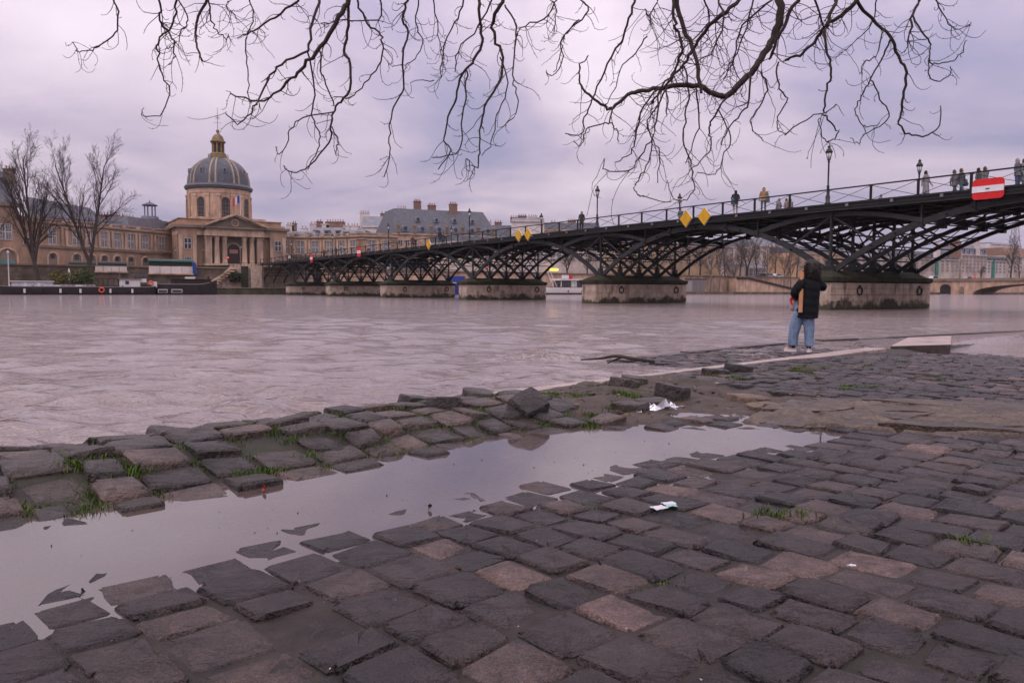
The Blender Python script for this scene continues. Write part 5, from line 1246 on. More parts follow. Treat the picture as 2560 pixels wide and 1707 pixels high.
def brick_bands():
    a, b_ = gp(1404, Yb(1404)), gp(1512, Yb(1512)); fr = tan_frame(a, b_); t = b_ - a; ze = bh.children[0].dimensions.z + 4.6
    for k in range(7):
        m = MB(); m.box(up(a + t * (k / 6), 4.6 + (ze - 4.6) * .5) + fr[1] * .06, (.7, .16, ze - 6), fr); m.build('brick_band', M_BRICKT, bh)
brick_bands()
rhouse('long ochre palace front half hidden by bare trees', 1512, 1800, 612, 596, M_OCHRE, M_SLATE, 3, 15, wh=2.6, ww=1.4, chim=((1600, 588, 3), (1700, 590, 3)))
rhouse('grey-pink house behind the largest bare tree', 1800, 1888, 618, 600, M_PINK, M_SLATE, 4, 5, wh=1.8, back=30)
pv = rhouse('small pavilion with arched ground-floor openings', 1862, 1912, 668, 660, M_PINK, M_ZINC, 1, 5, wh=2.6, back=12, depth=8, wy0=5.0)
rhouse('tall whitish apartment block behind the standing woman', 1886, 1992, 616, 598, M_BEIGE, M_ZINC, 5, 7, wh=1.8, back=28, chim=((1925, 592, 3),))
rhouse('orange house framed by the bridge braces above the pier', 1992, 2112, 634, 620, M_ORNG, M_SLATE, 4, 8, wh=1.7)
rhouse('beige house between the orange one and the long mansard block', 2112, 2202, 640, 620, M_PINK, M_ZINC, 4, 7, wh=1.7, chim=((2150, 612, 3),))
hb = rhouse('long beige apartment block with grey mansard and white dormers', 2202, 2398, 646, 628, M_BEIGE, M_SLATE, 4, 15, wh=2.0, dorm=14, chim=((2340, 612, 3), (2386, 604, 6)))
ho = rhouse('ornate narrow apartment house with dormered turret roof', 2402, 2466, 638, 612, M_PINK, M_ZINC, 5, 7, wh=1.9, dorm=5, chim=((2440, 606, 3),))
hw_ = rhouse('white apartment house with dark mansard beside the ornate house', 2466, 2514, 652, 641, M_WALLW, M_SLATE, 4, 5, wh=1.9, dorm=5)
rhouse('brown-roofed beige house behind the tall bare tree', 2514, 2640, 642, 622, M_BEIGE, M_CHIM, 4, 9, wh=1.9)
rhouse('blank white gable wall rising over the far roofs', 2476, 2545, 611, 608, M_WALLW, M_ZINC, 0, 0, back=45)
for px, par, y0, y1, wd in ((2342, hb, 646, 690, 1.9), (2483, hw_, 652, 697, 1.9)):
    s = BANK + 15.6; p = B(s, w_at(px, s)); m = MB(); m.box(up(p, (z_at(px, y0, p) + z_at(px, y1, p)) / 2), (wd, .2, z_at(px, y0, p) - z_at(px, y1, p)), BFR); m.build('green_netting', M_GREENC, par)
# stone road bridge beyond
def road_bridge():
    w0 = w_at(2312, BANK); br = empty('road_bridge', B(BANK - 20, w0 + 7, 0), 'pale stone road bridge with a low wide arch far downstream', 'bridge')
    s_at_px = lambda px: s_at(px, w0, 710)
    sa, sb = BANK + 3, s_at_px(2434)
    m = MB(); m.box(B((sa + sb) / 2, w0 + 7, 1.7), (14, sa - sb, 6.0), BFR); m.build('abutment', M_LIME2, br)
    # niches: flat plates on the wall, hollow shade put into their colour
    for px, hw, mt in ((2364, 1.9, M_HULLB), (2405, .8, M_GRIME)):
        s = s_at_px(px); pts = [B(s + x, w0 - .02, z) for x, z in [(-hw, .2), (-hw, 2.2)] + [(-hw * math.cos(t), 2.2 + hw * .75 * math.sin(t)) for t in np.linspace(.2, 2.94, 8)] + [(hw, 2.2), (hw, .2)]]
        MB().prism(pts, -BFR[0] * .05).build('vault_shade_plate', mt, br)
    L_ = 46; s2 = sb - L_; th = np.linspace(0, math.pi, 25)
    arc = [(sb - L_ / 2 + L_ / 2 * math.cos(t), .1 + 3.6 * math.sin(t) ** .8) for t in th]
    m = MB(); V = []; n = len(arc)
    for w in (w0, w0 + 14):
        V += [B(s, w, z) for s, z in arc] + [B(s, w, 4.7) for s, z in arc]
    o_ = 2 * n; Fc = [(k, k + 1, n + k + 1, n + k) for k in range(n - 1)] + [(o_ + k + 1, o_ + k, o_ + n + k, o_ + n + k + 1) for k in range(n - 1)] + [(k, o_ + k, o_ + k + 1, k + 1) for k in range(n - 1)] + [(n + k, n + k + 1, o_ + n + k + 1, o_ + n + k) for k in range(n - 1)]
    m.add(V, Fc); m.build('arch_span', M_LIME2, br)
    m = MB(); m.box(B(s2 - 20, w0 + 7, 1.7), (14, 40, 6.0), BFR); m.build('pier', M_LIME2, br)
    for w in (w0 - .2, w0 + 14.2):
        m = MB(); m.box(B(BANK - 50, w, 5.1), (.5, 112, .95), BFR); m.build('parapet', M_GRIME, br)
road_bridge()
# ramp wall and service hut on the far towpath
def ramp():
    s = BANK - 4.6; P3 = []
    for x, y in [(1842, 697), (1870, 697), (1990, 727), (1990, 741), (1842, 741)]:
        p = B(s, w_at(x, s, y), 0); p.z = max(z_at(x, y, p), -.3); P3.append(p)
    o = MB().prism(P3, BFR[1] * 3).build('ramp', M_LIME2); tag(o, 'sloping stone ramp going down to the far towpath', 'ramp')
    P3 = []
    for x, y in [(1842, 693), (1870, 693), (1992, 722), (1992, 727), (1870, 698), (1842, 698)]:
        p = B(s, w_at(x, s, y), 0); p.z = z_at(x, y, p); P3.append(p)
    MB().prism(P3, -BFR[1] * .3).build('parapet', M_HULLB, o)
    s = BANK - 3.4; w0, w1 = w_at(1722, s), w_at(1754, s); m = MB(); m.box(B(s, (w0 + w1) / 2, 2.3), (w1 - w0, 2.6, 3.6), BFR); o = m.build('hut', mat('grey_hut_metal', (.30, .27, .28), .5, var=.12)); tag(o, 'grey flat-roofed hut on the far towpath under the bridge', 'hut')
    m = MB(); m.box(B(s, (w0 + w1) / 2, 4.18), (w1 - w0 + .5, 3.1, .22), BFR); m.build('roof', M_HULLB, o)
    for k in range(3):
        m = MB(); m.box(B(s - 1.33, w0 + (w1 - w0) * (k + .5) / 3, 2.2), ((w1 - w0) / 3 - .12, .06, 3.0), BFR); m.build('panel', M_HULLG, o)
    # blue barge stem between the piers
    s = SPAN * 2.5 + 60; w = w_at(1154, s); c = B(s, w, 0); r = empty('blue_boat', c, 'blue and white boat bow glimpsed between two bridge piers', 'boat')
    hull(r, w - 4, w + 1.2, s, 1.8, 2.2, 1, mt=mat('blue_hull', (.02, .035, .20), .4), sheer=.6)
    m = MB(); m.box(B(s, w - 1.5, 3.0), (3.4, 2.4, 1.7), BFR); m.build('cabin', mat('blue_cabin', (.03, .05, .25), .4), r); m = MB(); m.box(B(s, w - 1.5, 2.4), (3.44, 2.44, .3), BFR); m.build('stripe', M_BWHITE, r)
ramp()
# far lattice tower
def lattice_tower():
    c = gp(2533, 2700); r = empty('lattice_tower', c, 'distant iron lattice tower fading behind the far roofs', 'tower')
    M_T = mat('tower_iron', (.16, .14, .17), .7, var=.1)
    prof = [(0, 60), (57, 33), (115, 18), (180, 9.5), (240, 5.5), (300, 3)]
    def hw(z): return float(np.interp(z, [p[0] for p in prof], [p[1] for p in prof]))
    for sx in (-1, 1):
        for sy in (-1, 1):
            m = MB(); zs = np.linspace(0, 300, 22)
            for a, b_ in zip(zs[:-1], zs[1:]): m.beam(c + Vector((sx * hw(a), sy * hw(a), a)), c + Vector((sx * hw(b_), sy * hw(b_), b_)), 2.2, 2.2)
            m.build('leg', M_T, r)
    m = MB(); zs = np.geomspace(60, 300, 22)
    for a, b_ in zip(zs[:-1], zs[1:]):
        for sy in (-1, 1):
            m.beam(c + Vector((-hw(a), sy * hw(a), a)), c + Vector((hw(b_), sy * hw(b_), b_)), 1.0, 1.0); m.beam(c + Vector((hw(a), sy * hw(a), a)), c + Vector((-hw(b_), sy * hw(b_), b_)), 1.0, 1.0)
    o = m.build('lattice', M_T, r); o['kind'] = 'stuff'
    for z in (57, 115, 276):
        m = MB(); m.box(c + Vector((0, 0, z)), (hw(z) * 2.3, hw(z) * 2.3, 5)); m.build('platform', M_T, r)
lattice_tower()
# traffic lights, vehicles
M_LR = mat('red_signal', (.8, .03, .03), .4, emit=(1, .04, .05), estr=1.6); M_LG = mat('green_signal', (.03, .5, .35), .4, emit=(.05, .9, .6), estr=1.5); M_LY = mat('lit_shop_sign', (.9, .5, .05), .4, emit=(1, .55, .05), estr=2.5)
def signal(px, py, Y, mt, label):
    c = gp(px, Y); z = z_at(px, py, c); r = empty('traffic_light', up(c, 4.9), label, 'traffic light'); k = Y / 200
    m = MB(); m.tube([up(c, 4.9), up(c, z + .4)], .07, 6); m.build('pole', M_IRON, r)
    m = MB(); m.box(up(c, z), (.4, .3, 1.1)); m.build('housing', M_HULLB, r)
    m = MB(); m.lathe([(.02, -.05), (.17, -.03), (.17, .05), (.02, .06)], (0, 0, 0), 10); o = m.build('lens', mt, None); o.parent = r; o.matrix_local = Matrix.Translation(Vector((0, -.2, z - 4.9))) @ Matrix.Rotation(math.pi / 2, 4, 'X') @ Matrix.Scale(max(1, k * 1.0), 4)
signal(572, 644, 186, M_LR, 'traffic light showing red before the palace door'); signal(1218, 668, 200, M_LR, 'traffic light showing red seen through the bridge ironwork')
signal(2438, 692, 300, M_LR, 'traffic light showing red over the stone road bridge'); signal(2377, 700, 300, M_LG, 'traffic light showing green at the stone road bridge end')
c = gp(1385, Yb(1385, 14)); m = MB(); m.box(up(c, z_at(1385, 674, c)), (2.6, .2, .6), BFR); o = m.build('shop_sign', M_LY); tag(o, 'glowing yellow shop sign seen under the bridge', 'sign')
M_CARS = [mat('car_%d' % k, c, .3, var=.05) for k, c in enumerate(((.35, .36, .38), (.05, .05, .06), (.55, .53, .52), (.10, .14, .25)))]; M_TYRE = mat('tyre', (.02, .02, .02), .8)
def car(p, k, label, L_=4.2, H=1.45):
    r = empty('parked_car', p, label, 'car'); fr = BFR; x0, x1 = -L_ / 2, L_ / 2
    prof = [(x0, .35), (x0, .8), (x0 + .25, .95), (x0 + .7, H), (x1 - 1.5, H), (x1 - .9, .95), (x1 - .1, .8), (x1, .4)]
    MB().prism([p + fr[0] * x - fr[1] * .85 + fr[2] * z for x, z in prof], fr[1] * 1.7).build('body', M_CARS[k], r)
    MB().prism([p + fr[0] * x - fr[1] * .87 + fr[2] * z for x, z in [(x0 + .45, .98), (x0 + .8, H - .1), (x1 - 1.55, H - .1), (x1 - 1.1, .98)]], fr[1] * 1.74).build('window', M_PANE, r)
    for x in (x0 + .8, x1 - .8):
        m = MB(); m.tube([p + fr[0] * x - fr[1] * .88 + fr[2] * .33, p + fr[0] * x - fr[1] * .6 + fr[2] * .33], .33, 12); m.build('wheel', M_TYRE, r)
for px, k, lab in ((1905, 1, 'dark car parked at the top of the far ramp'), (1922, 0, 'silver car parked beside the dark one above the far ramp'), (1944, 2, 'white car parked above the far ramp near the woman')):
    s = BANK + 3; car(B(s, w_at(px, s), 4.92), k, lab)
for px, k, lab in ((2335, 2, 'white van at the end of the stone road bridge'), (2420, 0, 'grey car on the far quay road')):
    s = BANK + 4; car(B(s, w_at(px, s), 4.92), k, lab, 4.8, 1.9)
s = BANK + 4; car(B(s, w_at(1025, s), 4.92), 0, 'grey coach on the far quay seen between bridge arches', 11, 2.9)
# ================================================================== TREES
M_BARK = mat('dark_bark', (.045, .033, .028), .85, var=.35, scale=3, bump=.5, bscale=8); M_TWIG = mat('twig_bark', (.040, .024, .022), .8, var=.3, scale=4)
M_PALEB = mat('pale_plane_bark', (.15, .125, .11), .85, var=.3, scale=1.5); M_GTWIG = mat('grey_twigs', (.10, .075, .066), .85, var=.25, scale=2)
def rv(k=1.0): return Vector((random.gauss(0, k), random.gauss(0, k), random.gauss(0, k)))
def grow(mb, p, d, L_, r, lev, cfg):
    n = 5 if lev < 2 else 4; pts = [p]; rad = [r]; dd = d.normalized()
    for k in range(n):
        dd = (dd + rv(cfg['wob'] * (1 + .4 * lev)) + Vector((0, 0, cfg['up'] * (1 if lev else .2))) ).normalized()
        pts.append(pts[-1] + dd * (L_ / n)); rad.append(r * (1 - (1 - cfg['tap']) * (k + 1) / n))
    mb[min(lev, 1) if cfg.get('split', True) else 1].tube(pts, rad, 6 if lev < 1 else (4 if lev < 2 else 3), cap=False)
    if lev >= cfg['max']: return
    cnt = cfg['n'][lev]
    for k in range(cnt):
        u = cfg['lo'][lev] + (1 - cfg['lo'][lev]) * (k + random.random()) / cnt; i = min(int(u * n), n - 1); f = u * n - i
        q = pts[i].lerp(pts[i + 1], f); t = (pts[i + 1] - pts[i]).normalized(); a = t.cross(rv()).normalized(); ang = math.radians(random.gauss(cfg['ang'][lev], 8))
        nd = t * math.cos(ang) + a * math.sin(ang)
        grow(mb, q, nd, L_ * cfg['len'][lev] * random.uniform(.7, 1.15) * (1.05 - .45 * u), max(rad[i] * cfg['rr'][lev], cfg.get('rmin', .016)), lev + 1, cfg)
def tree(name, base, H, label, cfg, trunk_mat, twig_mat, group=None, r0=.3, lean=(0, 0), forks=None):
    r = empty(name, base, label, 'tree', group); mb = [MB(), MB()]
    th = H * cfg['trunk']; tr = MB(); pts = [base - Vector((0, 0, .3))]; rad = [r0 * 1.25]
    d = Vector((lean[0], lean[1], 1)).normalized()
    for k in range(5): pts.append(pts[-1] + (d + rv(.03)).normalized() * (th / 5)); rad.append(r0 * (1 - .06 * (k + 1)))
    tr.tube(pts, rad, 9)
    for fd, fl in (forks or [((0, 0), 1)]):
        dd = Vector((d.x + fd[0], d.y + fd[1], 1)).normalized(); grow(mb, pts[-1] - dd * .2, dd, (H - th) * fl, r0 * (.72 if forks and len(forks) > 1 else .85), 0, cfg)
    autosmooth(tr.build('trunk', trunk_mat, r)); mb[0].build('limbs', trunk_mat, r, True, fix=False); mb[1].build('crown', twig_mat, r, True, fix=False)
    return r
CFG_T = dict(wob=.045, up=.05, tap=.25, n=(14, 8, 6, 5), lo=(.12, .15, .2, .2), ang=(24, 26, 30, 34), len=(.56, .52, .5, .5), rr=(.5, .5, .5, .5), max=4, trunk=.20)
def bank_tree(px, pyb, pyt, label, r0, lean, forks, cfg=CFG_T):
    s = BANK - 6; p = B(s, w_at(px, s), 1.25); H = (z_at(px, pyt, p) - 1.25) * .92
    return tree('riverside_tree', p, H, label, cfg, M_BARK, M_TWIG, 'bare trees on the far landing', r0, lean, forks)
random.seed(21)
bank_tree(100, 700, 352, 'tall bare tree with one upright trunk behind the long barge', .42, (-.20, 0), [((.10, 0), .98), ((-.12, 0), .75), ((.26, .1), .66)])
bank_tree(228, 705, 368, 'bare tree forking low into two stems beside the green book stall', .42, (-.03, 0), [((-.20, 0), 1.0), ((.13, .05), .98)])
bank_tree(-34, 700, 372, 'bare tree at the barge bow with a bough reaching over the pavilion', .36, (.02, 0), [((.12, 0), .95), ((-.2, 0), .8)], dict(CFG_T, n=(10, 6, 5, 4)))
CFG_S = dict(rmin=.03, wob=.06, up=.045, tap=.3, n=(11, 8, 6), lo=(.1, .15, .2), ang=(34, 36, 38), len=(.6, .55, .5), rr=(.5, .5, .5), max=3, trunk=.25)
random.seed(5)
for k, (px, yt, back, lab) in enumerate(((1418, 628, 8, 'bare tree with a forked trunk seen under the bridge by the white boat'), (1468, 640, 8, 'thin bare tree before the red-banded house'), (1640, 640, 6, 'bare tree before the middle of the ochre front'), (1722, 625, 8, 'bare tree before the end of the ochre front'), (1776, 618, -3, 'pale-trunked bare tree beside the grey hut'), (1812, 612, 8, 'bare tree left of the big spreading one'), (1866, 596, 8, 'big spreading bare tree with dark trunk by the arched pavilion'), (1834, 640, -3, 'pale forked bare tree growing from the far towpath'), (1916, 622, -3, 'bare tree standing against the far ramp'), (1962, 628, -3, 'slender bare tree at the foot of the far ramp'), (1750, 628, 8, 'slim bare tree over the grey hut roof'), (1798, 624, -3, 'pale leaning bare tree right of the hut'), (1850, 615, 10, 'bare tree close behind the big spreading one'), (1892, 622, 8, 'bare tree over the arched pavilion roof'), (1938, 618, 9, 'bare tree before the whitish apartment block'), (1978, 630, -3, 'pale bare tree half hidden by the woman'), (1680, 632, 8, 'bare tree before the ochre front near a bridge pier'), (1580, 640, 6, 'bare tree before the ochre front nearest the red-banded house'), (1992, 636, 8, 'bare tree behind the woman in the black coat'), (2060, 650, 8, 'bare tree seen past the pier columns'), (2452, 668, 6, 'low bare tree before the ornate apartment house'), (2526, 606, 6, 'very tall bare tree by the stone road bridge'), (2548, 636, 10, 'bushy bare tree next to the very tall one'))):
    s = BANK + back; p = B(s, w_at(px, s), 4.9 if back > 0 else .7); H = z_at(px, yt, p) - p.z
    big = px in (1866, 2526)
    tree('bare_tree', p, H, lab, CFG_S if not big else dict(CFG_S, n=(13, 9, 7)), M_PALEB if back < 0 else M_BARK, M_GTWIG, 'bare trees on the far bank downstream', .28 if not big else .42, (random.uniform(-.06, .06), 0), [((-.28, 0), .95), ((.25, .1), 1.0)] if px in (1418, 1834, 1866) else None)
# evergreen bushes and parasol on the landing
M_LEAF = mat('bush_leaf', (.045, .07, .018), .7, var=.5, scale=2)
def leafy(name, label, c, rx, rz, n, mt, cat='bush', size=.28):
    r = empty(name, c, label, cat); m = MB()
    for k in range(n):
        d = rv().normalized() * random.random() ** .4; p = c + Vector((d.x * rx, d.y * rx, rz * (1 + d.z))) ; a = rv().normalized() * size * random.uniform(.5, 1.1); b_ = rv().normalized() * size * .5
        m.add([p - a, p + b_, p + a, p - b_], [(0, 1, 2, 3)])
    m.build('foliage', mt, r, fix=False); q = MB()
    for k in range(4): q.tube([c, c + Vector((random.gauss(0, rx * .4), random.gauss(0, rx * .3), rz * 1.1))], [.06, .02], 5)
    q.build('stem', M_BARK, r)
s = BANK - 9
for px, pt, rx, lab, mt in ((146, 675, 1.6, 'yellow-green shrub on the landing behind the barge', mat('yellow_leaf', (.10, .085, .02), .7, var=.5, scale=2)), (186, 676, 1.5, 'olive shrub by the closed parasol', mat('olive_leaf', (.08, .085, .022), .7, var=.5, scale=2)), (212, 670, 1.7, 'dark green clipped bush beside the forked tree', M_LEAF)):
    p = B(s, w_at(px, s), 1.25); leafy('shrub', lab, p, rx, (z_at(px, pt, p) - 1.25) / 2, 700, mt)
p = B(BANK - 2.6, w_at(588, BANK - 2.6), 2.2); leafy('shrub', 'dark ivy shrub growing out of the stair wall', p, 1.4, 1.1, 500, mat('ivy_leaf', (.025, .03, .014), .8, var=.4), size=.3)
p = B(s, w_at(173, s), 1.25); m = MB(); m.lathe([(.05, 0), (.05, .8), (.42, .9), (.25, 2.2), (.08, 3.0), (.03, 3.2)], p, 10); o = m.build('parasol', M_BWHITE); tag(o, 'closed white parasol between the shrubs on the landing', 'parasol')

# ------------------------------------------------------------------ branches hanging over the quay
ZA = lambda pts: [(150 + x / 1.809, y / 1.809) for x, y in pts]
ZB = lambda pts: [(1380 + x / 2.1, y / 2.1) for x, y in pts]
TRACED = [  # (points, start width px, end width px)
 (ZA([(240, 0), (260, 70), (250, 150), (180, 205), (130, 232), (75, 230), (62, 190)]), 5, 2.5), (ZA([(445, 0), (455, 90), (490, 150), (520, 200), (515, 270)]), 6, 4), (ZA([(525, 0), (520, 80), (480, 150), (440, 190), (445, 270), (465, 350), (495, 400), (470, 510), (385, 528), (375, 490)]), 6, 2.5),
 (ZA([(535, 0), (580, 90), (545, 150), (515, 210), (480, 220)]), 4, 2.5), (ZA([(665, 0), (625, 70), (615, 150), (625, 220), (650, 278)]), 8, 5), (ZA([(675, 0), (680, 80), (710, 140), (750, 175), (765, 155)]), 5, 2.5),
 (ZA([(1305, 0), (1260, 80), (1200, 190), (1120, 280), (1060, 340), (990, 415), (900, 460), (775, 428)]), 14, 4), (ZA([(1300, 0), (1305, 120), (1285, 230), (1318, 310), (1300, 430), (1245, 480), (1230, 570), (1215, 650), (1130, 750), (1050, 780), (1010, 750)]), 9, 3),
 (ZA([(1175, 0), (1140, 110), (1115, 230), (1000, 290), (940, 370), (890, 470), (860, 520), (800, 555), (748, 515)]), 8, 3), (ZA([(1080, 0), (1000, 60), (900, 130), (840, 160), (800, 172)]), 7, 2.5), (ZA([(835, 165), (840, 260), (855, 360), (850, 440), (865, 470)]), 4, 2.5),
 (ZA([(1180, 230), (1185, 320), (1200, 380), (1245, 480)]), 5, 4), (ZA([(1340, 0), (1380, 90), (1440, 150), (1460, 200), (1440, 300), (1380, 380), (1310, 440), (1240, 440)]), 6, 3), (ZA([(1120, 240), (1150, 400), (1140, 520), (1175, 620), (1155, 700), (1120, 770)]), 5, 3),
 (ZA([(1230, 570), (1260, 640), (1250, 710)]), 4, 2.5), (ZA([(1240, 510), (1100, 530), (1040, 590), (1020, 660), (985, 700), (978, 660)]), 4, 2.5), (ZA([(1570, 0), (1545, 90), (1575, 150), (1555, 260), (1555, 400), (1510, 480), (1490, 600), (1495, 690), (1468, 795)]), 7, 3),
 (ZA([(1895, 0), (1900, 100), (1905, 200), (1860, 290), (1820, 340), (1790, 440), (1750, 560), (1735, 640), (1770, 690), (1710, 760)]), 9, 3), (ZA([(2000, 0), (1955, 90), (1965, 170), (2000, 260), (1990, 370), (1930, 460), (1905, 560), (1895, 690), (1875, 760), (1840, 715)]), 10, 3),
 (ZA([(1840, 320), (1835, 430), (1815, 560), (1815, 660), (1770, 700), (1680, 713)]), 5, 3), (ZA([(2010, 20), (2060, 120), (2055, 250), (2050, 360), (2070, 440), (2060, 510), (1995, 580)]), 5, 2.5), (ZA([(2000, 260), (2020, 420), (1970, 520), (1955, 640), (1905, 705)]), 4, 2.5),
 (ZA([(1830, 0), (1800, 80), (1740, 200), (1720, 340)]), 5, 3), (ZA([(1960, 0), (1890, 120), (1800, 230), (1790, 330)]), 5, 3), (ZA([(2345, 90), (2270, 170), (2275, 270), (2230, 340), (2200, 320)]), 4, 2.5), (ZA([(1620, 0), (1610, 100), (1640, 180), (1600, 270), (1550, 300)]), 4, 2.5), (ZA([(1690, 0), (1710, 130), (1730, 240)]), 4, 2.5),
 (ZA([(860, 0), (875, 100), (840, 160)]), 4, 2.5), (ZA([(770, 0), (750, 40), (800, 70)]), 4, 2.5), (ZA([(2250, 0), (2180, 90), (2080, 130), (2060, 200)]), 5, 2.5), (ZA([(1450, 0), (1440, 90), (1280, 90), (1180, 110)]), 5, 2.5), (ZA([(1700, 360), (1590, 370)]), 3, 2),
 (ZB([(1195, -30), (1190, 120), (1150, 230), (1080, 330), (1030, 400), (925, 500), (850, 490), (740, 450), (600, 455), (480, 480), (400, 500), (320, 565), (260, 550), (180, 485), (145, 420), (145, 340), (190, 300)]), 22, 3),
 (ZB([(650, 0), (690, 150), (750, 280), (775, 440), (785, 485)]), 14, 8), (ZB([(640, 0), (640, 120), (670, 180), (680, 260), (650, 350), (600, 430), (480, 560), (440, 720), (420, 800), (330, 850)]), 9, 3), (ZB([(980, 0), (880, 90), (800, 170), (740, 260), (690, 340), (600, 450), (520, 545)]), 12, 6),
 (ZB([(1290, 0), (1230, 110), (1170, 240), (1145, 305)]), 11, 7), (ZB([(1600, 5), (1520, 80), (1440, 140), (1380, 220), (1300, 290), (1220, 315)]), 13, 7), (ZB([(1490, 0), (1440, 140)]), 11, 9),
 (ZB([(1600, 10), (1680, 100), (1780, 190), (1805, 270), (1860, 380), (1845, 500), (1830, 600), (1835, 670), (1890, 710), (1990, 700), (2030, 650), (2045, 560)]), 10, 3), (ZB([(1930, 0), (1890, 100), (1880, 180), (1860, 250)]), 8, 4), (ZB([(1900, 60), (1940, 170), (1990, 240), (1980, 300), (2010, 330), (2090, 325), (2150, 280), (2175, 210)]), 5, 2.5),
 (ZB([(1980, 300), (1975, 380), (2020, 430), (2080, 400), (2095, 350)]), 4, 2.5), (ZB([(1430, 150), (1445, 280), (1470, 390), (1440, 470), (1430, 580), (1440, 620), (1500, 680), (1480, 730), (1430, 735), (1400, 660), (1405, 620)]), 7, 2.5),
 (ZB([(1780, 200), (1740, 290), (1680, 400), (1640, 480), (1600, 560), (1610, 630), (1650, 670), (1720, 650)]), 5, 2.5), (ZB([(1740, 150), (1700, 290), (1640, 330), (1620, 390)]), 4, 2.5), (ZB([(1680, 410), (1720, 520), (1770, 590), (1740, 650), (1640, 710), (1610, 760), (1570, 720)]), 4, 2.5),
 (ZB([(440, 0), (400, 100), (360, 220), (270, 380), (215, 520), (170, 620), (155, 705), (60, 700)]), 7, 3), (ZB([(500, 190), (440, 280), (370, 340), (330, 460), (275, 550)]), 4, 2.5), (ZB([(1190, 320), (1180, 440), (1235, 520), (1185, 610), (1190, 670), (1230, 705)]), 5, 2.5),
 (ZB([(1100, 380), (1130, 460), (1100, 540), (1045, 620), (1060, 680), (1110, 740)]), 5, 2.5), (ZB([(1045, 400), (1025, 540), (990, 600), (920, 680), (885, 770)]), 6, 3), (ZB([(925, 500), (870, 580), (820, 680), (835, 720), (820, 800), (740, 880)]), 6, 3),
 (ZB([(600, 455), (560, 560), (500, 640), (530, 740), (570, 830), (555, 960)]), 5, 2.5), (ZB([(760, 470), (770, 640), (740, 760), (700, 860)]), 5, 2.5), (ZB([(690, 350), (720, 480), (700, 600), (690, 740), (720, 830), (740, 930), (740, 1010), (690, 1050), (640, 1040), (600, 950)]), 5, 2.5),
 (ZB([(560, 480), (540, 640), (520, 740), (440, 850), (400, 900), (280, 890), (275, 830)]), 5, 2.5), (ZB([(500, 650), (530, 760), (490, 870), (440, 960), (440, 1010), (500, 1040), (620, 1060)]), 4, 2.5), (ZB([(870, 570), (910, 640), (940, 740), (900, 820), (880, 880), (840, 915), (760, 905)]), 4, 2.5),
 (ZB([(320, 565), (305, 640), (340, 680), (350, 740)]), 5, 2.5), (ZB([(300, 650), (200, 665), (165, 710), (150, 765), (110, 745)]), 4, 2.5), (ZB([(1230, 705), (1280, 660), (1380, 610), (1450, 580), (1500, 540)]), 4, 2.5), (ZB([(600, 460), (605, 560), (600, 610)]), 5, 3),
 (ZB([(870, 0), (900, 130), (850, 260), (760, 330)]), 6, 3), (ZB([(1150, 0), (1000, 140), (960, 300), (900, 420)]), 6, 3), (ZB([(1380, 0), (1430, 150)]), 6, 5), (ZB([(1060, 0), (1000, 200), (950, 330), (990, 430)]), 5, 2.5), (ZB([(800, 0), (820, 120), (700, 250), (640, 330)]), 5, 2.5), (ZB([(560, 0), (520, 80), (480, 60)]), 4, 2.5),
 (ZB([(150, 0), (190, 60), (110, 140), (60, 200), (45, 290), (10, 380)]), 5, 2.5), (ZB([(0, 0), (20, 60), (10, 160)]), 4, 2.5), (ZB([(2010, 0), (2060, 80), (2120, 150), (2200, 120)]), 4, 2), (ZB([(1700, 0), (1680, 120), (1600, 210), (1500, 290)]), 4, 2),
]
def smooth_pts(P, k=4):
    out = []
    for i in range(len(P) - 1):
        p0, p1, p2, p3 = P[max(i - 1, 0)], P[i], P[i + 1], P[min(i + 2, len(P) - 1)]
        for q in range(k):
            t = q / k; out.append(.5 * ((2 * p1) + (p2 - p0) * t + (2 * p0 - 5 * p1 + 4 * p2 - p3) * t * t + (3 * p1 - p0 - 3 * p2 + p3) * t ** 3))
    out.append(P[-1]); return out
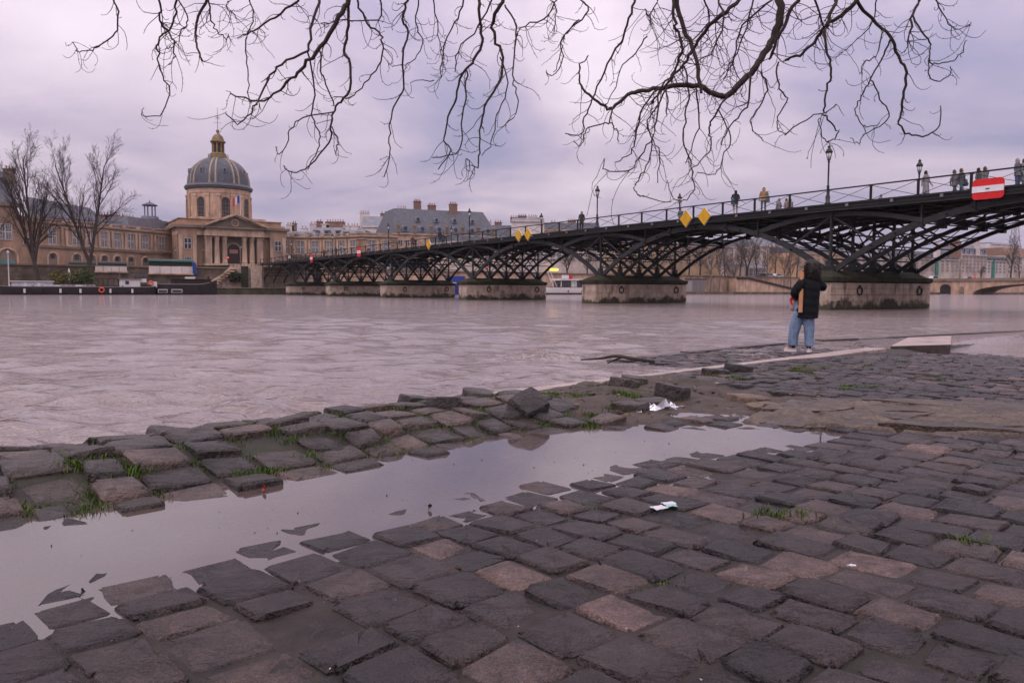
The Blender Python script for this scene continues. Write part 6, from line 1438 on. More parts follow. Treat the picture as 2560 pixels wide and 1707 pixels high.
def hanging_tree():
    random.seed(33)
    base = Vector((8.6, 3.4, .12)); r = empty('overhanging_tree', base, 'bare tree whose thin budding boughs hang down over the quay', 'tree')
    tr = MB(); tp = [base + Vector((0, 0, -.4)), base + Vector((.05, 0, .8)), base + Vector((-.1, .1, 2.2)), base + Vector((-.3, .2, 3.6)), base + Vector((-.9, .6, 4.8))]
    tr.tube(smooth_pts(tp), list(np.linspace(.36, .24, 17)), 12); autosmooth(tr.build('trunk', M_BARK, r), 60)
    limbs = [smooth_pts([tp[-1], Vector((5.5, 5.2, 5.6)), Vector((3.0, 6.4, 5.3)), Vector((0.6, 6.9, 5.2)), Vector((-2.0, 7.0, 5.2)), Vector((-4.6, 7.0, 4.9))]), smooth_pts([tp[-1], Vector((6.0, 5.6, 6.2)), Vector((4.6, 7.4, 5.7)), Vector((3.4, 8.2, 5.4))])]
    for lb in limbs:
        m = MB(); m.tube(lb, list(np.linspace(.2, .06, len(lb))), 9); autosmooth(m.build('limb', M_BARK, r), 60)
    LP_ = [p for lb in limbs for p in lb]
    for k, (pl, w0, w1) in enumerate(TRACED):
        Y0 = random.uniform(5.6, 7.6); dr = random.uniform(-.5, .5); n = len(pl)
        P = []
        for i, (x, y) in enumerate(pl): P.append(pix(x + random.uniform(-1, 1), y + random.uniform(-1, 1), Y0 + dr * i / n + random.uniform(-.04, .04)))
        sp = smooth_pts(P, 4)
        # small kinks, as real twigs have
        sp = [p + rv(.0065) for p in sp]
        px2m = Y0 / F; rad = list(np.linspace(w0 * px2m * .46, w1 * px2m * .42, len(sp)))
        if pl[0][1] < 6:                                # runs on above the frame to its limb
            t = min(LP_, key=lambda q: (q - sp[0]).length + abs(q.x - sp[0].x)); mid = sp[0].lerp(t, .45) + Vector((0, 0, .12)); ext = smooth_pts([t, mid, sp[0]], 4)[:-1]
            sp = ext + sp; rad = list(np.linspace(rad[0] * 1.35, rad[0], len(ext))) + rad
        m = MB(); m.tube(sp, rad, 6 if w0 > 8 else 5); br = m.build('branch', M_BARK if w0 > 9 else M_TWIG, r, True, fix=False)
        # twigs and buds along it
        tw = MB(); vis = [i for i, p in enumerate(sp) if i > (len(ext) if pl[0][1] < 6 else 0)]
        length = sum((sp[i + 1] - sp[i]).length for i in range(len(sp) - 1))
        dense = 1.6 if pl[0][0] > 1640 and pl[0][0] < 2050 else 1.15
        for _ in range(int(length * 5.0 * dense)):
            i = random.choice(vis); p = sp[i]; L_ = random.uniform(.07, .40) * (1.15 if dense > 1.5 else .8)
            d = Vector((random.gauss(0, .6), random.gauss(0, .4), random.uniform(-1.1, .1))).normalized(); q = [p]; nseg = 7; curl = random.choice((-1, 1)) * random.uniform(.12, .55); ax = Vector((random.gauss(0, .25), 1, random.gauss(0, .2))).normalized()
            for s_ in range(nseg):
                d = Matrix.Rotation(curl * (s_ / nseg) * 1.3 + random.gauss(0, .2), 3, ax) @ d; d = (d + Vector((0, 0, -.10 + .30 * (s_ / nseg) ** 2))).normalized(); q.append(q[-1] + d * L_ / nseg)
            a = max(.0024, rad[i] * .5); a = min(a, .0040); tw.tube(q, list(np.linspace(a, .0019, len(q))), 3, cap=False)
            for s_ in range(2, nseg + 1):
                if random.random() < .6: bud(tw, q[s_], random.uniform(.007, .016))
        for i in vis:
            if random.random() < .5 and rad[i] < .02: bud(tw, sp[i] , random.uniform(.008, .017), rad[i])
        if tw.f: tw.build('twigs', M_TWIG, br, fix=False)['kind'] = 'stuff'
def bud(m, p, L_, off=0):
    d = (rv() + Vector((0, 0, .3))).normalized(); x = d.cross(Vector((.3, .8, .5))).normalized() * L_ * .22; y = d.cross(x).normalized() * L_ * .22; a = p + d * off; c = a + d * L_ * .5
    m.add([a, c + x, c + y, c - x, c - y, a + d * L_], [(0, 1, 2), (0, 2, 3), (0, 3, 4), (0, 4, 1), (5, 2, 1), (5, 3, 2), (5, 4, 3), (5, 1, 4)])
hanging_tree()
# ================================================================== PEOPLE
SKIN = mat('skin', (.42, .24, .17), .55, var=.1)
def skin_mesh(joints, edges, root, sub=1):
    me = bpy.data.meshes.new('tmp'); me.from_pydata([j[:3] for j in joints], edges, []); o = bpy.data.objects.new('tmp', me); COL.objects.link(o)
    sk = o.modifiers.new('skin', 'SKIN'); sk.use_smooth_shade = True
    for i, j in enumerate(joints):
        v = me.skin_vertices[0].data[i]; v.radius = (j[3], j[4] if len(j) > 4 else j[3]); v.use_root = (i == root)
    if sub: ss_ = o.modifiers.new('sub', 'SUBSURF'); ss_.levels = sub; ss_.render_levels = sub
    dg = bpy.context.evaluated_depsgraph_get(); res = bpy.data.meshes.new_from_object(o.evaluated_get(dg)); bpy.data.objects.remove(o); res.materials.clear(); return res
def body_pose(pose):
    """local frame: +x right, -y front, z up; height about 1.72"""
    J = []; E_ = []
    def j(x, y, z, r, r2=None): J.append((x, y, z, r, r2 or r)); return len(J) - 1
    def ch(*ids):
        for a, b_ in zip(ids[:-1], ids[1:]): E_.append((a, b_))
    pel = j(0, 0, .95, .155, .125); sp1 = j(0, .01, 1.15, .155, .12); che = j(0, 0, 1.33, .17, .125); nk = j(0, 0, 1.50, .058); hd = j(0, -.015, 1.58, .085, .095); top = j(0, -.005, 1.68, .075, .085)
    ch(pel, sp1, che, nk, hd, top)
    st = {'stand': (.0, .0), 'walk': (.26, -.24), 'lean': (.04, -.04)}[pose]
    for sx, f in ((-1, st[0]), (1, st[1])):
        hip = j(sx * .10, 0, .88, .10); kn = j(sx * .11, -f * .55 - .02, .48, .068); an = j(sx * .11, -f * .8 + (.14 if f < 0 else 0), .10, .05); toe = j(sx * .125, -f * .8 - .15 + (.14 if f < 0 else 0), .04, .042); ch(pel, hip, kn, an, toe)
        sh = j(sx * .19, 0, 1.42, .068); ar = -f * .7
        if pose == 'lean': el = j(sx * .27, -.05, 1.16, .055); wr = j(sx * .16, -.27, 1.10, .04); hn = j(sx * .10, -.33, 1.10, .035)
        else: el = j(sx * .25, -ar * .35 + .03, 1.14, .055); wr = j(sx * .24, -ar * .9 - .07, .90, .038); hn = j(sx * .235, -ar - .09, .82, .034)
        ch(che, sh, el, wr, hn)
    return skin_mesh(J, E_, pel)
POSES = {k: body_pose(k) for k in ('stand', 'walk', 'lean')}
def cloth_mats(coat, legs, hair):
    key = (coat, legs, hair)
    mk = lambda n, c: mat('%s_%d_%d_%d' % (n, c[0] * 1000, c[1] * 1000, c[2] * 1000), c, .8, var=.2, scale=6)
    return [mk('coat', coat), mk('trousers', legs), mk('hair', hair), SKIN, mk('shoes', (.03, .03, .035))]
def bridge_person(px, w, pose, yaw, coat, legs, hair, label, coat_len=.85, scale=1.0, bag=None, pyref=545, hood=False):
    s = s_at(px, w, pyref); p = B(s, w, DECKZ(s)); me = POSES[pose].copy()
    for m_ in cloth_mats(coat, legs, hair): me.materials.append(m_)
    idx = []
    for f in me.polygons:
        c = f.center
        if c.z > 1.52: k = 2 if (c.y > -.04 or c.z > 1.69 or hood) else 3
        elif c.z < .09: k = 4
        elif c.z < coat_len and abs(c.x) < .21: k = 1
        elif c.z < .86 and abs(c.x) > .2: k = 3
        else: k = 0
        idx.append(k)
    me.polygons.foreach_set('material_index', idx); me.polygons.foreach_set('use_smooth', [True] * len(idx))
    o = bpy.data.objects.new('person', me); COL.objects.link(o); o.location = p; o.rotation_euler = (0, 0, yaw); o.scale = (scale,) * 3
    tag(o, label, 'person', 'people walking on the footbridge')
    # coat skirt and hair as clothing children
    m = MB(); n = 14; V = []
    for z, rx, ry in ((1.02, .165, .135), (.9, .185, .15), (coat_len, .21, .165)):
        for k in range(n): a = 2 * math.pi * k / n; V.append((rx * math.cos(a), ry * math.sin(a), z))
    m.add(V, [(r * n + k, r * n + (k + 1) % n, (r + 1) * n + (k + 1) % n, (r + 1) * n + k) for r in range(2) for k in range(n)]); cm = m.mesh('coat_hem'); cm.materials.append(me.materials[0]); c = bpy.data.objects.new('coat_hem', cm); COL.objects.link(c); c.parent = o
    m = MB(); V = []
    prof = [(.02, 1.735), (.075, 1.71), (.100, 1.64), (.098, 1.56), (.085, 1.46 if not hood else 1.5)]
    for r_, z in prof:
        for k in range(12): a = 2 * math.pi * k / 12; V.append((r_ * math.cos(a), r_ * 1.1 * math.sin(a) * (1 if math.sin(a) > 0 else .55) + .02, z))
    m.add(V, [(r * 12 + k, r * 12 + (k + 1) % 12, (r + 1) * 12 + (k + 1) % 12, (r + 1) * 12 + k) for r in range(4) for k in range(12)]); hm = m.mesh('hair'); hm.materials.append(me.materials[2] if not hood else me.materials[0]); hm.polygons.foreach_set('use_smooth', [True] * len(hm.polygons)); h = bpy.data.objects.new('hood' if hood else 'hair', hm); COL.objects.link(h); h.parent = o
    if bag:
        q = p + Matrix.Rotation(yaw, 3, 'Z') @ Vector((bag[0], bag[1], .95)); g = MB(); g.box(q, (.22, .32, .36), (Matrix.Rotation(yaw, 3, 'Z') @ Vector((1, 0, 0)), Matrix.Rotation(yaw, 3, 'Z') @ Vector((0, 1, 0)), Vector((0, 0, 1))), taper=.8); g.tube([q + Vector((0, 0, .15)), q + Vector((.05, 0, .5)), p + Vector((0, 0, 1.42))], .018, 4)
        tag(g.build('shoulder_bag', mat('bag_fabric', (.05, .09, .10), .7)), 'dark bag carried by ' + bag[2], 'bag')
GR = (.16, .155, .17); DKC = (.022, .024, .03); JN = (.07, .09, .15); BLK = (.02, .018, .018); TAN = (.28, .18, .09); DHAIR = (.02, .014, .012); BHAIR = (.09, .05, .03)
yawR = math.atan2(BB[1], BB[0]) + math.pi + math.pi / 2          # walking towards the near bank
yawL = yawR + math.pi; yawC = math.radians(-20) ; yawA = math.radians(160)
bridge_person(1838, .4, 'lean', yawA + .3, DKC, (.40, .33, .27), BLK, 'person in dark jacket and pale trousers bowed over by the railing', bag=(.2, .1, 'the person in pale trousers'))
bridge_person(1908, .7, 'stand', yawC, TAN, (.09, .12, .13), BHAIR, 'person in tan jacket with brown hair by the railing', bag=(.28, .0, 'the person in the tan jacket'))
bridge_person(1946, 6.5, 'stand', yawL, (.20, .19, .20), DKC, BHAIR, 'hooded person in pale grey on the far side of the deck beside the tan jacket', hood=True)
bridge_person(1966, 7.0, 'stand', yawR, (.26, .21, .20), DKC, BHAIR, 'person in pinkish coat raising a camera on the far side of the deck', coat_len=.7)
bridge_person(1975, 7.2, 'stand', yawR, (.22, .18, .17), DKC, BHAIR, 'hooded person in dusty pink pressed close to another walker', hood=True)
bridge_person(1454, .5, 'stand', yawC, (.035, .032, .03), DKC, BLK, 'person in long dark coat facing the river beside a lamp post', coat_len=.6)
bridge_person(1701, 5.5, 'stand', yawR, (.10, .14, .15), DKC, BLK, 'person in grey-green coat behind the larger yellow diamonds', coat_len=.6)
bridge_person(2312, 2.4, 'walk', yawR, (.22, .21, .23), (.20, .22, .26), DHAIR, 'person in long pale grey coat walking past the lamp post', coat_len=.45)
bridge_person(2383, 3.4, 'walk', yawR, (.17, .16, .17), JN, BHAIR, 'long-haired person in grey jacket and jeans striding beside a friend')
bridge_person(2400, 3.2, 'walk', yawR, (.07, .075, .09), JN, BHAIR, 'long-haired person in dark jacket and jeans carrying a bag', bag=(.28, 0, 'the striding person in the dark jacket'))
bridge_person(2443, 3.8, 'stand', yawR, (.10, .10, .11), DKC, DHAIR, 'dark-haired person half hidden by the large red board')
bridge_person(2459, 3.6, 'stand', yawR, (.16, .15, .15), DKC, BHAIR, 'brown-haired person half hidden by the large red board')
bridge_person(2539, 2.2, 'stand', yawR, (.11, .12, .135), JN, (.30, .24, .22), 'grey-haired person in grey-blue jacket past the large red board')
bridge_person(2556, 2.6, 'stand', yawR, (.17, .18, .19), (.14, .15, .17), BHAIR, 'person in pale grey next to the grey-haired walker', coat_len=.6)
bridge_person(2200, 8.0, 'stand', yawL, (.20, .18, .18), DKC, BHAIR, 'hooded grey figure low behind the railing past the tall lamp', hood=True, scale=.82)
bridge_person(1031, 1.0, 'stand', yawC, (.12, .055, .045), DKC, BLK, 'dark-haired person in brown standing before the mansion')
bridge_person(1100, .8, 'lean', yawA, DKC, JN, BLK, 'person in dark clothes by the single yellow diamond')
bridge_person(1108, 2.4, 'stand', yawC, (.05, .05, .06), DKC, DHAIR, 'person in black standing behind the one by the yellow diamond')
bridge_person(895, 2.0, 'stand', yawC, (.20, .09, .06), DKC, BHAIR, 'person in rust jacket behind a small red board')
bridge_person(920, 2.0, 'stand', yawC, (.30, .26, .25), DKC, BHAIR, 'person in cream top next to the rust jacket')
bridge_person(839, 2.0, 'stand', yawA, (.05, .05, .07), DKC, BLK, 'person in black between the two small red boards')
bridge_person(809, 3.0, 'stand', yawA, (.06, .05, .05), DKC, BLK, 'person in dark brown between the two small red boards')
bridge_person(722, 3.0, 'stand', yawC, (.5, .47, .46), DKC, BHAIR, 'person in white near the palace end of the bridge')

# ------------------------------------------------------------------ the woman by the water
def woman():
    base = pz(1998, 879, .005); fr = Matrix.Translation(base)
    yaw = math.atan2(-base[0], base[1])                 # her back to the camera
    R = Matrix.Rotation(yaw, 4, 'Z'); K = 1.0
    W = lambda x, y, z: fr @ R @ Vector((x * .86, y * .92, z * .975))
    r = empty('person', base, 'woman with curly black hair in black quilted coat and wide jeans at the water edge', 'person')
    r.rotation_euler = (0, 0, yaw); r.scale = (.86, .92, .975)
    J = []; E_ = []
    def j(x, y, z, a, b_=None): J.append((x, y, z, a, b_ or a)); return len(J) - 1
    def ch(*i):
        for a, b_ in zip(i[:-1], i[1:]): E_.append((a, b_))
    pel = j(.10, 0, .86, .16, .13); s1 = j(.13, 0, 1.05, .15, .115); c1 = j(.165, .01, 1.24, .16, .115); nk = j(.19, .02, 1.40, .055); hd = j(.20, .03, 1.48, .085, .095); tp = j(.205, .025, 1.585, .075, .085)
    ch(pel, s1, c1, nk, hd, tp)
    for x0, xk, xa, dx in ((.01, -.09, -.125, -.11), (.19, .20, .19, .0)):
        h = j(x0, 0, .80, .10); k = j(xk, .01, .46, .075); a = j(xa, .0, .10, .05); t = j(xa + dx * 1.2, .10 if dx == 0 else .05, .045, .045); ch(pel, h, k, a, t)
    hands = []
    for pts in (((.03, -.02, 1.33), (-.115, -.09, 1.10), (.02, .25, 1.06), (.085, .30, 1.07)), ((.31, .01, 1.33), (.43, .12, 1.20), (.33, .27, 1.37), (.30, .30, 1.45))):
        ids = [j(*p, rr) for p, rr in zip(pts, (.07, .055, .038, .034))]; ch(c1, *ids); hands.append(ids[-1])
        d = (Vector(pts[3]) - Vector(pts[2])).normalized(); sd = d.cross(Vector((0, 1, 0))).normalized()
        for q, L_ in ((-.03, .060), (-.010, .070), (.010, .066), (.03, .052)):
            a = Vector(pts[3]) + d * .035 + sd * q; f1 = j(*a, .010); f2 = j(*(a + d * L_ * .6 + Vector((0, .01, 0))), .009); f3 = j(*(a + d * L_ + Vector((0, -.012, 0))), .008); ch(ids[-1], f1, f2, f3)
        a = Vector(pts[3]) - sd * .035; t1 = j(*a, .012); t2 = j(*(a - sd * .02 + d * .04), .010); ch(ids[-1], t1, t2)
    me = skin_mesh(J, E_, pel); me.transform(Matrix.Scale(K, 4)); me.materials.append(SKIN); me.polygons.foreach_set('use_smooth', [True] * len(me.polygons))
    b_ = bpy.data.objects.new('body', me); COL.objects.link(b_); b_.parent = r
    def part(nm, m, mt, remesh=None, smooth=True, disp=None):
        mesh = m.mesh(nm, fix=True); mesh.materials.append(mt); mesh.polygons.foreach_set('use_smooth', [smooth] * len(mesh.polygons)); o = bpy.data.objects.new(nm, mesh); COL.objects.link(o); o.parent = r
        if remesh: k = o.modifiers.new('r', 'REMESH'); k.mode = 'VOXEL'; k.voxel_size = remesh; k.use_smooth_shade = True; s_ = o.modifiers.new('s', 'SMOOTH'); s_.iterations = 4
        return o
    def loft(m, rings, n=20):
        V = [];
        for cx, cy, z, rx, ry in rings:
            for k in range(n): a = 2 * math.pi * k / n; V.append((cx + rx * math.cos(a) , cy + ry * math.sin(a), z + .012 * math.sin(a * 2)))
        Fc = [(q * n + k, q * n + (k + 1) % n, (q + 1) * n + (k + 1) % n, (q + 1) * n + k) for q in range(len(rings) - 1) for k in range(n)] + [tuple(range(n - 1, -1, -1)), tuple((len(rings) - 1) * n + k for k in range(n))]
        m.add(V, Fc)
    coat_m = mat('black_quilted_coat', (.008, .009, .011), .75, var=.3, scale=10, bump=.3, bscale=14, spec=.15)
    m = MB(); rings = [(.107, 0, .63, .252, .175)]
    for k in range(9):
        z = .68 + k * .075; cx = .107 + .085 * (z - .63) / .7; bulge = .006 if k % 2 else -.004
        rx = np.interp(z, [.63, .85, 1.05, 1.2, 1.33], [.25, .232, .215, .205, .19]); rings.append((cx, 0, z, rx + bulge, .165 + bulge))
    rings += [(.185, .0, 1.36, .155, .12), (.19, .01, 1.42, .095, .09), (.195, .02, 1.47, .085, .085)]
    loft(m, rings)
    def sleeve(pts, rr):
        P = [];
        sp = smooth_pts([Vector(p) for p in pts], 5)
        rad = [np.interp(i / (len(sp) - 1), np.linspace(0, 1, len(rr)), rr) + (.007 if i % 2 else -.004) for i in range(len(sp))]; m.tube(sp, rad, 12)
    sleeve([(.07, -.02, 1.34), (-.015, -.12, 1.24), (-.115, -.10, 1.10), (-.07, .10, 1.06), (.02, .25, 1.06)], (.085, .10, .095, .075, .06)); sleeve([(.29, .01, 1.34), (.37, .06, 1.27), (.435, .12, 1.20), (.38, .20, 1.29), (.33, .27, 1.37)], (.085, .09, .085, .07, .055))
    part('coat', m, coat_m, .016)
    # hood collar and zip-side seam highlight
    m = MB(); loft(m, [(.20, -.05, 1.30, .11, .05), (.20, -.075, 1.36, .14, .06), (.20, -.05, 1.42, .12, .07)]); part('hood', m, coat_m)
    jean = mat('light_blue_jeans', (.17, .24, .36), .8, var=.25, scale=5, bump=1.0, bscale=11, stretch=(1, 1, .45), bdist=.05)
    m = MB(); loft(m, [(-.135, .0, .105, .098, .10), (-.125, .0, .30, .105, .105), (-.085, .0, .50, .122, .115), (-.03, 0, .68, .13, .125), (.04, 0, .82, .13, .13)], 16); loft(m, [(.19, .0, .105, .092, .10), (.187, .0, .30, .098, .105), (.18, .0, .50, .115, .115), (.16, 0, .68, .12, .125), (.14, 0, .82, .13, .13)], 16); loft(m, [(.09, 0, .66, .17, .12), (.09, 0, .80, .22, .14), (.10, 0, .95, .19, .13)], 18); part('jeans', m, jean, .016)
    shoe = mat('dusty_pink_trainers', (.50, .42, .40), .6, var=.1); sole = mat('white_sole', (.6, .58, .56), .6); sock = mat('black_sock', (.015, .015, .018), .8)
    for x, dx, dy in ((-.125, -.13, .05), (.19, .02, .13)):
        d = Vector((dx, dy, 0)).normalized(); sd = Vector((-d.y, d.x, 0)); m = MB(); V = []; n = 14
        for z, k in ((0.02, 1), (.05, 1.0), (.075, .8), (.105, .45)):
            for q in range(n):
                a = 2 * math.pi * q / n; f = math.cos(a); p = Vector((x, 0, z)) + d * (.13 * f * k + .055 * (1 if z < .08 else .1)) + sd * (.048 * math.sin(a) * (.9 + .1 * f) * k); V.append(p)
        m.add(V, [(r_ * n + k, r_ * n + (k + 1) % n, (r_ + 1) * n + (k + 1) % n, (r_ + 1) * n + k) for r_ in range(3) for k in range(n)] + [tuple(3 * n + k for k in range(n))]); part('shoe', m, shoe)
        m = MB(); V = []
        for z in (-.005, .022):
            for q in range(n): a = 2 * math.pi * q / n; f = math.cos(a); V.append(Vector((x, 0, z)) + d * (.138 * f + .055) + sd * (.053 * math.sin(a)))
        m.add(V, [(k, (k + 1) % n, n + (k + 1) % n, n + k) for k in range(n)] + [tuple(range(n - 1, -1, -1)), tuple(n + k for k in range(n))]); part('sole', m, sole)
        m = MB(); m.lathe([(.045, .07), (.045, .14)], (x, 0, 0), 10); part('sock', m, sock)
    hair_m = mat('curly_black_hair', (.016, .011, .010), .5, var=.4, scale=12)
    m = MB(); n = 16; V = []; random.seed(3)
    for i, (z, rr) in enumerate(((1.715, .02), (1.70, .085), (1.65, .14), (1.57, .165), (1.49, .168), (1.41, .160), (1.34, .135), (1.29, .07))):
        for k in range(n):
            a = 2 * math.pi * k / n; q = rr * random.uniform(.88, 1.1); V.append((.215 + q * math.cos(a), -.0 + q * .85 * math.sin(a) - (.02 if z < 1.45 else 0), z + random.uniform(-.012, .012)))
    m.add(V, [(q * n + k, q * n + (k + 1) % n, (q + 1) * n + (k + 1) % n, (q + 1) * n + k) for q in range(7) for k in range(n)] + [tuple(range(n)), tuple(7 * n + k for k in range(n - 1, -1, -1))])
    for k in range(190):
        a = random.uniform(0, 6.283); z = random.uniform(1.34, 1.66); rr = np.interp(z, [1.3, 1.42, 1.55, 1.64, 1.7], [.10, .14, .15, .125, .05]); p = Vector((.215 + rr * math.cos(a), rr * .85 * math.sin(a), z)); d = Vector((math.cos(a), math.sin(a), random.uniform(-.6, .5))).normalized(); ph = random.uniform(0, 6); pts = []
        for q in range(9):
            t = q / 8; pts.append(p + d * (.055 * t) + Vector((0, 0, -.05 * t)) + Vector((.014 * math.sin(ph + t * 9), .014 * math.cos(ph + t * 9), 0)))
        m.tube(pts, list(np.linspace(.007, .003, 9)), 4)
    part('hair', m, hair_m)
    # things she carries
    m = MB(); a, c = W(-.0, -.205, .735), W(.012, -.10, 1.48); d = (c - a)
    m.tube([a, a + d * .02, a + d * .98, c], [.037, .0375, .0375, .037], 18); o = autosmooth(m.build('cardboard_tube', mat('kraft_cardboard', (.46, .23, .115), .7, var=.12, scale=8)), 40); tag(o, 'brown cardboard poster tube held under the woman\'s arm', 'cardboard tube')
    m = MB(); m.tube([a - d * .0015, a + d * .004], [.028, .028], 14); m.build('end_shade_disc', M_HULLB, o)  # black disc on the closed tube end: shade of the hollow put into colour
    c = W(-.145, .10, .90); m = MB(); X = (R @ Vector((1, 0, 0, 0))).to_3d(); Yv = (R @ Vector((0, 1, 0, 0))).to_3d(); Z = Vector((0, 0, 1)); V = []; n = 14
    for z, rx, ry in ((-.14, .03, .04), (-.10, .055, .08), (0, .065, .10), (.09, .06, .09), (.13, .03, .05)):
        for k in range(n): t = 2 * math.pi * k / n; V.append(c + X * (rx * math.cos(t) * random.uniform(.9, 1.1) + .02 * z) + Yv * (ry * math.sin(t)) + Z * z)
    m.add(V, [(q * n + k, q * n + (k + 1) % n, (q + 1) * n + (k + 1) % n, (q + 1) * n + k) for q in range(4) for k in range(n)] + [tuple(range(n - 1, -1, -1)), tuple(4 * n + k for k in range(n))])
    o = m.build('cloth_bag', mat('white_red_bag', (.52, .36, .33), .7, var=.2, scale=12), None, True); tag(o, 'small cloth bag with a red patch hanging from the woman\'s arm', 'bag')
    m = MB(); q = c - Yv * .088 + Z * .05 - X * .02; m.prism([q + X * (.045 * math.cos(t)) + Z * (.07 * math.sin(t)) + Yv * .02 * abs(math.cos(t)) for t in np.linspace(0, 5.98, 16)], -Yv * .02); m.build('red_patch', mat('red_print', (.50, .03, .035), .6, var=.3, scale=30), o)
    m = MB(); m.tube([c + Z * .12, c + Z * .2 + X * .03, W(-.08, .06, 1.09)], .008, 5); m.build('strap', coat_m, o)
woman()

# ================================================================== GRASS, LITTER, DRIFTWOOD
def grass():
    random.seed(9); m = MB()
    spots = [(s, n, k, float(T(s, n))) for s, n, k in GRASS_SPOTS]
    for px, py, cnt, sp in ((1370, 985, 14, .10), (1430, 990, 10, .10), (1560, 1000, 8, .08), (1545, 975, 12, .10), (1930, 912, 20, .25), (1985, 920, 12, .2), (2040, 908, 14, .3), (1870, 940, 12, .2), (2330, 935, 6, .1), (2140, 957, 5, .1), (2190, 960, 4, .07), (2240, 890, 6, .12), (560, 1235, 10, .06), (740, 1180, 8, .05), (330, 1180, 8, .06), (350, 1230, 7, .06), (200, 1240, 8, .05), (440, 1085, 26, .12), (560, 1100, 14, .08), (830, 1065, 16, .09), (900, 1050, 16, .1), (1010, 1030, 14, .08), (1240, 1020, 14, .08), (640, 1160, 12, .05), (180, 1180, 12, .05), (30, 1150, 10, .06), (90, 1075, 10, .06), (430, 1215, 10, .05), (690, 1100, 8, .08), (1460, 1045, 5, .05), (1340, 1065, 5, .05), (955, 1110, 6, .05), (2445, 1355, 4, .05), (1930, 1262, 3, .04)):
        g = pz(px, py, .2); s0, n0 = g[0] * QU[0] + g[1] * QU[1], g[0] * QV[0] + g[1] * QV[1]
        for _ in range(cnt): a, b_ = s0 + random.gauss(0, sp), n0 + random.gauss(0, sp); spots.append((a, b_, random.uniform(.7, 1.15), float(T(a, b_))))
    for s, n, k, z in spots:
        if z < PZ - .006 and n < 3.9: continue
        for _ in range(int(70 * k)):
            a, b_ = s + random.gauss(0, .04), n + random.gauss(0, .04); h = random.uniform(.014, .05) * k; t = random.uniform(0, 6.283); ln = random.uniform(.1, .9) * h; p = Q(a, b_, z - .018); w = .0032; sd = Vector((math.cos(t + 1.57), math.sin(t + 1.57), 0)) * w; d = Vector((math.cos(t), math.sin(t), 0)) * ln
            m.add([p - sd, p + sd, p + d * .4 + Vector((0, 0, h * .65)) + sd * .7, p + d * .4 + Vector((0, 0, h * .65)) - sd * .7, p + d + Vector((0, 0, h))], [(0, 1, 2, 3), (3, 2, 4)])
    o = m.build('grass', mat('short_grass', (.052, .085, .010), .65, var=.6, scale=5), None, fix=False); tag(o, 'short bright grass and moss tufts between the bank stones', 'grass', kind='stuff')
grass()
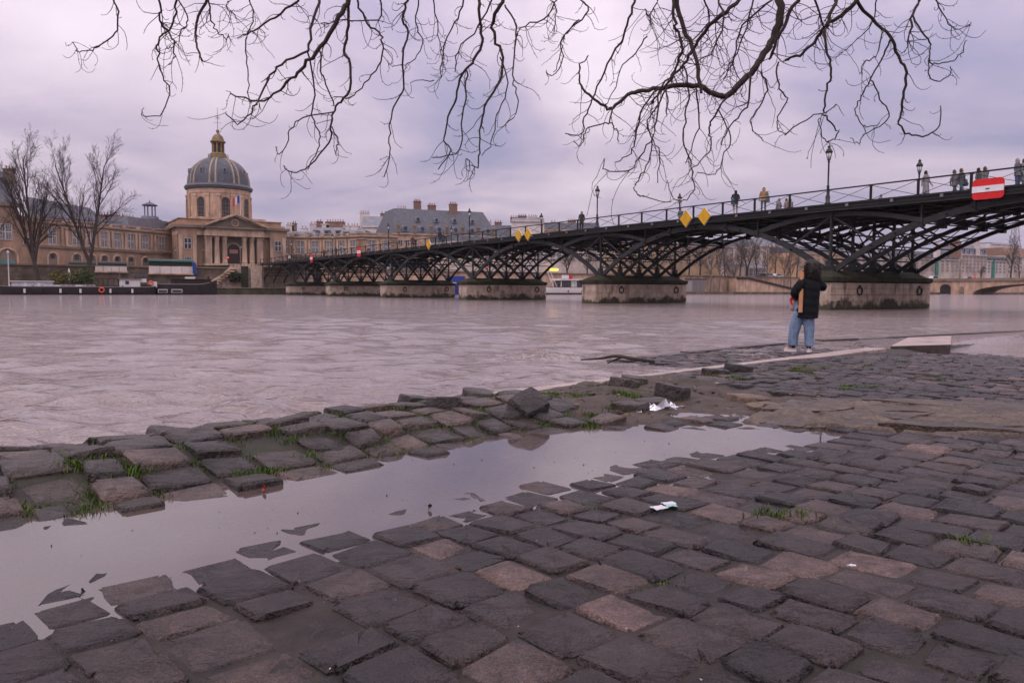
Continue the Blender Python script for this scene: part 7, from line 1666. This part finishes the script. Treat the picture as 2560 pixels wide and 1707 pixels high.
def litter():
    random.seed(4)
    M_FOIL = mat('crumpled_foil', (.72, .70, .74), .28, metal=.75, var=.1); M_PAPER = mat('wet_paper', (.52, .52, .56), .6, var=.15, scale=30); M_TEAL = mat('teal_paper', (.22, .42, .38), .6, var=.1)
    def scrap(name, px, py, w, l, mt, label, crumple=.004, z=None, n=6, yaw=0):
        g = pz(px, py, .15); s0, n0 = g[0] * QU[0] + g[1] * QU[1], g[0] * QV[0] + g[1] * QV[1]; zz = (float(T(s0, n0)) + .012) if z is None else z; V = []
        for i in range(n + 1):
            for j in range(n + 1):
                x, y = (i / n - .5) * w, (j / n - .5) * l; cx = x * math.cos(yaw) - y * math.sin(yaw); cy = x * math.sin(yaw) + y * math.cos(yaw)
                V.append((g[0] + cx + random.gauss(0, crumple * .6), g[1] + cy + random.gauss(0, crumple * .6), zz + abs(random.gauss(0, crumple))))
        m = MB(); m.add(V, [(i * (n + 1) + j, (i + 1) * (n + 1) + j, (i + 1) * (n + 1) + j + 1, i * (n + 1) + j + 1) for i in range(n) for j in range(n)]); o = m.build(name, mt, None, fix=False); sd = o.modifiers.new('s', 'SOLIDIFY'); sd.thickness = .0012; tag(o, label, 'litter'); return o
    scrap('foil_wrapper', 1655, 1022, .22, .13, M_FOIL, 'crumpled silver foil wrapper half floating in the puddle', .028, PZ + .006, 8, .3)
    scrap('foil_wrapper', 1590, 1030, .07, .05, M_FOIL, 'small torn bit of foil floating beside the crumpled wrapper', .01, PZ + .002, 5)
    scrap('paper_scrap', 1648, 1279, .065, .05, M_PAPER, 'wet white paper scrap stuck on the cobbles by a teal scrap', .002, None, 4, .5); scrap('paper_scrap', 1672, 1268, .055, .045, M_PAPER, 'wet white paper scrap farther from the teal scrap edge', .002, None, 4, .2); scrap('paper_scrap', 1678, 1274, .05, .035, M_TEAL, 'teal paper scrap stuck on the cobbles', .002, None, 4, .1)
    scrap('paper_scrap', 2130, 1438, .025, .02, M_PAPER, 'tiny torn white paper scrap on a near cobblestone', .003, None, 3, .4)
    # leaves
    def leaf(px, py, L_, mt, label, up_=.6):
        p = pz(px, py, PZ + .004); m = MB(); d = Vector((.3, .2, up_)).normalized(); sd = Vector((.8, -.5, 0)).normalized(); pts = [p + d * (L_ * t) + sd * (L_ * .42 * math.sin(math.pi * t) ** .8 * q) + Vector((0, .01 * math.sin(t * 5), 0)) for t in np.linspace(0, 1, 7) for q in (-1, 0, 1)]
        m.add(pts, [(k * 3 + j, k * 3 + j + 1, k * 3 + j + 4, k * 3 + j + 3) for k in range(6) for j in range(2)]); m.tube([p, p - d * L_ * .3], .0012, 4); o = m.build('fallen_leaf', mt, None, True, fix=False); tag(o, label, 'leaf')
    leaf(655, 1228, .035, mat('red_leaf', (.28, .035, .02), .5, var=.3, scale=40), 'small red leaf standing in the puddle by the mossy bank'); leaf(876, 1157, .025, mat('orange_leaf', (.40, .16, .06), .5, var=.3), 'small orange leaf floating on the puddle', .05); leaf(200, 1488, .03, M_BARK, 'curled black leaf in the puddle', .7); leaf(1072, 1272, .028, M_BARK, 'dark twiggy leaf sticking up at the puddle edge', .9)
    # driftwood
    r = empty('driftwood', pz(1540, 900, 0), 'crooked dark branch drifting on the water near the quay', 'branch')
    P = [pz(x, y, z) for x, y, z in ((1452, 899, .07), (1500, 896, .10), (1540, 890, .15), (1580, 896, .13), (1635, 904, .07))]; m = MB(); m.tube(smooth_pts(P, 4), [.010 + .016 * math.sin(min(1, k / 12) * 1.57) for k in range(17)], 8); m.build('stem', M_BARK, r, True)
    P = [pz(x, y, z) for x, y, z in ((1556, 893, .13), (1538, 899, .09), (1518, 908, .03))]; m = MB(); m.tube(smooth_pts(P, 3), [.016, .015, .014, .013, .012, .010, .008], 7); m.build('fork', M_BARK, r, True)
    # floating bits on the puddle
    m = MB(); random.seed(12)
    for _ in range(70):
        s, n = random.uniform(.6, 4.8), random.uniform(2.55, 3.75)
        if float(T(s, n)) > PZ - .008: continue
        p = Q(s, n, PZ + .001); a = rv().normalized() * random.uniform(.002, .006); a.z = 0; b_ = rv().normalized() * .004; m.add([p - a, p + b_, p + a, p - b_ + Vector((0, 0, .004))], [(0, 1, 2), (0, 2, 3)])
    o = m.build('floating_specks', M_BARK, None, fix=False); tag(o, 'tiny dark specks floating on the puddle', 'debris', kind='stuff')
    # grit on the paving
    m = MB()
    for _ in range(900):
        s, n = random.uniform(-.5, 6), random.uniform(-2, 3.2); w = Q(s, n, 0)
        z = float(T(s, n)) + .002; k = random.uniform(.0015, .005)
        m.add([tuple(Q(s + k * random.uniform(-1, 1), n + k * random.uniform(-1, 1), z + k * random.uniform(-.5, 1))) for _ in range(4)], [(0, 1, 2), (0, 2, 3), (0, 3, 1), (1, 3, 2)])
    o = m.build('grit', mat('pale_grit', (.30, .25, .22), .7, var=.5, scale=40), None, fix=False); tag(o, 'pale grit scattered over the cobbles', 'grit', kind='stuff')
    # foam on the boil
    c = pz(1350, 893, 0); m = MB()
    for _ in range(260):
        x, y = random.gauss(0, .30), random.gauss(0, .26); p = c + Vector((x, y, .03 + .12 * math.exp(-(x * x + y * y) / .12) * random.random())); k = random.uniform(.005, .02)
        m.lathe([(.01 * k, -k * .3), (k, 0), (k * .7, k * .35), (.02 * k, k * .5)], p, 6)
    o = m.build('foam', mat('river_foam', (.36, .28, .25), .3, var=.3), None, True, fix=False); tag(o, 'churning foam where the current boils near the quay', 'foam', kind='stuff')
litter()
# ================================================================== AIR
def haze():
    m = MB(); m.box((0, 1400, 154), (5600, 3400, 312)); o = m.build('haze', None)
    h = bpy.data.materials.new('damp_air'); h.use_nodes = True; nt = h.node_tree; nt.nodes.clear(); out = nt.nodes.new('ShaderNodeOutputMaterial'); v = nt.nodes.new('ShaderNodeVolumePrincipled')
    v.inputs['Color'].default_value = (.88, .88, .93, 1); v.inputs['Density'].default_value = .00010; v.inputs['Anisotropy'].default_value = .1; nt.links.new(v.outputs[0], out.inputs['Volume']); o.data.materials.append(h)
    tag(o, 'damp winter air between the banks', 'haze', kind='stuff')
haze()
